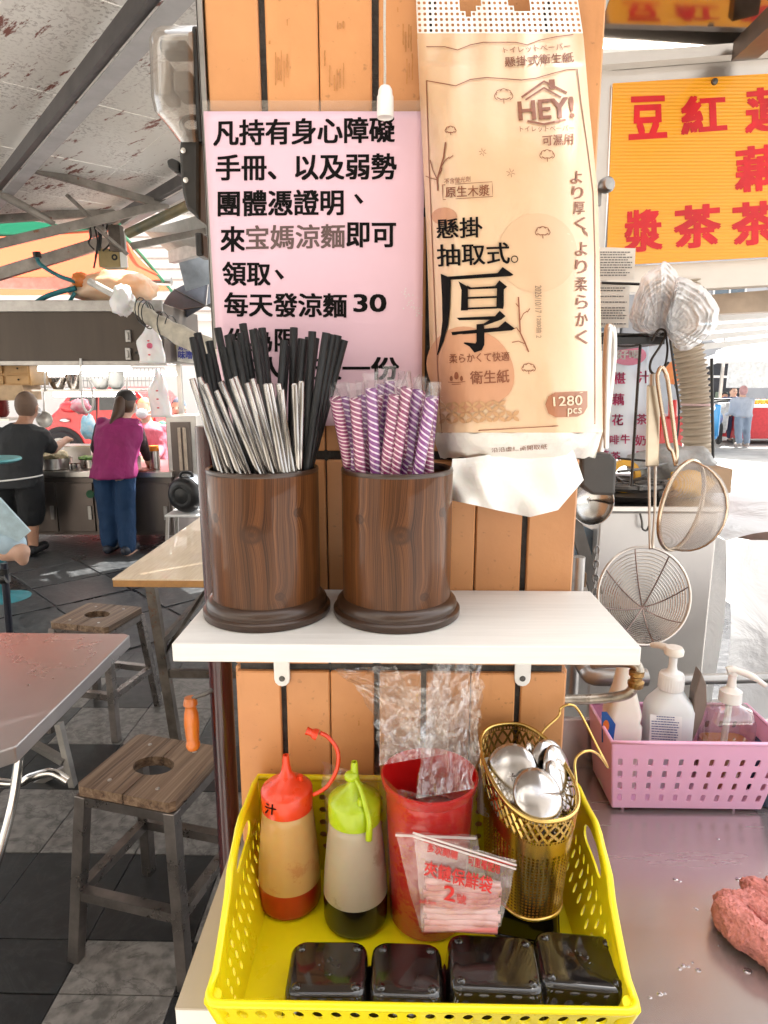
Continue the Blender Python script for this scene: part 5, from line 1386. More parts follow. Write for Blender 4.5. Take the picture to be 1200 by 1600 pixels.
# white bag bundle on the rack
def ballbag(c, r, seed, n=40, sq=(1, 1, 1), name='white_bag', amp=.30):
    def fn(u, v):
        a = 2 * pi * u; b = pi * (v - .5); d = V((cos(a) * cos(b), sin(a) * cos(b), sin(b)))
        k = 1 + amp * noise.noise(d * 1.8 + V((seed, 0, 0))) + amp * .5 * abs(noise.noise(d * 4 + V((0, seed, 0)))) + amp * .2 * noise.noise(d * 10)
        return c + V((d.x * r * k * sq[0], d.y * r * k * sq[1], d.z * r * k * sq[2]))
    return MB().grid(fn, n, n // 2)
wbag = mat('white_thin_bag', (.84, .84, .85), .3, 0, var=.03, sss=.3, bump=.12, bs=30, coat=.3)
wb = thing('white_plastic_bag', 'puffy crumpled white plastic bag stuffed on top of the wire rack', 'plastic bag', P(1050, 500, 1.0))
def crumple(c, r, seed, sq, lobes, knot):
    """sheet gathered at a knot and puffed out: ridges fan from the knot"""
    def fn(u, v):
        a = 2 * pi * u; b = pi * v; d = V((cos(a) * sin(b), sin(a) * sin(b), cos(b)))
        k = (d - knot).length
        e = (d - knot * d.dot(knot)).normalized()        # direction round the knot: creases run out from it
        vd = noise.voronoi(d * 2.1 + V((seed, seed * 2, 0)))[0]; cre = min(.35, vd[1] - vd[0])
        fan = .35 * cre + 0 * (.16 * abs(noise.noise(e * 1.7 + d * 1.5 + V((seed, 1, 0)))) + .07 * abs(noise.noise(e * 4 + d * 2.5 + V((0, seed, 0)))) - .08) * min(1, k)
        q_ = .94 + .30 * noise.noise(d * 1.3 + V((seed, 0, 0))) + fan + .05 * noise.noise(d * 4 + V((0, seed, 0))) - .35 * max(0, .6 - k)
        return c + V((d.x * r * q_ * sq[0], d.y * r * q_ * sq[1], d.z * r * q_ * sq[2]))
    return MB().grid(fn, 110, 60)
wbag2 = film('translucent_white_bag', gloss=.14, rough=.15, bump=.5, bs=45, body=.55, white=(.90, .90, .92))
def gathered(outline, kx, ky, Y, seed, bulge):
    """thin bag pinched at a knot: creases run outwards from it, front and back skins meet at the edge"""
    n = len(outline)
    def edge(u):
        a = u * n; i = int(a) % n; f = a - int(a); p0, p1, p2, p3 = [outline[(i + k) % n] for k in (-1, 0, 1, 2)]
        g_ = lambda c: .5 * (2 * p1[c] + (p2[c] - p0[c]) * f + (2 * p0[c] - 5 * p1[c] + 4 * p2[c] - p3[c]) * f * f + (3 * p1[c] - p0[c] - 3 * p2[c] + p3[c]) * f ** 3)
        return g_(0), g_(1)
    def skin(sg):
        def fn(u, v):
            ex, ey = edge(u); v1 = v ** .8
            a = 2 * pi * u; w1 = noise.noise(V((cos(a) * 2.6, sin(a) * 2.6, v * .5 + seed))); w2 = abs(noise.noise(V((cos(a) * 6, sin(a) * 6, v * .8 + seed + 3 * sg)))); w3 = noise.noise(V((ex * .03 * v, ey * .03 * v, seed)))
            vd = noise.voronoi(V((ex * v, ey * v, 0)) * .045 + V((seed, 0, 0)))[0]
            x = kx + (ex - kx) * v1; y = ky + (ey - ky) * v1
            d = sg * (bulge * sin(pi * min(1, v * .98)) ** .7 * (1 + .5 * w3)) + (.010 * w1 + .008 * w2) * v * (1.15 - v) * 2 + .005 * min(.4, vd[1] - vd[0]) * sin(pi * v) + .004 * noise.noise(V((ex * v * .07, ey * v * .07, 4)))
            return P(x + 5 * w1 * v, y + 4 * w2 * v, Y - d)
        return fn
    m = MB().grid(skin(1), 120, 36); return m.grid(skin(-1), 60, 14)
O1 = [(1096, 532), (1118, 510), (1122, 482), (1104, 452), (1084, 440), (1062, 432), (1052, 446), (1042, 470), (1036, 500), (1048, 528), (1068, 548)]
O2 = [(1040, 520), (1052, 480), (1060, 436), (1042, 408), (1022, 418), (1004, 432), (992, 462), (984, 492), (990, 512), (1010, 524)]
obj('bag_puff', gathered(O1, 1046, 512, .985, 2.3, .026), wbag2, wb, smooth=True)
obj('bag_puff', gathered(O2, 1030, 514, 1.0, 9.1, .024), wbag2, wb, smooth=True)
# S hook
tag(obj('wire_hook', MB().tube(smooth([P(1018, 533, .975), P(1030, 515, .97), P(1040, 520, .97), P(1032, 540, .97), P(1018, 562, .965), P(1016, 578, .96), P(1024, 585, .955), P(1033, 578, .955)], 6), .0018, 8), wire, smooth=True), 'bent wire hook carrying the spider strainer from the rack', 'hook')
tag(obj('wire_hook', MB().tube(smooth([P(1040, 520, .99), P(1043, 545, .985), P(1040, 568, .975), P(1034, 578, .97), P(1045, 566, .97)], 6), .0017, 8), wire, smooth=True), 'straighter wire hook carrying the fine mesh sieve from the rack', 'hook')
# spider strainer
SYp = .955
sp_ = thing('spider_strainer', 'round spider strainer of spiral wire hanging by its flat steel handle', 'strainer', P(1020, 600, SYp))
wirem = mat('pale_wire', (.62, .57, .52), .28, 1, var=.1)
obj('handle', MB().bar(P(1021, 601, SYp), P(1019, 729, SYp), .0185, .0055, side=(1, 0, 0)), mat('satin_handle', (.60, .50, .38), .3, 1, var=.15, sc=8), sp_, bev=.002)
obj('handle_cap', MB().tube([P(1020, 584, SYp), P(1020, 603, SYp)], .0055, 10), steel, sp_, smooth='auto')
for dx in (-5, 5): obj('handle_wire', MB().tube(smooth([P(1019 + dx, 727, SYp), P(1019 + dx * .8, 800, SYp), P(1018 + dx * .5, 840, SYp), P(1018 + dx * .4, 858, SYp)], 4), .0022, 8), wirem, sp_, smooth=True)
sc = P(1007, 931, SYp); sr = (P(1084, 931, SYp).x - P(930, 931, SYp).x) / 2
tiltm = Matrix.Rotation(R(-14), 3, 'X') @ Matrix.Rotation(R(8), 3, 'Z')
def bowlp(q_, a): # q radius fraction
    return sc + tiltm @ V((sr * q_ * cos(a) + .020 * (1 - q_ * q_), .045 * (1 - q_ * q_) , sr * q_ * sin(a) - .022 * (1 - q_ * q_)))
obj('rim', MB().tube([bowlp(1, 2 * pi * k / 60) for k in range(60)], .0022, 8, closed=True), wirem, sp_, smooth=True)
spir = []
nt_ = 19
for k in range(nt_ * 44): q_ = k / (nt_ * 44); spir.append(bowlp(.03 + .94 * q_, q_ * nt_ * 2 * pi))
obj('spiral_wire', MB().tube(spir, .00085, 4), wirem, sp_)
for k in range(8):
    a = 2 * pi * k / 8 + .2; obj('spoke', MB().tube([bowlp(j / 8, a) + V((0, -.001, 0)) for j in range(9)], .0011, 5), mat('spoke_wire', (.40, .30, .27), .35, 1), sp_)
# fine mesh sieve
MY = .94
ms = thing('mesh_sieve', 'fine mesh sieve hanging by its looped wire handle right of the spider strainer', 'sieve', P(1035, 575, MY))
for dx in (-8, 8):
    obj('handle_wire', MB().tube(smooth([P(1034, 573, MY), P(1034 + dx * .6, 580, MY), P(1036 + dx, 600, MY), P(1049 + dx * .8, 690, MY), P(1054 + dx * .4, 706, MY), P(1056, 728, MY)], 6), .0030, 8), mat('sieve_handle', (.62, .50, .38), .25, 1), ms, smooth=True)
mc = P(1066, 790, MY); 
ax_s = V((.42, -.62, .12)).normalized()     # opening looks towards the viewer and the right is the bowl
def ringp(a, q_=1, dep=0):
    up = V((.10, 0, 1)).normalized(); sdv = V((.75, .66, 0)); n_ = V((.66, -.75, -.1)).normalized()
    R_ = .063
    return mc + up * R_ * q_ * sin(a) * 1.03 + sdv * R_ * q_ * cos(a) + n_ * dep
# mesh
mm, t, p, o = newmat('fine_wire_mesh')
tr = N(t, 'BsdfTransparent'); mx = N(t, 'MixShader'); mx.inputs[0].default_value = .5
p.inputs['Base Color'].default_value = (.42, .37, .33, 1); p.inputs['Metallic'].default_value = .6; p.inputs['Roughness'].default_value = .4
co = coord(t, (900, 900, 900)); ck_ = N(t, 'TexChecker', i_Scale=1.0); t.links.new(co, ck_.inputs[0])
mr = N(t, 'MapRange'); mr.inputs[3].default_value = .38; mr.inputs[4].default_value = .62; t.links.new(ck_.outputs['Fac'], mr.inputs[0]); t.links.new(mr.outputs[0], mx.inputs[0])
t.links.new(tr.outputs[0], mx.inputs[1]); t.links.new(p.outputs[0], mx.inputs[2]); t.links.new(mx.outputs[0], o.inputs[0])
obj('sieve_rim', MB().tube([ringp(2 * pi * k / 48) for k in range(48)], .0034, 8, closed=True), MATS['sieve_handle'], ms, smooth=True)
obj('mesh_bowl', MB().grid(lambda u, v: ringp(2 * pi * u, cos(v * pi / 2), .060 * sin(v * pi / 2)), 40, 14), mm, ms, smooth=True)
obj('brace', MB().tube([ringp(pi / 2 + pi * 0 , cos(v), .062 * sin(v)) for v in [pi / 2 * k / 8 for k in range(9)]] + [ringp(-pi / 2, cos(v), .062 * sin(v)) for v in [pi / 2 * k / 8 for k in range(8, -1, -1)]], .0016, 6), MATS['sieve_handle'], ms, smooth=True)
# ladle and grey tool block by the pillar edge
ld = thing('hanging_ladle', 'steel ladle hanging upside down by its bent tube handle beside the pillar', 'ladle', P(945, 520, .86))
obj('handle', MB().tube(smooth([P(945, 700, .86), P(947, 600, .86), P(950, 520, .86), P(953, 513, .865), P(957, 518, .87), P(957, 560, .87), P(948, 640, .865), P(938, 700, .86), P(928, 740, .855), P(920, 762, .85)], 5), .0052, 12), mat('satin_tube', (.66, .62, .58), .3, .9, var=.05), ld, smooth='auto')
obj('ladle_bowl', MB().grid(lambda u, v: P(924, 784, .835) + V((.027 * sin(v * pi / 2) * cos(2 * pi * u), .018 * cos(v * pi / 2) - .006, .030 * sin(v * pi / 2) * sin(2 * pi * u))), 30, 10), mat('ladle_steel', (.55, .54, .52), .25, 1), ld, smooth=True, sol=.001)
kb = thing('knife_guard', 'dark grey plastic block hanging behind the torn tissue beside the ladle', 'tool holder', P(935, 740, .82))
obj('block', MB().poly([P(x, y, .815) for x, y in ((908, 706), (955, 710), (965, 718), (962, 775), (925, 774), (908, 760))][::-1], (0, .03, 0)), mat('dark_grey_plastic', (.060, .058, .056), .45, var=.15), kb, bev=.004, fix=True)
# clutter on the cabinet top
cbz = zt_b + .0125
ys_ = thing('yellow_tape_roll', 'yellow plastic ring on the steel cabinet left of the strainer handle', 'tape roll', P(973, 755, 1.36))
obj('ring', MB().lathe([(.022, -.008), (.034, -.008), (.034, .008), (.022, .008), (.022, -.008)], V((P(973, 762, 1.36).x, 1.36, cbz + .035)), 28, ax=(.1, -1, .1)), mat('yellow_ring', (.85, .42, .01), .35), ys_, smooth='auto')
gb = thing('grey_rubbish_bag', 'grey crumpled plastic bag heaped on the cabinet behind the sieve', 'plastic bag', P(1060, 760, 1.45))
obj('bag', ballbag(V((P(1045, 770, 1.45).x, 1.45, cbz + .045)), .07, 21, sq=(1.3, .7, .62)), mat('grey_bag', (.45, .44, .43), .35, var=.3, bump=.5, sss=.1), gb, smooth=True)
tag(obj('yellow_cloth', ballbag(V((P(1072, 772, 1.32).x, 1.32, cbz + .024)), .036, 23, sq=(1.3, .7, .7)), mat('yellow_cloth', (.80, .42, .02), .7, var=.2, bump=.6), smooth=True), 'yellow cloth lying on the cabinet seen through the mesh sieve', 'cloth')
tag(obj('tan_box', MB().box(P(1095, 760, 1.40).x, 1.36, cbz, P(1128, 760, 1.40).x, 1.44, cbz + .05), mat('tan_cardboard', (.50, .34, .22), .8, var=.1), bev=.002), 'small tan cardboard box on the cabinet below the corrugated hose', 'box')

# ================= hose, banner
hs_ = thing('exhaust_hose', 'beige corrugated exhaust hose rising from behind the cabinet to the white bag', 'hose', P(1088, 735, 1.62))
pth = smooth([P(1068, 440, 1.62), P(1072, 530, 1.62), P(1084, 600, 1.62), P(1089, 680, 1.62), P(1090, 790, 1.62)], 34)
rr_ = [.0335 + .0032 * (1 if k % 4 in (0, 1) else -1) for k in range(len(pth))]
obj('hose_tube', MB().tube(pth, rr_, 26), mat('beige_hose', (.46, .38, .29), .55, var=.08), hs_, smooth='auto')
obj('cable_tie', MB().tube([P(1088, 632, 1.62) + V((.0385 * cos(a), .0385 * sin(a), 0)) for a in [2 * pi * k / 20 for k in range(20)]], .003, 6, closed=True), mat('pink_tie', (.7, .5, .5), .4), hs_)
tag(obj('power_cable', MB().tube(smooth([P(1112, 560, 1.56), P(1113, 640, 1.56), P(1114, 700, 1.56), P(1113, 745, 1.56)], 8), .0035, 6), black, smooth=True), 'thin black cable hanging along the right side of the corrugated hose', 'cable')
bn_ = thing('menu_banner', 'white drinks banner with pink characters hanging behind the wire rack', 'banner', P(975, 715, 1.95))
bs_ = plane(1.95)
mmb, t, p, o = newmat('banner_print'); co = coord(t); nz = N(t, 'TexNoise', i_Scale=2.5, i_Detail=2); t.links.new(co, nz.inputs[0])
t.links.new(ramp(t, nz.outputs[0], [(.35, (.50, .66, .84)), (.6, (.82, .84, .86))]), p.inputs['Base Color']); p.inputs['Roughness'].default_value = .4
obj('banner_sheet', MB().grid(lambda u, v: P(930 + 84 * u, 532 + 186 * v, 1.95 + .006 * sin(u * 9)), 16, 12), mmb, bn_, smooth=True, sol=.001)
mb = MB(); bsf = lambda x, y, l=0: P(x, y, 1.938)
for ch_, x, y, s in (('椹', 968, 591, 19), ('藕', 966, 624, 19), ('花', 965, 656, 18), ('汁', 1006, 589, 20), ('咖', 942, 686, 15), ('啡', 960, 687, 15), ('牛', 977, 686, 15), ('茶', 1003, 655, 17), ('奶', 1001, 688, 17), ('菜', 944, 711, 15), ('茶', 962, 713, 15), ('二', 1000, 712, 14), ('奶', 941, 656, 12)):
    mb = MB(); write(mb, ch_, (x - s / 2, y - s / 2, x + s / 2, y + s / 2), bsf, off=.03); obj('printed_character', mb, mat('rose_ink', (.72, .08, .22), .4), bn_)
mb = MB(); blobpx(mb, circ(982, 555, 28, 24, 16), bsf, 0, 2); obj('banner_oval', mb, mat('pink_oval', (.80, .28, .42), .4), bn_)
mb = MB(); write(mb, '好喝', (962, 546, 1002, 562), lambda x, y, l=0: P(x, y, 1.935), off=.04); obj('oval_lettering', mb, whiteplastic, bn_)
# red items by the hose
rl = thing('red_price_tag', 'small red and orange round tag hanging on a string left of the hose', 'tag', P(1056, 585, 1.8))
obj('tag_disc', MB().lathe([(.0001, 0), (.032, 0), (.032, .004), (.0001, .004)], P(1056, 582, 1.8), 20, ax=(0, -1, 0)), mat('red_orange', (.75, .10, .03), .4, var=.3, sc=30, col2=(.8, .4, .1)), rl)
obj('tag_string', MB().tube([P(1054, 566, 1.8), P(1052, 540, 1.8), P(1053, 500, 1.8)], .002, 5), mat('blue_string', (.05, .25, .45), .6), rl)
obj('tag_wire', MB().tube(smooth([P(1055, 600, 1.79), P(1060, 620, 1.79), P(1061, 660, 1.79), P(1057, 690, 1.79)], 4), .003, 5), black, rl)
rmch = thing('red_machine', 'red painted machine partly hidden between the strainer handle and hose', 'machine', P(1050, 735, 1.9))
obj('machine_body', MB().box(P(1030, 650, 1.9).x, 1.9, .6, P(1072, 650, 1.9).x, 2.1, P(1050, 650, 1.9).z), mat('red_paint', (.62, .015, .012), .3, var=.05, coat=.4), rmch, bev=.008)
obj('machine_bolt', MB().tube([P(1051, 625, 1.9), P(1051, 652, 1.9)], .012, 10), mat('red_paint', (.6, .02, .02)), rmch)
obj('machine_plate', MB().box(P(1033, 700, 1.9).x, 1.895, P(1033, 716, 1.9).z, P(1042, 700, 1.9).x, 1.899, P(1033, 700, 1.9).z), whiteplastic, rmch)

# ================= orange sign and canopy, upper right
OY = 1.58
org, t, p, o = newmat('orange_corrugated_board')
tc = N(t, 'TexCoord'); sp = N(t, 'SeparateXYZ'); t.links.new(tc.outputs['Object'], sp.inputs[0])
wv = N(t, 'Math', operation='MULTIPLY'); wv.inputs[1].default_value = 900; t.links.new(sp.outputs[2], wv.inputs[0]); sn = N(t, 'Math', operation='SINE'); t.links.new(wv.outputs[0], sn.inputs[0])
bp = N(t, 'Bump'); bp.inputs['Strength'].default_value = .16; bp.inputs['Distance'].default_value = .003; t.links.new(sn.outputs[0], bp.inputs['Height']); t.links.new(bp.outputs[0], p.inputs['Normal'])
p.inputs['Base Color'].default_value = (.92, .39, .010, 1); p.inputs['Roughness'].default_value = .4; p.inputs['Coat Weight'].default_value = .2
def osurf(px, py, l=0): return P(px, py, OY - l)
os_ = thing('orange_sign', 'orange corrugated sign board with red brush written drink names', 'sign', P(1075, 408, OY))
TLo, TRo, BRo, BLo = (958, 130), (1262, 111), (1262, 398), (948, 415)
obj('board', MB().poly([P(*q_, OY) for q_ in (TLo, TRo, BRo, BLo)][::-1], (0, .006, 0)), org, os_)
lt = MB()
for ch_, q_ in (('豆', ((985, 150), (1040, 148), (1043, 216), (982, 220))), ('紅', ((1064, 150), (1134, 146), (1137, 206), (1064, 212))), ('蓮', ((1165, 138), (1236, 132), (1238, 203), (1164, 210))), ('藕', ((1148, 230), (1224, 222), (1226, 296), (1148, 303))),
                ('漿', ((976, 328), (1033, 325), (1036, 392), (975, 396))), ('茶', ((1053, 322), (1127, 316), (1127, 385), (1052, 391))), ('茶', ((1143, 317), (1216, 311), (1217, 380), (1143, 387)))):
    write(lt, ch_, q_, osurf, off=.045, lift=.0012)
obj('red_lettering', lt, mat('red_brush_ink', (.78, .012, .018), .4), os_)
obj('screw', MB().lathe([(.0001, .006), (.006, .005), (.007, 0)], P(1116, 128, OY), 14, ax=(0, -1, 0)), steel_dark, os_)
cpy = thing('steel_canopy', 'stainless steel canopy frame around the orange sign at the upper right', 'canopy', P(1100, 90, OY + .1))
def pslab(pts, Y, th, m, name, **k): return obj(name, MB().poly([P(*q_, Y) for q_ in pts][::-1], (0, th, 0)), m, cpy, **k)
satin = mat('satin_canopy_steel', (.60, .56, .52), .3, .85, var=.1, sc=3, bump=.02, rvar=.3)
pslab([(930, 104), (1290, 76), (1290, 113), (930, 133)], OY + .012, .05, satin, 'fascia')
pslab([(925, 100), (957, 100), (943, 425), (915, 425)], OY + .010, .05, satin, 'post')
pslab([(930, 84), (1290, 56), (1290, 74), (930, 102)], OY - .02, .03, satin, 'channel')
# underside, polished, reaching from above the camera side out to the sign
zc_ = P(1050, 80, OY).z
obj('ceiling_sheet', MB().add([(P(930, 82, OY).x, OY + .01, zc_ + .012), (2.4, OY + .01, zc_ - .0), (2.4, .98, zc_ + .22), (P(930, 82, OY).x - .02, .98, zc_ + .24)], [(0, 1, 2, 3)]), mat('polished_ceiling', (.62, .58, .54), .12, 1, var=.08, sc=3, rvar=.5), cpy, sol=.004)
obj('brace_beam', MB().bar(P(1165, 78, OY - .04), P(1240, 10, OY - .35), .05, .035), mat('brown_steel', (.20, .15, .12), .45, .6, var=.3, sc=12), cpy)
pslab([(948, 418), (1290, 399), (1290, 440), (1030, 455), (948, 458)], OY + .02, .05, mat('cream_beam', (.80, .74, .66), .35, .2, var=.08, sc=4), 'lower_beam')
pslab([(1090, 462), (1290, 446), (1290, 482), (1090, 492)], OY + .12, .05, mat('brown_grime_beam', (.50, .38, .28), .5, .2, var=.2, sc=8), 'lower_beam')
for k in range(4): pslab([(1080, 494 + k * 15), (1290, 484 + k * 11), (1290, 491 + k * 11), (1080, 504 + k * 15)], OY + .3 + k * .25, .06, mat('white_beam', (.80, .79, .78), .4, .1, var=.05), 'louvre')
obj('unseen_roof_sheet', MB().add([(XR, OY + .06, zc_ + .05), (3.2, OY + .06, zc_ + .05), (3.2, OY + 1.5, zc_ + .12), (XR, OY + 1.5, zc_ + .12)], [(0, 1, 2, 3)]), satin, cpy, sol=.004)  # out-of-view sheet, sized to keep the sun off the counter
tag(obj('hose_clamp', MB().lathe([(.0001, 0), (.009, 0), (.011, .004), (.011, .014), (.008, .018), (.0001, .019)], P(942, 292, 1.05), 16, ax=(.3, -1, 0)).bar(P(934, 296, 1.05), P(933, 322, 1.05), .006, .01), steel_dull, smooth='auto'), 'small metal wing clamp poking out beside the pillar right edge', 'clamp')
tag(obj('overhead_wire', MB().tube(smooth([P(1100, 462, 1.75), P(1130, 468, 1.75), P(1165, 470, 1.75), P(1260, 474, 1.75)], 6), .003, 5), black, smooth=True), 'thin dark wire running under the beams at the upper right', 'wire')

# ================= white sheeting over a trolley at the right
tq = thing('covered_trolley', 'trolley hidden under milky white plastic sheeting right of the steel cabinet', 'trolley', P(1180, 1000, 1.6))
x0 = P(1128, 900, 1.5).x
shm, t, p, o = newmat('milky_sheeting'); p.inputs['Base Color'].default_value = (.80, .80, .82, 1); p.inputs['Roughness'].default_value = .35; p.inputs['Transmission Weight'].default_value = .15
co = coord(t); nz = N(t, 'TexNoise', i_Scale=6, i_Detail=6, i_Distortion=1.2); t.links.new(co, nz.inputs[0]); bp = N(t, 'Bump'); bp.inputs['Strength'].default_value = .5; bp.inputs['Distance'].default_value = .03; t.links.new(nz.outputs[0], bp.inputs['Height']); t.links.new(bp.outputs[0], p.inputs['Normal'])
def drape(u, v):
    x = x0 + .9 * u; zt0 = P(1170, 830, 1.6).z
    z = zt0 - (zt0 - .25) * v; y = 1.50 - .16 * v + .03 * sin(u * 21 + v * 3) * v + .02 * noise.noise(V((u * 5, v * 5, 3)))
    return V((x - .05 * v + .03 * sin(v * 5), y, z))
obj('front_drape', MB().grid(drape, 40, 40), shm, tq, smooth=True)
obj('top_drape', MB().grid(lambda u, v: V((x0 + .9 * u, 1.50 + .8 * v, P(1170, 830, 1.6).z + .012 * sin(u * 14 + v * 6) + .02 * noise.noise(V((u * 4, v * 4, 0))))), 30, 20), shm, tq, smooth=True)
obj('side_drape', MB().grid(lambda u, v: V((x0 - .05 * v + .01 * sin(v * 9), 1.50 - .16 * v + (.8 + .16 * v) * u, P(1170, 830, 1.6).z + (.25 - P(1170, 830, 1.6).z) * v)), 14, 20), shm, tq, smooth=True)
tag(obj('wooden_beam', MB().bar(P(1128, 822, 2.35), P(1215, 836, 2.2), .07, .05), mat('weathered_board', (.42, .33, .27), .7, var=.2, sc=14)), 'weathered wooden board lying behind the white sheeting', 'board')

# ================= left: tables and stools
woodt = paint_wood('pale_wood_top', (.70, .53, .35), (.80, .65, .46), 1); woodt.node_tree.nodes['Principled BSDF'].inputs['Coat Weight'].default_value = .7
edge = mat('orange_wood_edge', (.50, .25, .08), .4, var=.15, sc=20)
zt1 = .74
A = PZ(175, 905, zt1); B = PZ(330, 905, zt1)
Y1 = A.y; Y2 = Y1 + 1.15; xw1 = .25
wt = thing('wooden_table', 'pale wooden topped folding table with rusty steel angle legs', 'table', (A.x + .5, Y1 + .5, 0))
obj('table_top', MB().box(A.x, Y1, zt1 - .004, xw1, Y2, zt1 + .002), woodt, wt)
obj('top_edge', MB().box(A.x + .001, Y1 + .001, zt1 - .030, xw1 - .001, Y2 - .001, zt1 - .0045), edge, wt, bev=.002)
rust = mat('grimy_steel', (.20, .17, .145), .42, .75, var=.35, sc=10, bump=.1, spot=((.14, .06, .03), 22, .6))
def leg_pair(y, par, x0, x1, zt_):
    for (xa, xb) in ((x0 + .10, x0 + .16), (x1 - .10, x1 - .16)):
        obj('leg', MB().bar((xa, y, zt_), (xb, y + .0, 0.005), .036, .036, side=(1, 0, 0)), rust, par, bev=.002)
leg_pair(Y1 + .10, wt, A.x, xw1, zt1 - .03); leg_pair(Y2 - .12, wt, A.x, xw1, zt1 - .03)
obj('stretcher', MB().bar((A.x + .145, Y1 + .10, .33), (xw1 - .145, Y1 + .10, .33), .02, .03, side=(0, 1, 0)), rust, wt)
obj('stretcher', MB().bar((A.x + .13, Y1 + .10, .46), (A.x + .13, Y2 - .12, .46), .02, .03, side=(1, 0, 0)), rust, wt)
obj('apron', MB().box(A.x + .06, Y1 + .085, zt1 - .058, xw1 - .06, Y1 + .10, zt1 - .0305), rust, wt)
obj('folding_brace', MB().bar((A.x + .13, Y1 + .08, .40), (A.x + .30, Y1 + .5, zt1 - .04), .016, .006), rust, wt)
# wooden seat material
sw_, t, p, o = newmat('weathered_seat_wood')
co = coord(t, (3, 1.0, 3)); nd = N(t, 'TexNoise', i_Scale=5, i_Detail=3); t.links.new(co, nd.inputs[0])
mq = N(t, 'Mapping'); mq.inputs['Scale'].default_value = (24, 2.2, 24); t.links.new(co, mq.inputs[0]); wvt = N(t, 'TexNoise', i_Scale=1.0, i_Detail=7, i_Roughness=.62, i_Distortion=.9); t.links.new(mq.outputs[0], wvt.inputs[0])
t.links.new(ramp(t, wvt.outputs[0], [(.32, (.05, .026, .014)), (.46, (.15, .09, .054)), (.62, (.25, .17, .11)), (.75, (.31, .22, .15))]), p.inputs['Base Color'])
p.inputs['Roughness'].default_value = .45; bp = N(t, 'Bump'); bp.inputs['Strength'].default_value = .6; bp.inputs['Distance'].default_value = .004; t.links.new(wvt.outputs[0], bp.inputs['Height']); t.links.new(bp.outputs[0], p.inputs['Normal'])
stst = mat('stool_steel', (.27, .24, .225), .28, .85, var=.3, sc=9, bump=.05)
def make_stool(W=.29, D=.25, H=.50):
    t = thing('wooden_stool', 'x', 'stool')
    # two planks with a half hole each
    for s_ in (-1, 1):
        K = 14; outer = []; pts = []
        x0_, x1_ = (.0012, W / 2) if s_ > 0 else (-W / 2, -.0012)
        ring = []
        arc = [(.055 * cos(a) * s_, .040 * sin(a)) for a in [-pi / 2 + pi * k / K for k in range(K + 1)]]
        pts = [(s_ * .0012, -D / 2)] + [(s_ * W / 2 - s_ * .012, -D / 2), (s_ * W / 2, -D / 2 + .012), (s_ * W / 2, D / 2 - .012), (s_ * W / 2 - s_ * .012, D / 2), (s_ * .0012, D / 2)] + [(max(.0012, abs(x)) * s_, y) for x, y in arc[::-1]]
        # ears: split into quads by hand so that the concave outline fills correctly
        bm = bmesh.new(); vs = [bm.verts.new((x, y, H - .026)) for x, y in pts]
        f = bm.faces.new(vs if s_ > 0 else vs[::-1]); r_ = bmesh.ops.extrude_face_region(bm, geom=[f]); 
        for v in r_['geom']:
            if isinstance(v, bmesh.types.BMVert): v.co.z = H
        bmesh.ops.triangulate(bm, faces=[q_ for q_ in bm.faces if len(q_.verts) > 4]); bmesh.ops.recalc_face_normals(bm, faces=bm.faces)
        me = bpy.data.meshes.new('seat_plank'); bm.to_mesh(me); bm.free(); me.materials.append(sw_)
        obj('seat_plank', me, None, t, world=False)
    zf = H - .027
    for a, b in (((-W / 2, -D / 2), (W / 2, -D / 2)), ((W / 2, -D / 2), (W / 2, D / 2)), ((W / 2, D / 2), (-W / 2, D / 2)), ((-W / 2, D / 2), (-W / 2, -D / 2))):
        obj('seat_frame', MB().bar((a[0], a[1], zf - .0125), (b[0], b[1], zf - .0125), .025, .003 + .0, side=(0, 0, 1)), stst, t, world=False)
    for sx in (-1, 1):
        for sy in (-1, 1):
            obj('leg', MB().bar((sx * (W / 2 - .012), sy * (D / 2 - .012), zf - .002), (sx * (W / 2 + .022), sy * (D / 2 + .03), .004), .030, .030, side=(1, 0, 0)), stst, t, world=False, bev=.002)
    q_ = lambda sx, sy, z: (sx * (W / 2 - .012 + .034 * (1 - z / zf)), sy * (D / 2 - .012 + .042 * (1 - z / zf)), z)
    for a, b in (((-1, -1), (1, -1)), ((1, -1), (1, 1)), ((1, 1), (-1, 1)), ((-1, 1), (-1, -1))):
        obj('stretcher', MB().bar(q_(*a, .19), q_(*b, .19), .026, .026, side=(0, 0, 1)), stst, t, world=False)
    for x, y in ((-W / 4, -D / 3), (W / 4, -D / 3), (-W / 4, D / 3), (W / 4, D / 3)):
        obj('bolt', MB().lathe([(.0055, 0), (.005, .0015), (.0001, .0022)], (x, y, H), 12), steel, t, world=False)
    return t
H_ = .48
s1 = make_stool(.27, .25, H_)
cst = PZ(240, 1196, H_); s1.location = (cst.x, cst.y, 0); s1.rotation_euler[2] = R(-14)
s1['label'] = 'wooden stool with oval hand hole beneath the orange crank handle'; s1['group'] = 'wooden seated steel stools'
c = PZ(152, 960, H_); s2 = dup(s1, (c.x, c.y, 0), R(-12), 'wooden stool with oval hand hole beside the pale wooden table leg')
s1.scale = (1.0, 1.0, 1.0)
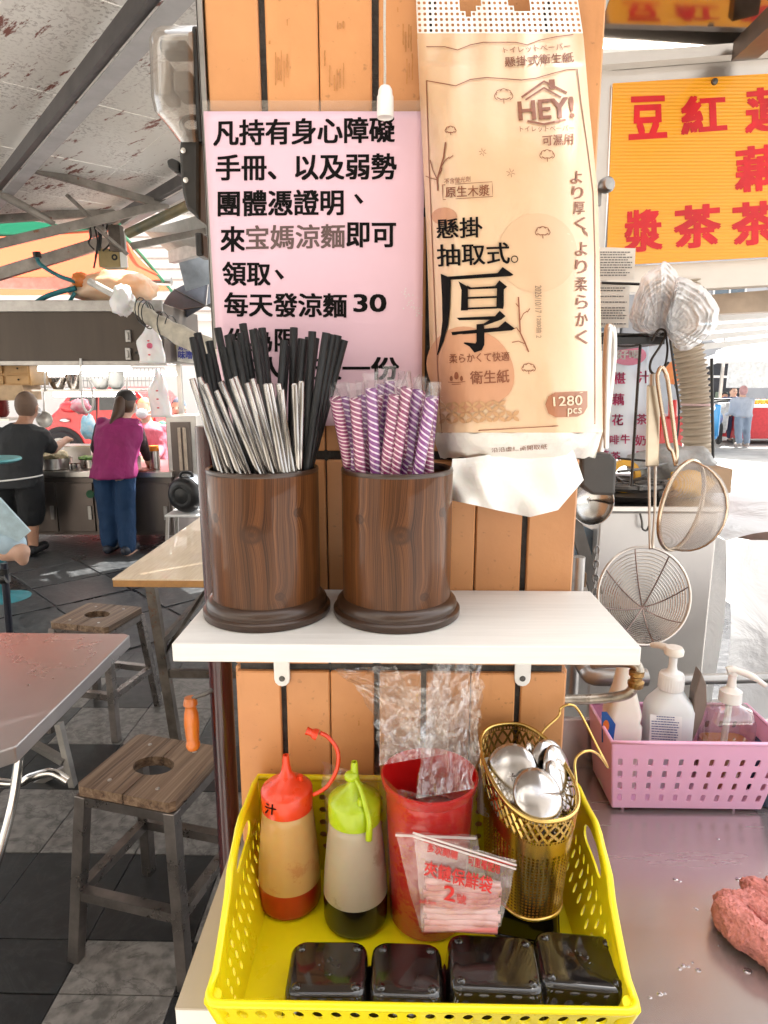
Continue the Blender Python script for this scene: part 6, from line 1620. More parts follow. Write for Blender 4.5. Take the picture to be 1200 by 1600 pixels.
# steel table lower left
zt2 = .76
q1 = PZ(205, 990, zt2); q2 = PZ(10, 1180, zt2)
stl = thing('steel_table', 'stainless steel dining table with bent tube legs at the left edge', 'table', (q2.x - .4, q1.y - .2, 0))
dirx = (q1 - q2); dirx.z = 0
mt = mat('mirror_table_steel', (.50, .47, .47), .3, .85, var=.08, sc=2, rvar=.3)
back_l = PZ(-340, 985, zt2); front_l = q2 + V((-1.1, .02, 0))
top = [q2 + V((-.035, 0, 0)), q2 + V((0, .03, 0)), q1 + V((0, -.01, 0)), q1 + V((-.02, 0, 0)), back_l, front_l]
obj('table_top', MB().poly([V((p_.x, p_.y, zt2 - .035)) for p_ in top], (0, 0, .035)), mt, stl, bev=.003, fix=True)
tub_ = lambda pts, n='leg', r=.013: obj(n, MB().tube(smooth(pts, 7), r, 12), chrome, stl, smooth='auto')
g = lambda px, py, Y: P(px, py, Y)
L1 = g(76, 1130, 1.72)
tub_([V((L1.x, 1.72, zt2 - .036)), V((g(52, 1260, 1.66).x, 1.66, .50)), V((g(33, 1370, 1.6).x, 1.60, .30)), V((g(5, 1450, 1.52).x, 1.52, .17)), V((g(-30, 1500, 1.48).x, 1.47, .012))])
tub_([V((g(-60, 1335, 1.66).x, 1.68, .33)), V((g(35, 1338, 1.66).x, 1.66, .325)), V((g(62, 1325, 1.66).x, 1.66, .345)), V((g(92, 1312, 1.66).x, 1.66, .36)), V((g(116, 1322, 1.66).x, 1.66, .335))], 'foot_rail')
for a, b in (((92, 1130), (118, 1242)), ((48, 1160), (100, 1190))):
    obj('brace', MB().bar(g(*a, 2.15), g(*b, 2.12), .03, .02), steel_dull, stl)
obj('brace', MB().bar(g(-20, 1262, 2.15), g(104, 1200, 2.15), .025, .02), steel_dull, stl)
# ================= roof over the left side
H0 = ZC + 1.30
roofm, t, p, o = newmat('rust_speckled_roof')
co = coord(t, rot=(0, 0, R(40)))
n1 = N(t, 'TexNoise', i_Scale=1.2, i_Detail=3); t.links.new(co, n1.inputs[0])
c = ramp(t, n1.outputs[0], [(.3, (.70, .66, .61)), (.7, (.88, .85, .82))])
n2 = N(t, 'TexNoise', i_Scale=55, i_Detail=4, i_Roughness=.7); t.links.new(co, n2.inputs[0])
n3 = N(t, 'TexNoise', i_Scale=2.4, i_Detail=3); t.links.new(co, n3.inputs[0])
f1 = ramp(t, n2.outputs[0], [(.53, g3(0)), (.57, g3(1))]); f2 = ramp(t, n3.outputs[0], [(.40, g3(0)), (.60, g3(.65))])
m1 = N(t, 'Math', operation='MULTIPLY'); t.links.new(f1, m1.inputs[0]); t.links.new(f2, m1.inputs[1])
mx = N(t, 'MixRGB'); t.links.new(m1.outputs[0], mx.inputs[0]); t.links.new(c, mx.inputs[1]); mx.inputs[2].default_value = (.30, .25, .23, 1)
mp = N(t, 'Mapping'); mp.inputs['Scale'].default_value = (2.2, 9, 1); t.links.new(co, mp.inputs[0])
n4 = N(t, 'TexNoise', i_Scale=1.6, i_Detail=9, i_Roughness=.75); t.links.new(mp.outputs[0], n4.inputs[0])
f4 = ramp(t, n4.outputs[0], [(.585, g3(0)), (.62, g3(1))])
m2 = N(t, 'MixRGB'); t.links.new(f4, m2.inputs[0]); t.links.new(mx.outputs[0], m2.inputs[1]); m2.inputs[2].default_value = (.20, .055, .035, 1)
t.links.new(m2.outputs[0], p.inputs['Base Color']); p.inputs['Roughness'].default_value = .6
rf = thing('market_roof', 'whitish rust speckled metal roof with dark purlins over the eating area', 'roof', (-1.5, 3, H0))
u_ = V((1.30, -1.55, 0)).normalized(); v_ = V((u_.y * -1, u_.x, 0)) * 1      # along purlins / across
v_ = V((1.55, 1.30, 0)).normalized()
base = V((-2.2, 4.1, H0))
def rp(a, b, z=0): return base + u_ * a + v_ * b + V((0, 0, z))
# panels: strips of sheet with fine seams, each its own piece
for i in range(-5, 6):
    for j in range(-3, 7):
        a0_, a1_ = i * .95, i * .95 + .946; b0, b1 = -.35 + j * .46, -.35 + j * .46 + .457
        cc_ = rp((a0_ + a1_) / 2, (b0 + b1) / 2)
        if not (1.7 < cc_.y < 6.0 and -5.5 < cc_.x < .5): continue
        obj('roof_panel', MB().poly([rp(a0_, b0, rnd.uniform(0, .004)), rp(a1_, b0, 0), rp(a1_, b1, 0), rp(a0_, b1, 0)], (0, 0, .012)), roofm, rf, fix=True)
purl = mat('purlin_side', (.13, .12, .12), .5, .3, var=.25, sc=6)
for k, b in enumerate((-1.9, -.95, .02, .92, 1.75)):
    w0 = .07
    a_, b_ = (-2.6, 4.2)
    p0, p1 = rp(a_, b, -.06), rp(b_, b, -.06)
    while p1.y < 1.5 or p1.x > .3: b_ -= .1; p1 = rp(b_, b, -.06)
    while p0.y > 6.1: a_ += .1; p0 = rp(a_, b, -.06)
    obj('purlin', MB().bar(p0 + v_ * -.03, p1 + v_ * -.03, .07, .034, side=(0, 0, 1)), purl, rf)
    obj('purlin_flange', MB().bar(p0 + v_ * .025 + V((0, 0, -.047)), p1 + v_ * .025 + V((0, 0, -.047)), .075, .004, side=v_), mat('purlin_flange', (.46, .45, .46), .5, .1, var=.15, sc=6), rf)
# unseen sheets added to shade the left, darken reflections and block a sun patch
obj('unseen_roof_sheet', MB().box(-3.6, .3, H0 + .03, -.62, 1.75, H0 + .05), roofm, rf)
obj('unseen_roof_sheet', MB().box(-.62, -4.2, H0 + .03, 2.3, -.35, H0 + .05), roofm, rf)
obj('unseen_roof_sheet', MB().box(.2, 2.2, H0 + .10, 1.7, 6.4, H0 + .12), roofm, rf)
for y_ in (.4, 1.6): obj('roof_post', MB().box(-3.55, y_, .0, -3.47, y_ + .08, H0 + .03), steel_dull, rf)
# truss work
tr_ = thing('roof_truss', 'grey steel truss tubes crossing under the roof on the left', 'truss', P(100, 300, 4.6))
trm = mat('grey_painted_steel', (.33, .30, .27), .45, .4, var=.25, sc=8, spot=((.20, .08, .04), 14, .62))
for a, ya, b, yb_, w0 in (((-60, 232), 4.3, (262, 322), 4.9, .075), ((-60, 395), 4.3, (262, 318), 4.9, .085), ((-60, 268), 4.5, (80, 345), 4.7, .06), ((0, 305), 4.4, (85, 350), 4.6, .04), ((105, 305), 4.8, (165, 362), 4.8, .035), ((-80, 300), 5.2, (72, 302), 5.2, .12), ((150, 355), 4.8, (200, 398), 4.9, .03), ((205, 385), 5.0, (330, 360), 5.2, .07), ((-40, 345), 5.5, (180, 330), 5.5, .09), ((190, 350), 5.0, (225, 325), 5.0, .04)):
    obj('truss_tube', MB().bar(P(*a, ya), P(*b, yb_), w0 * .66, .04, side=(0, 0, 1)), trm if w0 != .12 else steel_dark, tr_, bev=.003)
tag(obj('painted_brace', MB().tube([P(200, 365, 4.7), P(300, 318, 4.5)], .032, 12), mat('olive_mottled', (.22, .17, .09), .5, var=.4, sc=9, col2=(.07, .09, .07)), smooth='auto'), 'mottled olive and brown round brace below the roof next to the pillar', 'brace')

# ================= awnings beyond the roof
def tarp(name, label, quad, Ys, col, emis=False):
    m, t, p, o = newmat(name); p.inputs['Base Color'].default_value = (*col, 1); p.inputs['Roughness'].default_value = .6
    tl = N(t, 'BsdfTranslucent'); tl.inputs[0].default_value = (*col, 1); mx = N(t, 'MixShader'); mx.inputs[0].default_value = .55
    t.links.new(p.outputs[0], mx.inputs[1]); t.links.new(tl.outputs[0], mx.inputs[2]); t.links.new(mx.outputs[0], o.inputs[0])
    A_, B_, C_, D_ = [P(*q_, y) for q_, y in zip(quad, Ys)]
    ob = obj(name, MB().grid(lambda u, v: A_.lerp(B_, u).lerp(D_.lerp(C_, u), v) + V((0, 0, .03 * sin(v * 7 + u * 2) - .05 * sin(pi * u))), 20, 14), m, smooth=True)
    return tag(ob, label, 'awning')
tarp('orange_awning', 'large translucent orange awning over the food stall', [(-120, 352), (175, 352), (268, 455), (-120, 462)], (6.2, 6.2, 8.6, 8.6), (.78, .125, .06))
tarp('green_awning', 'strip of green tarpaulin above the orange awning', [(-120, 330), (195, 338), (200, 358), (-120, 372)], (5.9, 5.9, 6.4, 6.4), (.012, .10, .055))
aw = thing('awning_support', 'grey awning arm with bright edge crossing the orange awning', 'awning frame', P(100, 420, 6.4))
obj('arm', MB().bar(P(-60, 446, 6.0), P(178, 374, 6.0), .10, .05, side=(0, 0, 1)), trm, aw)
obj('front_bar', MB().bar(P(-60, 440, 7.6), P(120, 443, 7.6), .13, .05, side=(0, 0, 1)), mat('pale_bar', (.6, .58, .56), .4, .3), aw)
obj('green_hem', MB().tube([P(178, 352, 6.2), P(222, 400, 7.4), P(268, 455, 8.5)], .02, 6), mat('green_hem', (.03, .25, .12), .5), aw)
obj('roller', MB().tube([P(225, 438, 8.2), P(268, 440, 8.2)], .05, 10), steel, aw)
tag(obj('grey_awning', MB().poly([P(225, 362, 6.0), P(340, 330, 5.0), P(345, 365, 5.0), P(272, 400, 6.4)], (0, 0, .01)), mat('grey_awning', (.42, .42, .40), .6, var=.1)), 'grey awning sheet at the gap left of the pillar', 'awning')
tag(obj('tube_light_bracket', MB().bar(P(268, 402, 6.0), P(335, 383, 5.6), .10, .06, side=(0, 0, 1)), mat('pale_bar2', (.7, .68, .66), .4, .2)), 'pale bracket below the grey awning near the pillar', 'bracket')
tag(obj('clear_sheet', MB().poly([P(278, 405, 6.2), P(335, 385, 6.2), P(338, 440, 6.2), P(290, 455, 6.2)][::-1], (0, .01, 0)), mat('bluish_sheet', (.35, .40, .46), .3, var=.3, sc=3), ), 'bluish plastic sheet hanging left of the pillar', 'sheet')

# ================= buildings outside
facm, t, p, o = newmat('tiled_facade')
tc = N(t, 'TexCoord'); sp = N(t, 'SeparateXYZ'); t.links.new(tc.outputs['Object'], sp.inputs[0])
p.inputs['Base Color'].default_value = (.78, .74, .70, 1); p.inputs['Roughness'].default_value = .7
def building(label, x0, x1, y, h, m, cols=6, rows=4, win=True):
    b = thing('building', label, 'building', ((x0 + x1) / 2, y + 2, 0))
    obj('wall', MB().box(x0, y, 0, x1, y + 6, h), m, b)
    cw_ = (x1 - x0) / cols
    for i in range(cols):
        for j in range(rows):
            if not win: continue
            xa = x0 + cw_ * (i + .22); za = 3.2 + j * 3.0
            if za + 1.5 > h: continue
            w = obj('window', MB().box(xa, y - .05, za, xa + cw_ * .56, y + .02, za + 1.5), mat('window_glass', (.10, .13, .16), .1, coat=.5), b)
            fr_ = MB()
            for q_ in (0, .5, 1): fr_.box(xa + cw_ * .56 * q_ - .03, y - .08, za - .03, xa + cw_ * .56 * q_ + .03, y - .051, za + 1.53)
            fr_.box(xa - .03, y - .081, za - .05, xa + cw_ * .56 + .03, y - .052, za)
            obj('window_frame', fr_, whiteplastic, b)
    for j in range(int(h / 3)): obj('ledge', MB().box(x0 - .05, y - .16, 2.7 + j * 3.0, x1 + .05, y - .002, 2.82 + j * 3.0), m, b)
    return b
building('pale tiled building across the street behind the orange awning', -14, -2.0, 15, 12, facm, win=False)
building('white building at the end of the street behind the food stall', -1.9, 3.5, 19, 10, mat('white_render', (.72, .71, .70), .7, var=.06, sc=2))
building('grey shop building behind the scooters on the right', 8.5, 22, 24, 9, mat('grey_render', (.42, .42, .44), .7, var=.1, sc=2), cols=7)
building('pale shop house between the street gaps', 3.6, 8.4, 26, 11, mat('pale_render', (.66, .64, .62), .7, var=.08, sc=2), cols=3)
bh_ = building('cream shop house added unseen behind the viewer for warm bounce and reflections', -13, .9, -13, 8.5, mat('warm_render', (.60, .56, .50), .75, var=.1, sc=2), cols=6)  # unseen facade put in to bounce warm light and vary the reflections
for o_ in list(COL.objects):
    if o_.parent is bh_: o_.matrix_parent_inverse = Matrix.Translation(V((0, 0, 0)) - bh_.location)
bh_.rotation_euler[2] = pi; bh_.location = (-6.2, -3.2, 0)
# facade courses of the tiled building, real recessed lines
cm = MB()
for k in range(40): cm.box(-13.9, 14.97, 2.9 + k * .22, -2.1, 14.998, 2.9 + k * .22 + .03)
o = obj('tile_course', cm, mat('course_line', (.55, .46, .40), .7)); o['kind'] = 'stuff'; o.parent = [q_ for q_ in COL.objects if q_.name == 'building'][0]; o.matrix_parent_inverse = Matrix.Translation(o.parent.location).inverted()

# ================= food stall
stY = 5.75
hoodm = mat('hood_steel', (.075, .058, .046), .38, .45, var=.2, sc=1.5, stretch=(3, 1, .3), rvar=.4)
hl, hr = P(-220, 520, stY).x, P(262, 520, stY).x
ztop, zlow = P(0, 476, stY).z, P(0, 568, stY).z
stall = thing('food_stall', 'stainless steel food stall with hood, shelf and counter where two cooks work', 'food stall', ((hl + hr) / 2, stY + .4, 0))
obj('hood', MB().box(hl, stY - .1, zlow, hr, stY + .9, ztop), hoodm, stall, bev=.01)
obj('hood_trim', MB().box(hl, stY - .125, ztop - .07, hr + .01, stY - .101, ztop + .02), steel_dull, stall, bev=.004)
obj('hood_trim', MB().box(hl, stY - .125, zlow - .02, hr + .01, stY - .101, zlow + .02), steel_dull, stall, bev=.004)
for x_, y_ in ((200, 525), (200, 553)):
    cpl = P(x_, y_, stY - .13)
    obj('latch', MB().box(cpl.x - .022, stY - .135, cpl.z - .05, cpl.x + .022, stY - .102, cpl.z + .05).box(cpl.x - .010, stY - .15, cpl.z - .03, cpl.x + .01, stY - .136, cpl.z + .03), steel_dull, stall, bev=.004)
obj('handle_bar', MB().tube([P(212, 551, stY - .14), P(230, 552, stY - .14)], .012, 8), steel_dark, stall)
cz = P(100, 737, stY - .2).z
cl_, cr_ = P(-100, 740, stY - .2).x, P(268, 740, stY - .2).x
obj('counter_top', MB().box(cl_, stY - .2, cz - .05, cr_, stY + .7, cz), steel, stall, bev=.006)
cb0 = P(100, 836, stY - .18).z
npan = 6
stp = mat('cabinet_steel', (.17, .14, .125), .32, .7, var=.18, sc=1.6, stretch=(2, 1, .5), rvar=.4)
obj('counter_base', MB().box(cl_ + .02, stY - .165, cb0, cr_ - .02, stY + .65, cz - .05), stp, stall)
for k in range(npan):
    xa = cl_ + .03 + (cr_ - cl_ - .06) * k / npan; xb = cl_ + .03 + (cr_ - cl_ - .06) * (k + 1) / npan - .012
    d_ = obj('cabinet_door', MB().box(xa, stY - .185, cb0 + .03, xb, stY - .167, cz - .10), stp, stall, bev=.004)
    obj('door_handle', MB().box(xb - .05, stY - .20, cz - .42, xb - .02, stY - .186, cz - .30), steel_dull, d_, bev=.002)
obj('green_dot', MB().lathe([(.0001, .002), (.036, .002), (.036, 0)], P(141, 772, stY - .187), 24, ax=(0, -1, 0)), mat('green_sticker', (.01, .10, .04), .5), stall)
for x_ in (cl_ + .05, cr_ - .05): 
    obj('leg', MB().box(x_ - .03, stY - .15, 0, x_ + .03, stY - .09, cb0), steel_dull, stall)
    obj('post', MB().box(x_ - .02, stY + .3, cz, x_ + .02, stY + .34, zlow), steel, stall)
# shelf with lit tubes
shz = P(100, 611, stY + .25).z
obj('dish_shelf', MB().box(P(58, 600, stY + .25).x, stY + .15, shz, P(225, 600, stY + .25).x, stY + .5, shz + .015), steel, stall)
for q_ in range(26): pass
gr = MB()
zz0, zz1 = P(60, 605, stY + .5).z, P(60, 575, stY + .5).z; xg0, xg1 = P(58, 600, stY + .5).x, P(258, 600, stY + .5).x
for k in range(34): x_ = xg0 + (xg1 - xg0) * k / 33; gr.tube([(x_, stY + .5, zz0), (x_, stY + .5, zz1)], .003, 4)
for k in range(4): gr.tube([(xg0, stY + .5, zz0 + (zz1 - zz0) * k / 3), (xg1, stY + .5, zz0 + (zz1 - zz0) * k / 3)], .003, 4)
obj('wire_grid', gr, steel_dull, stall)
for x_ in (70, 125, 198): obj('hanger', MB().tube([P(x_, 570, stY + .14), P(x_, 612, stY + .14)], .008, 6), steel, stall)
lamp = mat('lit_tube', (1, 1, 1), .5, emis=((1, .97, .92), 7))
for a, b, yy, lab in ((60, 205, 577, 'upper lit fluorescent tube under the stall hood'), (84, 210, 617, 'lower lit fluorescent tube under the bowl shelf'), (52, 282, 585, 'rear lit fluorescent tube behind the bowls')):
    Yt = stY + (.05 if yy == 577 else .2 if yy == 617 else .75)
    t = thing('fluorescent_lamp', lab, 'lamp', P((a + b) / 2, yy, Yt))
    obj('tube', MB().tube([P(a, yy, Yt), P(b, yy, Yt)], .016, 10), lamp, t, smooth='auto')
    obj('fixture', MB().bar(P(a, yy - 3, Yt + .02), P(b, yy - 3, Yt + .02), .03, .03), whiteplastic, t)
# bowls
bz = shz + .016
bowlm = mat('white_bowl', (.74, .73, .70), .3, var=.03, coat=.3); sbowl = mat('steel_bowl', (.55, .50, .46), .2, 1)
def bowlmesh(r, h): return [(r * .45, 0), (r * .55, .003), (r * .8, h * .4), (r, h), (r * .97, h), (r * .76, h * .42), (.0001, .008)]
for (x_, r, h, m, lab) in ((91, .085, .10, sbowl, 'steel bowl at the left end of the stall shelf'), (116, .075, .13, sbowl, 'deeper steel strainer pot on the stall shelf'), (158, .085, .09, bowlm, 'single white bowl on the stall shelf left of the tall stack')):
    c = P(x_, 600, stY + .3); tag(obj('bowl', MB().lathe(bowlmesh(r, h), (c.x, c.y, bz), 20), m, smooth='auto'), lab, 'bowl')
c = P(182, 600, stY + .3)
for k in range(7): tag(obj('bowl', MB().lathe(bowlmesh(.075, .055), (c.x, c.y, bz + k * .024), 20), bowlm, smooth='auto'), 'white bowl in the tall stack on the stall shelf, %s from the bottom' % ORD[k], 'bowl', 'stacked white bowls on the stall shelf')
# drawers at the left end
dr = thing('wooden_drawer_box', 'small pale wooden chest of two drawers at the left end of the stall shelf', 'drawers', P(25, 602, stY + .1))
dm = mat('pine_drawer', (.58, .34, .14), .5, var=.1, sc=6)
a = P(-30, 602, stY + .1); b = P(46, 573, stY + .1)
obj('case', MB().box(a.x, stY + .1, a.z, b.x, stY + .4, b.z + .03), dm, dr)
for k in range(2):
    for j in range(2):
        x0_ = a.x + .02 + j * (b.x - a.x) / 2 ; z0_ = a.z + .01 + k * (b.z - a.z + .03) / 2
        d_ = obj('drawer', MB().box(x0_, stY + .08, z0_, x0_ + (b.x - a.x) / 2 - .03, stY + .099, z0_ + (b.z - a.z + .03) / 2 - .02), dm, dr, bev=.004)
        obj('knob', MB().ell((x0_ + (b.x - a.x) / 4, stY + .07, z0_ + (b.z - a.z) / 4), (.008, .01, .008), 8, 6), black, d_)
obj('drawer_stand', MB().box(a.x, stY + .1, shz - .08, b.x - .08, stY + .4, a.z - .0), mat('pine_board', (.60, .42, .25), .5), dr)
# items on the counter
def pan(name, lab, x_, y_, Y, r, h, m, cat='pan'):
    c = P(x_, y_, Y); return tag(obj(name, MB().lathe([(.0001, .0), (r * .93, 0), (r, h * .1), (r, h), (r * 1.04, h), (r * .96, h * .98), (r * .95, .01), (.0001, .01)], (c.x, c.y, cz + .0005), 28), m, smooth='auto'), lab, cat)
pan('noodle_pot', 'wide steel pot of noodles in front of the man in dark shirt', 86, 735, stY - .02, .15, .10, steel, 'pot')
tag(obj('noodle_heap', ballbag(V((P(86, 735, stY - .02).x, stY - .02, cz + .11)), .10, 33, sq=(1.2, 1.2, .5)), mat('noodles', (.70, .60, .36), .5, var=.3, sc=40, bump=.8), smooth=True), 'heap of pale noodles in the wide steel pot', 'noodles')
pan('sauce_pan', 'small steel pan with red rim on the stall counter edge', 118, 738, stY - .12, .05, .06, sbowl)
pan('vegetable_tray', 'shallow steel tray of greens beside the woman', 145, 735, stY + .05, .10, .08, sbowl, 'tray')
tag(obj('greens', ballbag(V((P(143, 735, stY + .05).x, stY + .05, cz + .085)), .075, 35, sq=(1.2, 1, .35)), mat('green_vegetables', (.14, .30, .05), .6, var=.5, sc=40), smooth=True), 'chopped green vegetables heaped in the shallow tray', 'vegetables')
c = P(125, 700, stY + .4)
bx = thing('steel_food_box', 'square steel food container at the back of the stall counter', 'food container', (c.x, c.y, cz))
obj('box_wall', MB().box(c.x - .12, c.y - .08, cz + .001, c.x + .14, c.y + .1, cz + .16), steel, bx, bev=.006); obj('box_lid', MB().box(c.x - .125, c.y - .085, cz + .1605, c.x + .145, c.y + .105, cz + .172), chrome, bx)
pan('cup', 'tall clear cup by the hand of the woman at the counter', 216, 738, stY - .05, .03, .12, whiteplastic, 'cup')
sj_ = pan('sauce_jar', 'short steel jar with orange lid near the hand of the woman', 243, 738, stY - .02, .045, .16, steel, 'jar')
obj('orange_lid', MB().lathe([(.0001, .05), (.04, .045), (.045, 0), (.0001, 0)], (P(243, 738, stY - .02).x, stY - .02, cz + .1615), 18), mat('orange_lid', (.85, .25, .02), .4), sj_, smooth='auto')
pan('meat_plate', 'flat plate with red slices on the counter edge', 225, 737, stY - .10, .10, .012, mat('red_slices', (.45, .12, .08), .5, var=.4, sc=30), 'plate')
tag(obj('steel_sieve', MB().tube([P(69, 655, stY) + V((.07 * cos(a), 0, .07 * sin(a))) for a in [2 * pi * k / 20 for k in range(20)]], .006, 6, closed=True).tube([P(68, 612, stY), P(69, 642, stY)], .006, 6).grid(lambda u, v: P(69, 655, stY) + V((.066 * v * cos(2 * pi * u), .03 * (1 - v * v), .066 * v * sin(2 * pi * u))), 16, 4), mat('sieve_pale', (.62, .60, .56), .4, .5), smooth=True), 'round pale sieve hanging beside the head of the man', 'sieve')
tag(obj('looped_cable', MB().tube(smooth([P(126, 560, stY - .13), P(127, 600, stY - .13), P(129, 630, stY - .13), P(137, 644, stY - .13), P(145, 635, stY - .13), P(144, 610, stY - .13), P(138, 590, stY - .13)], 6), .010, 8), whiteplastic, smooth='auto'), 'white cable hanging in a loop under the stall hood', 'cable')
tag(obj('pink_patterned_bag', ballbag(P(126, 635, stY + .1), .075, 41, sq=(1.1, .6, .9), n=28), mat('pink_white_bag', (.78, .50, .55), .5, var=.3, sc=20, col2=(.75, .10, .20)), smooth=True), 'pink and white crumpled bag hanging below the bowl shelf', 'bag')
tag(obj('blue_bag', ballbag(P(138, 668, stY + .5), .085, 43, sq=(.8, .6, 1.4), n=28), mat('blue_bag', (.10, .42, .62), .35, var=.4, sc=14, col2=(.6, .7, .75)), smooth=True), 'light blue plastic bag hanging at the back of the stall', 'bag')
# hanging white t-shirt bags
def tbag(lab, x, y0, y1, Y, w):
    A_ = P(x, y0, Y); B_ = P(x, y1, Y); hh = A_.z - B_.z; t = thing('hanging_bags', lab, 'plastic bags', B_)
    def fn(u, v):
        s = w * (.12 + .88 * min(1, v * 2.2)) ; return V((A_.x + (u - .5) * s + .01 * sin(v * 9), Y - .03 * sin(pi * u) - .02 * noise.noise(V((u * 4, v * 4, x))), A_.z - hh * v))
    obj('bag_sheaf', MB().grid(fn, 14, 16), wbag, t, smooth=True, sol=.01)
    m_ = MB()
    for vv in (.45, .62, .8): c_ = V((A_.x, Y - .045, A_.z - hh * vv)); m_.poly([c_ + V((.012 * cos(a), 0, .006 * sin(a))) for a in [2 * pi * k / 8 for k in range(8)]])
    obj('red_print', m_, mat('red_ink2', (.65, .05, .06), .5), t)
tbag('white carrier bag tied with pink knot hanging on the hood corner', 233, 505, 567, stY - .25, .21)
tbag('sheaf of white carrier bags hanging below the hood', 246, 576, 652, stY - .2, .17)
tag(obj('pink_knot', ballbag(P(234, 540, stY - .30), .022, 51, n=16), mat('pink_ribbon', (.75, .15, .25), .5), smooth=True), 'pink knot on the white carrier bag at the hood corner', 'knot')
# covered sign on the stall side, blue writing
ysn = thing('side_menu', 'yellow and white menu panel with blue writing at the stall right end', 'sign', P(288, 565, stY + .2))
obj('panel', MB().poly([P(x, y, stY + .2) for x, y in ((265, 518), (305, 530), (305, 568), (267, 563))][::-1], (0, .01, 0)), mat('pale_panel', (.78, .76, .70), .5), ysn)
obj('yellow_edge', MB().poly([P(x, y, stY + .19) for x, y in ((267, 520), (275, 522), (275, 563), (269, 562))][::-1], (0, .004, 0)), mat('yellow_strip', (.80, .48, .05), .5), ysn)
m_ = MB(); write(m_, '涼麵\n味噌', (278, 534, 301, 561), plane(stY + .19), off=.03); obj('blue_writing', m_, mat('blue_writing', (.08, .10, .5), .5), ysn)
# steel cabinet at right end
cbx = thing('steel_locker', 'upright brushed steel cabinet at the right end of the food stall', 'cabinet', P(285, 740, stY - .1))
a = P(258, 650, stY - .1); b = P(306, 650, stY - .1)
obj('locker_body', MB().box(a.x, stY - .1, .45, b.x, stY + .4, a.z), steel, cbx, bev=.006)
obj('locker_door', MB().box(a.x + .04, stY - .112, .5, b.x - .05, stY - .101, a.z - .05), stp, cbx, bev=.004)
for x_ in (276, 284): obj('glove_strip', MB().box(P(x_, 650, stY - .12).x, stY - .13, P(x_, 735, stY - .12).z, P(x_ + 5, 650, stY - .12).x, stY - .113, P(x_, 668, stY - .12).z), mat('tan_strip', (.55, .45, .35), .5), cbx, bev=.004)
for k in range(4): obj('leg', MB().box((a.x if k % 2 else b.x - .03), stY - .1 + .45 * (k // 2), 0, (a.x + .03 if k % 2 else b.x), stY - .07 + .45 * (k // 2), .45), steel_dull, cbx)
# black drum warmer on a stool
dw = thing('black_pot_stand', 'white plastic stool carrying the black drum cooker', 'stool', P(292, 800, 5.1))
sz_ = P(292, 800, 5.1).z; cx_ = P(292, 800, 5.1).x
obj('seat', MB().box(cx_ - .14, 4.98, sz_ - .02, cx_ + .14, 5.24, sz_), whiteplastic, dw, bev=.008)
for sx in (-1, 1):
    for sy in (-1, 1): obj('leg', MB().bar((cx_ + sx * .12, 5.11 + sy * .11, sz_ - .02), (cx_ + sx * .15, 5.11 + sy * .13, 0), .022, .022), steel, dw)
dc = thing('drum_cooker', 'black drum shaped cooker lying on its side on the white stool', 'cooker', (cx_, 5.1, sz_))
ctr = V((cx_ - .005, 5.0, sz_ + .145))
obj('drum', MB().lathe([(.0001, -.005), (.10, 0), (.125, .015), (.14, .04), (.14, .2), (.10, .22), (.0001, .22)], ctr, 32, ax=(.25, 1, .05)), black, dc, smooth='auto')
obj('drum_ring', MB().lathe([(.06, -.004), (.075, -.014), (.09, -.004)], ctr, 32, ax=(.25, 1, .05)), mat('matt_black', (.03, .03, .03), .7), dc, smooth='auto')
obj('lid_band', MB().lathe([(.143, .06), (.146, .07), (.146, .19), (.143, .2)], ctr, 32, ax=(.25, 1, .05)), mat('bluish_steel', (.5, .56, .62), .25, .9), dc, smooth='auto')
obj('handle', MB().tube(smooth([ctr + V((-.02, .06, .14)), ctr + V((0, .06, .175)), ctr + V((.06, .08, .17)), ctr + V((.07, .09, .13))], 4), .012, 8), black, dc, smooth='auto')

# roof clutter above the stall
ft_ = thing('teal_folding_frame', 'teal folding umbrella ribs sticking up from the stall roof', 'frame', P(110, 450, 5.9))
tealm = mat('teal_paint', (.03, .22, .26), .45, var=.2)
for pts, r in (([(58, 398), (62, 412), (90, 430), (118, 440)], .017), ([(50, 478), (75, 462), (118, 450)], .022), ([(104, 480), (117, 457)], .016)):
    obj('rib', MB().tube(smooth([P(*q_, 5.8) for q_ in pts], 6), r, 8), tealm, ft_, smooth='auto')
obj('rib_tip', MB().tube([P(57, 394, 5.8), P(59, 403, 5.8)], .034, 8), black, ft_)
obg = thing('orange_bag_bundle', 'translucent orange plastic bag bundle lying on the stall roof', 'plastic bag', P(180, 470, 5.9))
orb = mat('orange_bag', (.80, .42, .22), .35, var=.25, sc=3, col2=(.75, .62, .48), sss=.3, bump=.4)
obj('bag', ballbag(P(178, 452, 6.0), .30, 61, sq=(1.15, .8, .52), amp=.2), orb, obg, smooth=True)
obj('bag_neck', ballbag(P(125, 437, 5.85), .07, 62, sq=(1, 1, .8)), mat('deep_orange_bag', (.80, .25, .06), .35), obg, smooth=True)
um = thing('rolled_umbrella', 'cream market umbrella rolled round its pole and tied with black cord', 'umbrella', P(300, 520, 5.3))
obj('rolled_canopy', MB().tube(smooth([P(215, 480, 5.35), P(240, 500, 5.3), P(280, 523, 5.2), P(345, 555, 5.1)], 6), [.045 + .0025 * k + .006 * sin(k * 1.7) for k in range(19)], 14), mat('cream_canvas', (.72, .66, .55), .7, var=.2, sc=10, bump=.6), um, smooth='auto')
for x_, y_ in ((222, 486), (227, 490), (232, 493), (256, 508), (268, 514)):
    c_ = P(x_, y_, 5.27); obj('cord', MB().tube([c_ + V((.05 * cos(a) * .4, .09 * cos(a), .10 * sin(a))) for a in [2 * pi * k / 14 for k in range(14)]], .0045, 5, closed=True), black, um)
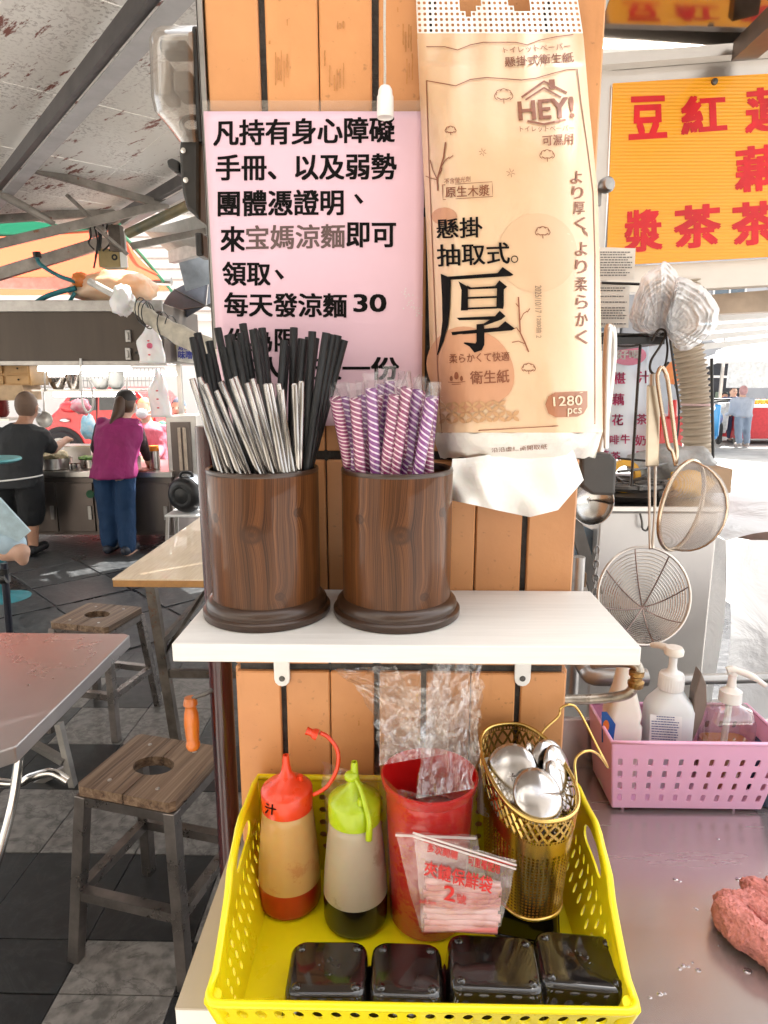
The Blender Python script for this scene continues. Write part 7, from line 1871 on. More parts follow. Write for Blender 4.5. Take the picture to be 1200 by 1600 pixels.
obj('pole', MB().tube([P(140, 440, 5.5), P(215, 480, 5.35)], .028, 10), mat('white_wrap', (.75, .73, .70), .5, bump=.6, bs=30), um, smooth='auto')
obj('wrap_bag', ballbag(P(192, 470, 5.4), .11, 66, sq=(.8, .6, 1.1)), wbag, um, smooth=True)
du = thing('dark_umbrella', 'open dark grey umbrella leaning behind the pillar above the stall', 'umbrella', P(300, 470, 6.4))
def ump(u, v):
    a = -pi * .1 + pi * 1.2 * u; q_ = v
    return P(322, 478, 6.2) + V((-.52 * q_ * cos(a) * (1 - .04 * abs(sin(a * 4))), .2 * q_, .0 + .36 * q_ * sin(a) - .1 * q_))
obj('umbrella_canopy', MB().grid(ump, 32, 8), mat('dark_umbrella_cloth', (.10, .11, .14), .5, var=.3, sc=3), du, smooth=True)
for k in range(5): a = pi * (.05 + .22 * k); obj('rib', MB().tube([P(322, 478, 6.19), ump((a + pi * .1) / (pi * 1.2), 1) + V((0, -.01, 0))], .006, 5), steel_dark, du)
sb = thing('speaker_box', 'small tan box hanging by wires from the truss joint', 'box', P(173, 400, 5.0))
A_ = P(152, 388, 5.0); B_ = P(188, 417, 5.0)
obj('box_body', MB().box(A_.x, 5.0, B_.z, B_.x, 5.14, A_.z), mat('tan_box_paint', (.36, .27, .12), .5, var=.1), sb, bev=.006)
obj('box_emblem', MB().lathe([(.010, .002), (.022, .002), (.022, 0)], P(179, 402, 5.0), 16, ax=(0, -1, 0)), black, sb)
for x_ in (158, 182): obj('hang_wire', MB().tube([P(x_, 389, 5.05), P(x_ - 2, 360, 5.05)], .004, 5), black, sb)
obj('side_sheet', MB().box(B_.x + .003, 5.0, B_.z, B_.x + .05, 5.02, A_.z + .12), whiteplastic, sb)
wr = thing('cable_tangle', 'tangle of dark cables hanging from the truss joint above the box', 'cables', P(150, 370, 4.95))
for k in range(6):
    x_ = 140 + k * 7; obj('cable', MB().tube(smooth([P(x_, 350, 4.95), P(x_ + rnd.uniform(-5, 5), 368, 4.95), P(x_ + rnd.uniform(-6, 6), 380, 4.95), P(x_ + rnd.uniform(-8, 12), rnd.uniform(388, 420) if k < 3 else 392, 4.95)], 5), .007, 5), black, wr, smooth=True)
obj('joint_box', MB().box(P(170, 350, 4.95).x, 4.93, P(170, 392, 4.95).z, P(188, 350, 4.95).x, 5.0, P(170, 352, 4.95).z), mat('brown_grey_box', (.15, .12, .10), .5, var=.3), wr)

# clear cover and black housing on the pillar's left side
lp = thing('clear_bottle_cover', 'cloudy clear plastic cover over beige parts on the pillar left side', 'cover', P(285, 220, .84))
def jar(u, v):
    tab = [(40, 252), (46, 240), (60, 233), (150, 236), (175, 242), (198, 262), (222, 280)]
    py = 40 + 182 * v; xl = lerp_tab([(a, b) for a, b in tab], py); xr = 312
    a = 2 * pi * u; cx = (xl + xr) / 2; w2 = (xr - xl) / 2; e = .55
    c_ = math.copysign(abs(cos(a)) ** e, cos(a)); s_ = math.copysign(abs(sin(a)) ** e, sin(a))
    dep = .045 * (1 if v > .06 else .3 + v * 11)
    return P(cx + w2 * c_, py, .84 + dep * s_)
cov = film('cloudy_cover', gloss=.2, rough=.12, bump=.3, bs=20, body=.32, white=(.36, .32, .28), tint=(.9, .88, .85))
obj('cover_shell', MB().grid(jar, 40, 30), cov, lp, smooth=True)
ld_ = mat('beige_part', (.42, .36, .30), .5, var=.2)
obj('inner_block', MB().box(P(256, 110, .86).x, .83, P(256, 165, .86).z, P(278, 110, .86).x, .87, P(256, 112, .86).z), ld_, lp, bev=.004)
obj('inner_block', MB().box(P(280, 85, .86).x, .83, P(256, 160, .86).z, P(308, 85, .86).x, .87, P(256, 128, .86).z), mat('grey_part', (.22, .2, .18), .5), lp, bev=.003)
obj('inner_block', MB().box(P(257, 75, .86).x, .84, P(256, 92, .86).z, P(300, 85, .86).x, .87, P(256, 75, .86).z), mat('dark_part', (.08, .075, .07), .5), lp, bev=.003)
obj('cover_back', MB().box(P(300, 85, .8).x, .80, P(300, 222, .8).z, P(313, 85, .8).x, .89, P(300, 38, .8).z), black, lp, bev=.004)
bh = thing('black_housing', 'black plastic housing with two silver screws below the clear cover', 'housing', P(295, 350, .8))
pl_ = [(288, 200), (312, 200), (312, 345), (302, 335), (290, 325), (284, 300), (281, 270), (279, 235), (281, 215)]
obj('housing_body', MB().poly([P(*q_, .80) for q_ in pl_][::-1], (0, .06, 0)), mat('housing_black', (.020, .018, .016), .35, var=.3, sc=20), bh, bev=.004, fix=True)
obj('lug', MB().poly([P(*q_, .81) for q_ in ((260, 250), (268, 246), (280, 252), (280, 270), (272, 268), (262, 260))][::-1], (0, .02, 0)), black, bh, bev=.002, fix=True)
for x_, y_ in ((287, 236), (291, 282)): obj('screw', MB().lathe([(.0001, .0022), (.003, .002), (.0036, 0)], P(x_, y_, .80), 12, ax=(0, -1, 0)), chrome, bh, smooth='auto')
obj('top_loop', MB().tube([P(300, 195, .81) + V((.012 * cos(a), 0, .008 * sin(a))) for a in [2 * pi * k / 16 for k in range(16)]], .003, 8, closed=True), black, bh)
obj('lower_clip', MB().box(P(308, 366, .80).x, .79, P(308, 402, .8).z, P(320, 366, .80).x, .82, P(308, 366, .8).z), black, bh, bev=.002)

# ================= people
def cloth(name, col, rough=.8, *a):
    if name in MATS: return MATS[name]
    m = mat(name, col, rough, 0, .10, 5, 1.0, 7, (1, 1, .55)); b = [n for n in m.node_tree.nodes if n.type == 'BUMP'][0]; b.inputs['Distance'].default_value = .035; return m
foldtex = bpy.data.textures.new('cloth_folds', 'CLOUDS'); foldtex.noise_scale = .11; foldtex.noise_depth = 2
def folds(o, k=.03):
    q = o.modifiers.new('f', 'DISPLACE'); q.texture = foldtex; q.texture_coords = 'GLOBAL'; q.strength = k; q.mid_level = .5
def limb(mb, pts, rs): 
    for i in range(len(pts) - 1): mb.cap(pts[i], pts[i + 1], rs[i], rs[i + 1], 14)
def person(label, Y, j, cols, vox=.014, s=1.0, mask=False, hat=None, apron=None, shorts=False, sleeves='short', ponytail=False, skirt=False, facing=1, feet=True, hairlen=0, loc=None):
    """j: joints in photograph pixels with depth; facing 1 = back towards the camera"""
    J = {k: (P(v[0], v[1], Y + (v[2] if len(v) > 2 else 0))) for k, v in j.items()}
    t = thing('person', label, 'person', (J['hip'].x, J['hip'].y, 0))
    skin = mat('skin_' + cols['skin'], {'tan': (.42, .22, .14), 'fair': (.55, .34, .25)}[cols['skin']], .5, var=.08, sss=.1)
    b = MB(); sh = .20 * s; hipw = .10 * s
    side = V((1, 0, 0)); bk = V((0, facing, 0))
    def sd(k, d): return J[k] if k in J else d
    Ls, Rs = sd('ls', J['neck'] - side * sh + V((0, 0, -.06 * s))), sd('rs', J['neck'] + side * sh + V((0, 0, -.06 * s)))
    Lh, Rh = J['hip'] - side * hipw, J['hip'] + side * hipw
    mid = J['neck'].lerp(J['hip'], .5)
    def torso(m, g_=0):
        rings = []
        for f, wx, wy in ((-.10, .17 + g_ * .5, .12 + g_ * .5), (0, .178 + g_ * .4, .125 + g_ * .4), (.2, .165, .12), (.45, .165, .125), (.7, .19, .13), (.88, .185, .115), (.97, .11, .09), (1.03, .06, .06)):
            c = J['hip'].lerp(J['neck'], f); rings.append([c + V(((wx * s + g_) * cos(a), (wy * s + g_) * sin(a), 0)) for a in [2 * pi * k / 20 for k in range(20)]])
        m.loft(rings)
    torso(b)
    hd = J['head']; hr = .105 * s
    limb(b, [J['neck'] + V((0, 0, -.04 * s)), hd + V((0, 0, -.06 * s))], [.058 * s, .052 * s])
    b.ell(hd, (.076 * s, .094 * s, .112 * s), 20, 14)
    b.ell(hd + V((0, .085 * s * facing, -.03 * s)), (.045 * s, .03 * s, .05 * s), 12, 8)       # jaw and mouth area
    b.ell(hd + V((0, .103 * s * facing, -.012 * s)), (.014 * s, .022 * s, .025 * s), 8, 6)     # nose
    for q_ in (-1, 1): b.ell(hd + V((q_ * .078 * s, -.005, -.01 * s)), (.012 * s, .022 * s, .034 * s), 8, 6)
    arms = {}
    for n_, S_ in (('l', Ls), ('r', Rs)):
        E_ = sd(n_ + 'e', S_ + V((0, .05 * facing, -.28 * s))); W_ = sd(n_ + 'w', E_ + V((0, .22 * s * facing, -.05 * s)))
        arms[n_] = (S_, E_, W_); limb(b, [S_, E_, W_], [.052 * s, .042 * s, .028 * s])
        d = (W_ - E_).normalized(); palm = W_ + d * .05 * s; b.cap(W_, palm, .026 * s, .034 * s, 10)
        x, y = frame(d)
        for f in range(4):
            o_ = x * (-.024 + .016 * f) * s; L_ = (.052, .062, .058, .045)[f] * s
            k1_ = palm + o_ + d * .02 * s; k2_ = k1_ + d * L_ * .6 + V((0, 0, -.010 * s)); k3_ = k2_ + d * L_ * .4 + V((0, 0, -.024 * s)); limb(b, [k1_, k2_, k3_], [.0095 * s, .009 * s, .007 * s])
        th = W_ + d * .02 * s - x * .026 * s; limb(b, [th, th - x * .022 * s + d * .03 * s, th - x * .022 * s + d * .055 * s + V((0, 0, -.01 * s))], [.011 * s, .010 * s, .008 * s])
    legs = {}
    for n_, S_ in (('l', Lh), ('r', Rh)):
        A_ = sd(n_ + 'a', V((S_.x, S_.y, .08))); K_ = sd(n_ + 'k', S_.lerp(A_, .48) + V((0, .02 * facing, 0)))
        legs[n_] = (S_, K_, A_); limb(b, [S_, K_, A_], [.085 * s, .056 * s, .038 * s])
        b.cap(A_ + V((0, -.03 * facing, -.03)), A_ + V((0, .13 * s * facing, -.045)), .034 * s, .03 * s)
    obj('body', b, skin, t, rem=vox, sm=2)
    sm_ = cloth(*cols['top']); c_ = MB(); torso(c_, .018 * s)
    for n_, (S_, E_, W_) in arms.items():
        e = S_.lerp(E_, .75) if sleeves == 'short' else None
        if sleeves == 'short': limb(c_, [S_, e], [.068 * s, .062 * s])
        elif sleeves == 'long': limb(c_, [S_, E_, E_.lerp(W_, .95)], [.066 * s, .056 * s, .042 * s])
        elif sleeves == 'vest': c_.ell(S_ - side * 0, (.058 * s, .06 * s, .06 * s), 12, 8)
    folds(obj('shirt', c_, sm_, t, rem=vox, sm=3))
    if sleeves == 'vest':
        c2 = MB()
        for n_, (S_, E_, W_) in arms.items(): limb(c2, [S_.lerp(E_, .12), E_, E_.lerp(W_, .97)], [.058 * s, .050 * s, .036 * s])
        obj('sleeve', c2, cloth(*cols['sleeve']), t, rem=vox, sm=2)
    pm_ = cloth(*cols['bottom']); c_ = MB()
    hr_ = []
    for f, wx, wy in ((.10, .148, .108), (0, .172, .126), (-.08, .182, .135)):
        c = J['hip'].lerp(J['neck'], f); hr_.append([c + V((wx * s * cos(a), wy * s * sin(a), 0)) for a in [2 * pi * k / 20 for k in range(20)]])
    c_.loft(hr_)
    for n_, (S_, K_, A_) in legs.items():
        if shorts: limb(c_, [S_, S_.lerp(K_, .95)], [.105 * s, .098 * s])
        else: limb(c_, [S_, K_, A_ + V((0, 0, .03))], [.086 * s, .085 * s, .070 * s])
    folds(obj('shorts' if shorts else 'trousers', c_, pm_, t, rem=vox, sm=3), .026)
    hc = mat(*cols['hair']); h = MB()
    h.ell(hd + V((0, -.012 * s * facing, .014 * s)), (.082 * s, .098 * s, .112 * s), 20, 12)
    if hairlen: h.ell(hd + V((0, -.05 * s * facing, -.04 * s)), (.075 * s, .06 * s, .11 * s), 16, 10)
    if ponytail: limb(h, [hd + V((-.01, -.09 * facing, .03)), hd + V((-.02, -.12 * facing, -.06)), J['neck'] + V((-.03, -.10 * facing, -.02))], [.045 * s, .050 * s, .02 * s])
    ob = obj('hair', h, hc, t, rem=vox * .8, sm=1)
    # cut the hair away from the face
    ob.modifiers.clear(); ob.data.polygons.foreach_set('use_smooth', [True] * len(ob.data.polygons))
    bm = bmesh.new(); bm.from_mesh(ob.data)
    bmesh.ops.delete(bm, geom=[v for v in bm.verts if (v.co.y - hd.y) * facing > .045 * s and v.co.z < hd.z + .055 * s], context='VERTS'); bm.to_mesh(ob.data); bm.free()
    fc_ = MB()
    for q_ in (-1, 1): fc_.ell(hd + V((q_ * .030 * s, .090 * s * facing, .008 * s)), (.012 * s, .006 * s, .007 * s), 8, 6)
    obj('eyes', fc_, mat('dark_eye', (.02, .015, .012), .3), t)
    obj('mouth', MB().ell(hd + V((0, .112 * s * facing, -.052 * s)), (.022 * s, .006 * s, .006 * s), 8, 6), mat('lips', (.40, .10, .09), .5), t)
    if mask:
        obj('face_mask', MB().ell(hd + V((0, .085 * s * facing, -.035 * s)), (.062 * s, .042 * s, .052 * s), 14, 10), mat('mask_white', (.72, .76, .80), .7), t, smooth=True)
        for q_ in (-1, 1): obj('mask_strap', MB().tube([hd + V((q_ * .058 * s, .085 * s * facing, -.02 * s)), hd + V((q_ * .086 * s, .0, .005)), hd + V((q_ * .084 * s, -.01 * facing, -.04 * s)), hd + V((q_ * .058 * s, .085 * s * facing, -.05 * s))], .003, 5), whiteplastic, t)
    if hat: obj('cap', MB().grid(lambda u, v: hd + V((.090 * s * cos(2 * pi * u) * cos(v * pi / 2), .106 * s * sin(2 * pi * u) * cos(v * pi / 2), .035 * s + .095 * s * sin(v * pi / 2))), 20, 8).poly([hd + V((.075 * s * cos(a), (.09 + .075 * abs(sin(a))) * s * facing, .045 * s)) for a in [pi * k / 8 for k in range(9)]], (0, 0, .005)), mat(*hat), t, smooth=True)
    if apron: 
        o_ = MB(); 
        o_.grid(lambda u, v: J['neck'].lerp(J['hip'], v * 1.5) + V(((.12 + .05 * v) * (2 * u - 1), facing * (.15 + .02 * cos((2 * u - 1) * 1.5)), -.06)), 10, 10); obj('apron', o_, mat(*apron), t, smooth=True, sol=.006)
    if feet:
        f_ = MB()
        for n_, (S_, K_, A_) in legs.items(): f_.cap(V((A_.x, A_.y - .05 * facing * s, .05)), V((A_.x, A_.y + .16 * s * facing, .045)), .045 * s, .040 * s)
        obj('shoes', f_, mat(*cols.get('shoes', ('dark_shoes', (.02, .02, .022), .5))), t, rem=vox, sm=1)
    return t
# woman in the magenta vest
person('woman in magenta vest and navy trousers with ponytail leaning over the stall counter', 5.38,
       dict(head=(197, 632, .22), neck=(188, 656, .12), hip=(178, 738, -.02), ls=(160, 662, .12), rs=(212, 664, .14), le=(150, 700, .20), lw=(165, 722, .36), re=(222, 692, .16), rw=(230, 716, .30), lk=(168, 795, .0), la=(172, 852, -.02), rk=(196, 795, .0), ra=(200, 858, -.06)),
       dict(skin='fair', top=('magenta_vest', (.26, .015, .12), .75), sleeve=('dark_print_sleeve', (.03, .012, .015), .7, 0, .2, 12, 0, None, (1, 1, 1), (.012, .01, .02)), bottom=('navy_trousers', (.006, .035, .10), .8), hair=('brown_hair', (.07, .035, .018), .5), shoes=('dark_blue_shoes', (.02, .025, .04), .5)), sleeves='vest', ponytail=True, mask=True, hat=('black_cap', (.02, .015, .013), .6), s=.98)
person('man with shaved head in charcoal t-shirt and black shorts cooking at the stall left end', 5.3,
       dict(head=(43, 636, .16), neck=(32, 664, .05), hip=(26, 752, -.02), ls=(-8, 676, .02), rs=(64, 680, .06), le=(-18, 720, .1), lw=(0, 728, .3), re=(82, 702, .16), rw=(100, 690, .36), lk=(8, 808, .02), la=(10, 850, -.03), rk=(50, 808, .02), ra=(52, 852, 0)),
       dict(skin='tan', top=('charcoal_shirt', (.022, .024, .027), .8), bottom=('black_shorts', (.012, .013, .015), .85), hair=('shaved_hair', (.16, .10, .07), .7)), shorts=True, mask=True, s=1.04)
tag(obj('shirt_hem', MB().tube([P(26, 752, 5.28) + V((.205 * cos(a), .155 * sin(a), .028 + .02 * cos(a))) for a in [2 * pi * k / 24 for k in range(24)]], .007, 6, closed=True), whiteplastic, smooth=True), 'thin white hem line round the charcoal shirt of the cook', 'hem')
ho = [o_ for o_ in COL.objects if o_.name == 'shirt_hem'][0]; pr_ = [o_ for o_ in COL.objects if o_.get('label', '').startswith('man with shaved')][0]
ho.parent = pr_; ho.matrix_parent_inverse = Matrix.Translation(pr_.location).inverted(); del ho['category']; del ho['label']
person('woman in pink hooded jacket and orange scarf behind the stall counter', 6.75,
       dict(head=(226, 640), neck=(232, 662), hip=(236, 735), ls=(214, 672), rs=(256, 672), le=(208, 700, -.1), lw=(222, 715, -.3), re=(252, 702, -.1), rw=(240, 715, -.3)),
       dict(skin='fair', top=('pink_jacket', (.72, .16, .22), .7), bottom=('red_bottom', (.4, .05, .06), .8), hair=('orange_scarf', (.75, .32, .16), .7)), sleeves='long', facing=-1, mask=True, s=1.0, hairlen=1)
person('smiling customer with blue grey hair net behind the steel cabinet', 7.2,
       dict(head=(279, 638), neck=(280, 658), hip=(281, 728)),
       dict(skin='fair', top=('green_top', (.04, .35, .16), .7), bottom=('dark_bottom', (.03, .03, .04), .8), hair=('blue_hair_net', (.12, .16, .22), .6)), sleeves='long', facing=-1, s=.95)
# seated customer cut by the left edge
cu = thing('person', 'seated customer in light blue shirt whose elbow shows at the left picture edge', 'person', P(-40, 900, 3.9))
b = MB(); YS = 3.4
limb(b, [P(-60, 800, YS), P(10, 862, YS - .05), P(34, 862, YS - .1)], [.07, .055, .045]); limb(b, [P(34, 862, YS - .1), P(36, 876, YS - .1)], [.04, .03])
b.loft([[P(-70, y, YS + .1) + V((r * cos(a), r * .7 * sin(a), 0)) for a in [2 * pi * k / 16 for k in range(16)]] for y, r in ((700, .08), (720, .2), (800, .2), (900, .19), (940, .18))])
b.ell(P(-70, 660, YS + .1), (.08, .095, .115), 16, 12)
limb(b, [P(-70, 935, YS + .1), P(-30, 950, YS - .3), P(-40, 1080, YS - .3)], [.1, .07, .05])
obj('body', b, MATS['skin_fair'], cu, rem=.015, sm=2)
b = MB(); b.loft([[P(-70, y, YS + .1) + V(((r + .02) * cos(a), (r * .7 + .02) * sin(a), 0)) for a in [2 * pi * k / 16 for k in range(16)]] for y, r in ((715, .12), (725, .2), (800, .2), (900, .19), (935, .18))])
limb(b, [P(-55, 790, YS), P(-5, 835, YS - .02), P(18, 850, YS - .06)], [.12, .085, .075])
obj('shirt', b, mat('light_blue_shirt', (.42, .56, .66), .7, var=.1, sc=6), cu, rem=.015, sm=2)
b = MB(); b.add([P(-90, 760, YS - .15), P(0, 778, YS - .15), P(48, 830, YS - .12), P(30, 846, YS - .1), P(-90, 800, YS - .1)], [(4, 3, 2, 1, 0)]); obj('blue_sheet', b, mat('pale_blue_sheet', (.50, .66, .74), .5), cu, sol=.01)
# teal round table top and dark umbrella stand
tt = thing('teal_round_table', 'round teal table top at the left edge in front of the cook', 'table', P(-20, 720, 4.2))
obj('table_top', MB().lathe([(.0001, 0), (.17, 0), (.19, .012), (.185, .025), (.0001, .028)], P(-17, 722, 4.2), 36), mat('teal_plastic', (.12, .42, .45), .35), tt, smooth='auto')
obj('table_leg', MB().tube([P(-17, 722, 4.2), V((P(-17, 722, 4.2).x, 4.2, 0))], .03, 12), tealm, tt); obj('table_base', MB().lathe([(.0001, .03), (.05, .03), (.16, .005), (.16, 0), (.0001, 0)], V((P(-17, 722, 4.2).x, 4.2, 0)), 24), tealm, tt)
bp_ = thing('black_stand', 'black tube stand with plastic clamp beside the steel table', 'stand', PZ(12, 1000, 0))
obj('tube', MB().tube([P(6, 880, 2.9), V((P(12, 990, 2.9).x, 2.9, .005))], .016, 12), mat('blue_black', (.012, .014, .025), .3), bp_)
obj('clamp', MB().tube([P(2, 905, 2.9), P(12, 903, 2.9)], .026, 10), black, bp_, smooth='auto'); obj('clamp', MB().tube([P(5, 888, 2.9), P(5, 896, 2.9)], .024, 10), black, bp_)
obj('stand_foot', MB().lathe([(.0001, .012), (.12, .006), (.13, 0), (.0001, 0)], V((P(12, 990, 2.9).x, 2.9, .002)), 20), black, bp_)
# red plates stack, rack at left end of stall
for k in range(6):
    c = P(3, 652, stY + .1); tag(obj('bowl', MB().lathe(bowlmesh(.07, .05), (c.x, c.y, c.z + k * .02), 18), mat('dark_red_bowl', (.20, .02, .02), .3, coat=.4), smooth='auto'), 'dark red bowl at the left end of the stall, %s from the stack bottom' % ORD[k], 'bowl', 'stacked dark red bowls')
tag(obj('bowl_ledge', MB().box(P(-40, 655, stY).x, stY, P(0, 653, stY + .1).z - .02, P(14, 655, stY).x, stY + .3, P(0, 653, stY + .1).z), steel), 'small steel ledge holding the dark red bowls', 'shelf')

# ================= red car outside
cY = 10.5
car = thing('parked_car', 'red hatchback parked in the street behind the food stall', 'car', P(110, 700, cY))
redc = mat('red_car_paint', (.55, .012, .018), .25, var=.03, coat=1)
G = P(100, 718, cY).z - .1
prof_ = [(60, 690), (62, 668), (70, 656), (88, 640), (104, 618), (118, 608), (170, 604), (215, 612), (238, 640), (246, 660), (246, 695), (240, 706), (66, 706)]
obj('body', MB().poly([P(*q_, cY) for q_ in prof_][::-1], (0, 1.6, 0)), redc, car, bev=.05, fix=True)
obj('window', MB().poly([P(*q_, cY - .012) for q_ in ((99, 643), (110, 622), (120, 613), (150, 611), (150, 641))][::-1], (0, .01, 0)), mat('car_glass', (.03, .035, .04), .08, coat=.5), car)
obj('window', MB().poly([P(*q_, cY - .012) for q_ in ((155, 611), (200, 612), (218, 640), (155, 641))][::-1], (0, .01, 0)), MATS['car_glass'], car)
for x_ in (98, 216):
    wc = P(x_, 702, cY - .02)
    wl = obj('wheel', MB().lathe([(.0001, -.05), (.27, -.05), (.30, 0), (.30, .16), (.0001, .16)], wc, 28, ax=(0, 1, 0)), mat('tyre', (.03, .03, .032), .8), car, smooth='auto')
    obj('rim', MB().lathe([(.0001, 0), (.19, .0), (.19, .02), (.0001, .02)], wc + V((0, -.075, 0)), 20, ax=(0, 1, 0)), steel_dull, wl)
    obj('wheel_arch', MB().lathe([(.30, 0), (.36, 0), (.36, .01), (.30, .01)], wc + V((0, -.0, 0)), 28, ax=(0, 1, 0)), MATS['tyre'], car)
obj('mirror', MB().ell(P(108, 636, cY - .1), (.16, .08, .09), 12, 8), redc, car, smooth=True)
obj('door_handle', MB().ell(P(101, 657, cY - .03), (.09, .02, .03), 10, 6), chrome, car, smooth=True)
obj('door_seam', MB().tube([P(152, 611, cY - .004), P(150, 700, cY - .004)], .008, 4), black, car)
sk = thing('ramp_kerb', 'raised kerbside platform under the red car', 'platform', P(150, 720, cY))
obj('platform', MB().box(P(-200, 700, cY).x, cY - .4, 0, P(300, 700, cY).x, cY + 3, wc.z - .301), mat('kerb_concrete', (.35, .34, .33), .8), sk)
# ================= street at the right
def scooter(label, x, y, Y, col, flip=1):
    g_ = P(x, y, Y); t = thing('scooter', label, 'scooter', g_)
    o0 = V((g_.x, g_.y, 0)); pm_ = mat(*col)
    m_ = MB().cap(o0 + V((-.25 * flip, 0, .55)), o0 + V((.55 * flip, 0, .62)), .16, .20, 14); obj('body', m_, pm_, t, rem=.03, sm=2)
    obj('leg_shield', MB().bar(o0 + V((-.35 * flip, 0, .3)), o0 + V((-.52 * flip, 0, .95)), .10, .36, side=(1, 0, 0)), pm_, t, bev=.04)
    obj('footboard', MB().box(g_.x - .45, Y - .15, .25, g_.x + .3, Y + .15, .32), pm_, t, bev=.02)
    obj('seat', MB().cap(o0 + V((0, 0, .78)), o0 + V((.55 * flip, 0, .84)), .09, .11, 12), black, t, smooth='auto')
    obj('handlebar', MB().tube([o0 + V((-.5 * flip, -.3, 1.02)), o0 + V((-.54 * flip, 0, 1.0)), o0 + V((-.5 * flip, .3, 1.02))], .02, 8), black, t)
    obj('headlight', MB().ell(o0 + V((-.62 * flip, 0, .88)), (.06, .09, .07), 10, 8), whiteplastic, t, smooth=True)
    for sx in (-.62, .60):
        w__ = obj('wheel', MB().tube([o0 + V((sx * flip + .2 * cos(a), 0, .26 + .2 * sin(a))) for a in [2 * pi * k / 24 for k in range(24)]], .055, 8, closed=True), MATS['tyre'], t, smooth='auto')
        obj('rim', MB().lathe([(.0001, -.03), (.17, -.03), (.17, .03), (.0001, .03)], o0 + V((sx * flip, 0, .26)), 20, ax=(0, 1, 0)), mat('pale_rim', (.6, .6, .62), .4), w__)
    return t
sc1 = scooter('blue scooter parked beside the corrugated hose', 1108, 692, 14.0, ('scooter_blue', (.03, .25, .55), .3, 0, .05, 5, 0, None, (1, 1, 1), None, 0, 1.45, None, .6))
sc2 = scooter('white scooter parked behind the blue one', 1118, 686, 15.6, ('scooter_white', (.7, .7, .7), .3), 1)
sc1.rotation_euler[2] = R(62); sc2.rotation_euler[2] = R(70)
def walker(label, x, ytop, yfeet, Y, cols, **k):
    hpx = yfeet - ytop; c = lambda f: yfeet - hpx * f
    return person(label, Y, dict(head=(x, c(.93)), neck=(x, c(.83)), hip=(x, c(.52)), la=(x - hpx * .07, c(.05)), ra=(x + hpx * .06, c(.05), .1)), cols, vox=.03, s=k.pop('s', 1), **k)
walker('pedestrian in pale denim jacket and jeans walking away in the street', 1161, 605, 697, 14.6, dict(skin='fair', top=('pale_denim', (.38, .42, .50), .8), bottom=('grey_jeans', (.26, .32, .42), .8), hair=('pink_cap_hair', (.45, .25, .25), .7), shoes=('pale_shoes', (.5, .45, .42), .6)), sleeves='long')
walker('pedestrian in dark blue clothes beside the one in pale denim', 1146, 606, 688, 15.6, dict(skin='fair', top=('dark_blue_top', (.06, .07, .14), .8), bottom=('dark_blue_bottom', (.05, .06, .12), .8), hair=('black_hair', (.02, .017, .015), .6)), sleeves='long', facing=-1)
walker('person in black top and khaki trousers by the parked scooters', 1132, 615, 684, 17.5, dict(skin='tan', top=('black_top', (.03, .03, .035), .8), bottom=('khaki', (.42, .32, .20), .8), hair=('black_hair', (.02, .017, .015), .6)), sleeves='short', facing=-1)
fs2 = thing('fruit_stall', 'red market stall with orange fruit at the right picture edge', 'market stall', P(1225, 690, 13.8))
xa, xb = P(1168, 690, 13.8).x, P(1300, 690, 13.8).x
obj('stall_front', MB().box(xa, 13.8, .12, xb, 15, .82), mat('stall_red', (.55, .03, .04), .5), fs2); obj('stall_counter', MB().box(xa - .05, 13.75, .82, xb, 15, .88), whiteplastic, fs2)
for x_ in (xa + .05, xb - .05): obj('post', MB().box(x_ - .03, 14.9, .88, x_ + .03, 14.96, 2.5), steel, fs2); obj('foot', MB().box(x_ - .05, 13.9, 0, x_ + .05, 14, .12), steel_dark, fs2)
fru = mat('orange_fruit', (.85, .30, .03), .5)
for k in range(24):
    og_ = tag(obj('orange', MB().ell((xa + .15 + (k % 12) * .14, 14.0 + (k // 12) * .16, .88 + .06), (.06, .06, .06), 10, 7), fru, smooth=True), 'orange fruit lying on the red market stall', 'fruit', 'oranges on the market stall'); og_.location = (.5, 1.4, 0)
fs2.location += V((.5, 1.4, 0))
mu_ = thing('white_umbrella', 'big white market umbrella shading the fruit stall', 'umbrella', P(1205, 560, 13.5))
uc = P(1215, 520, 13.5)
obj('canopy', MB().lathe([(.0001, .0), (1.35, -.55), (1.37, -.8), (1.36, -.8), (1.34, -.56), (.0001, -.02)], uc + V((.6, .6, .25)), 8, rot=.3), mat('white_canvas', (.82, .82, .82), .7), mu_)
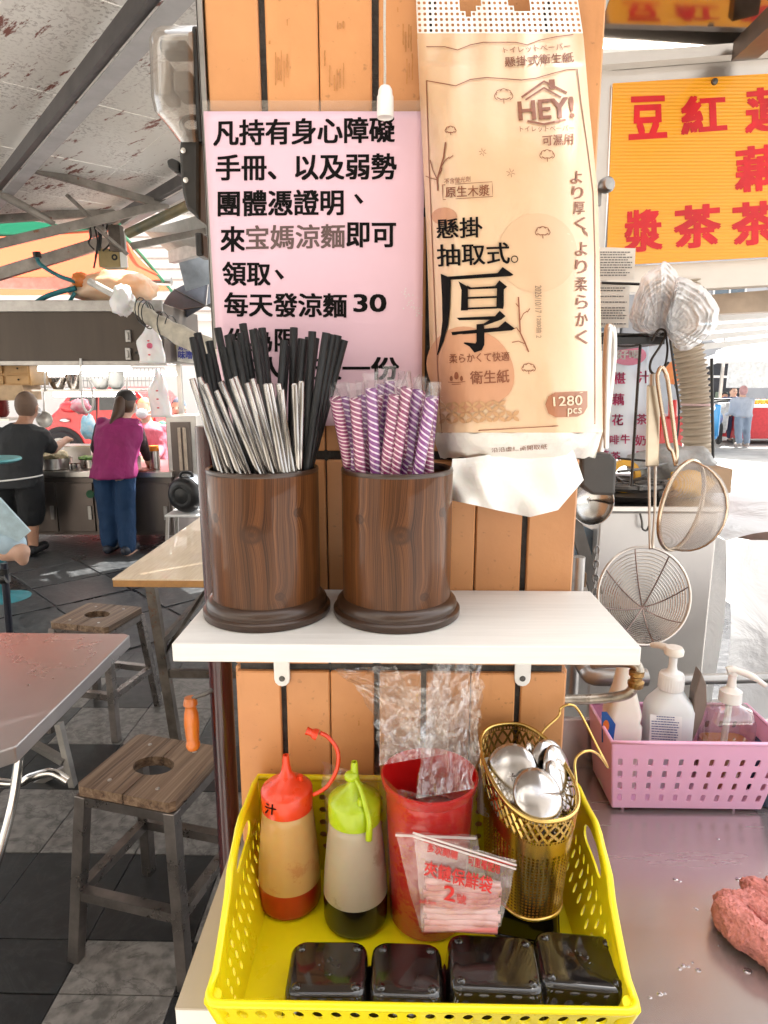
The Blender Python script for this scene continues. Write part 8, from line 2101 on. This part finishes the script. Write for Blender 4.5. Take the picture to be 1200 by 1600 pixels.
obj('pole', MB().tube([uc + V((.6, .6, .2)), V((uc.x + .6, uc.y + .6, 0))], .03, 10), steel, mu_)
obj('side_curtain', MB().box(P(1140, 560, 14.9).x, 14.9, P(1140, 606, 14.9).z, xb, 14.93, P(1140, 540, 14.9).z), mat('white_curtain', (.78, .80, .82), .7), mu_)
ba = thing('blue_awning', 'striped blue metal awning over the shop across the street', 'awning', P(1200, 530, 17))
bm1, bm2 = mat('awning_blue', (.08, .30, .48), .5), mat('awning_pale', (.55, .66, .72), .5)
for k in range(16):
    xa_ = P(1135, 540, 17).x + k * .28
    obj('awning_strip', MB().poly([V((xa_, 17, P(1150, 548, 17).z)), V((xa_ + .275, 17, P(1150, 548, 17).z)), V((xa_ + .275, 19.5, P(1150, 500, 19.5).z)), V((xa_, 19.5, P(1150, 500, 19.5).z))], (0, 0, .02)), bm1 if k % 2 else bm2, ba, fix=True)
shf = thing('shop_front', 'dark open shop front behind the parked scooters', 'shop', P(1130, 650, 18))
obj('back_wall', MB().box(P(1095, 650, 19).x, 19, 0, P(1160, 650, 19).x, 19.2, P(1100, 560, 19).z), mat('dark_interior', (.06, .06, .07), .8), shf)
for k in range(5): obj('shop_goods', MB().box(P(1098 + k * 12, 650, 18.6).x, 18.5, .0, P(1107 + k * 12, 650, 18.6).x, 18.9, .6 + .25 * (k % 3)), mat('goods_%d' % k, [(.3, .28, .25), (.5, .4, .3), (.2, .25, .2), (.45, .3, .2), (.3, .3, .35)][k], .7), shf)
obj('roller_frame', MB().bar(P(1092, 630, 18.2), P(1092, 560, 18.2), .1, .1), whiteplastic, shf); obj('roller_frame', MB().bar(P(1092, 588, 18.2), P(1150, 589, 18.2), .06, .06), whiteplastic, shf)
obj('roof_slope', MB().bar(P(1080, 575, 16), P(1160, 545, 16), .12, .2), mat('white_gutter', (.75, .75, .76), .5), shf)

# ---------------- lower any stray top-level leftovers into shape
for o in list(COL.objects):
    if o.parent is None and o.type in ('MESH', 'EMPTY') and not o.get('label') and not o.get('kind'):
        print('UNLABELLED', o.name)
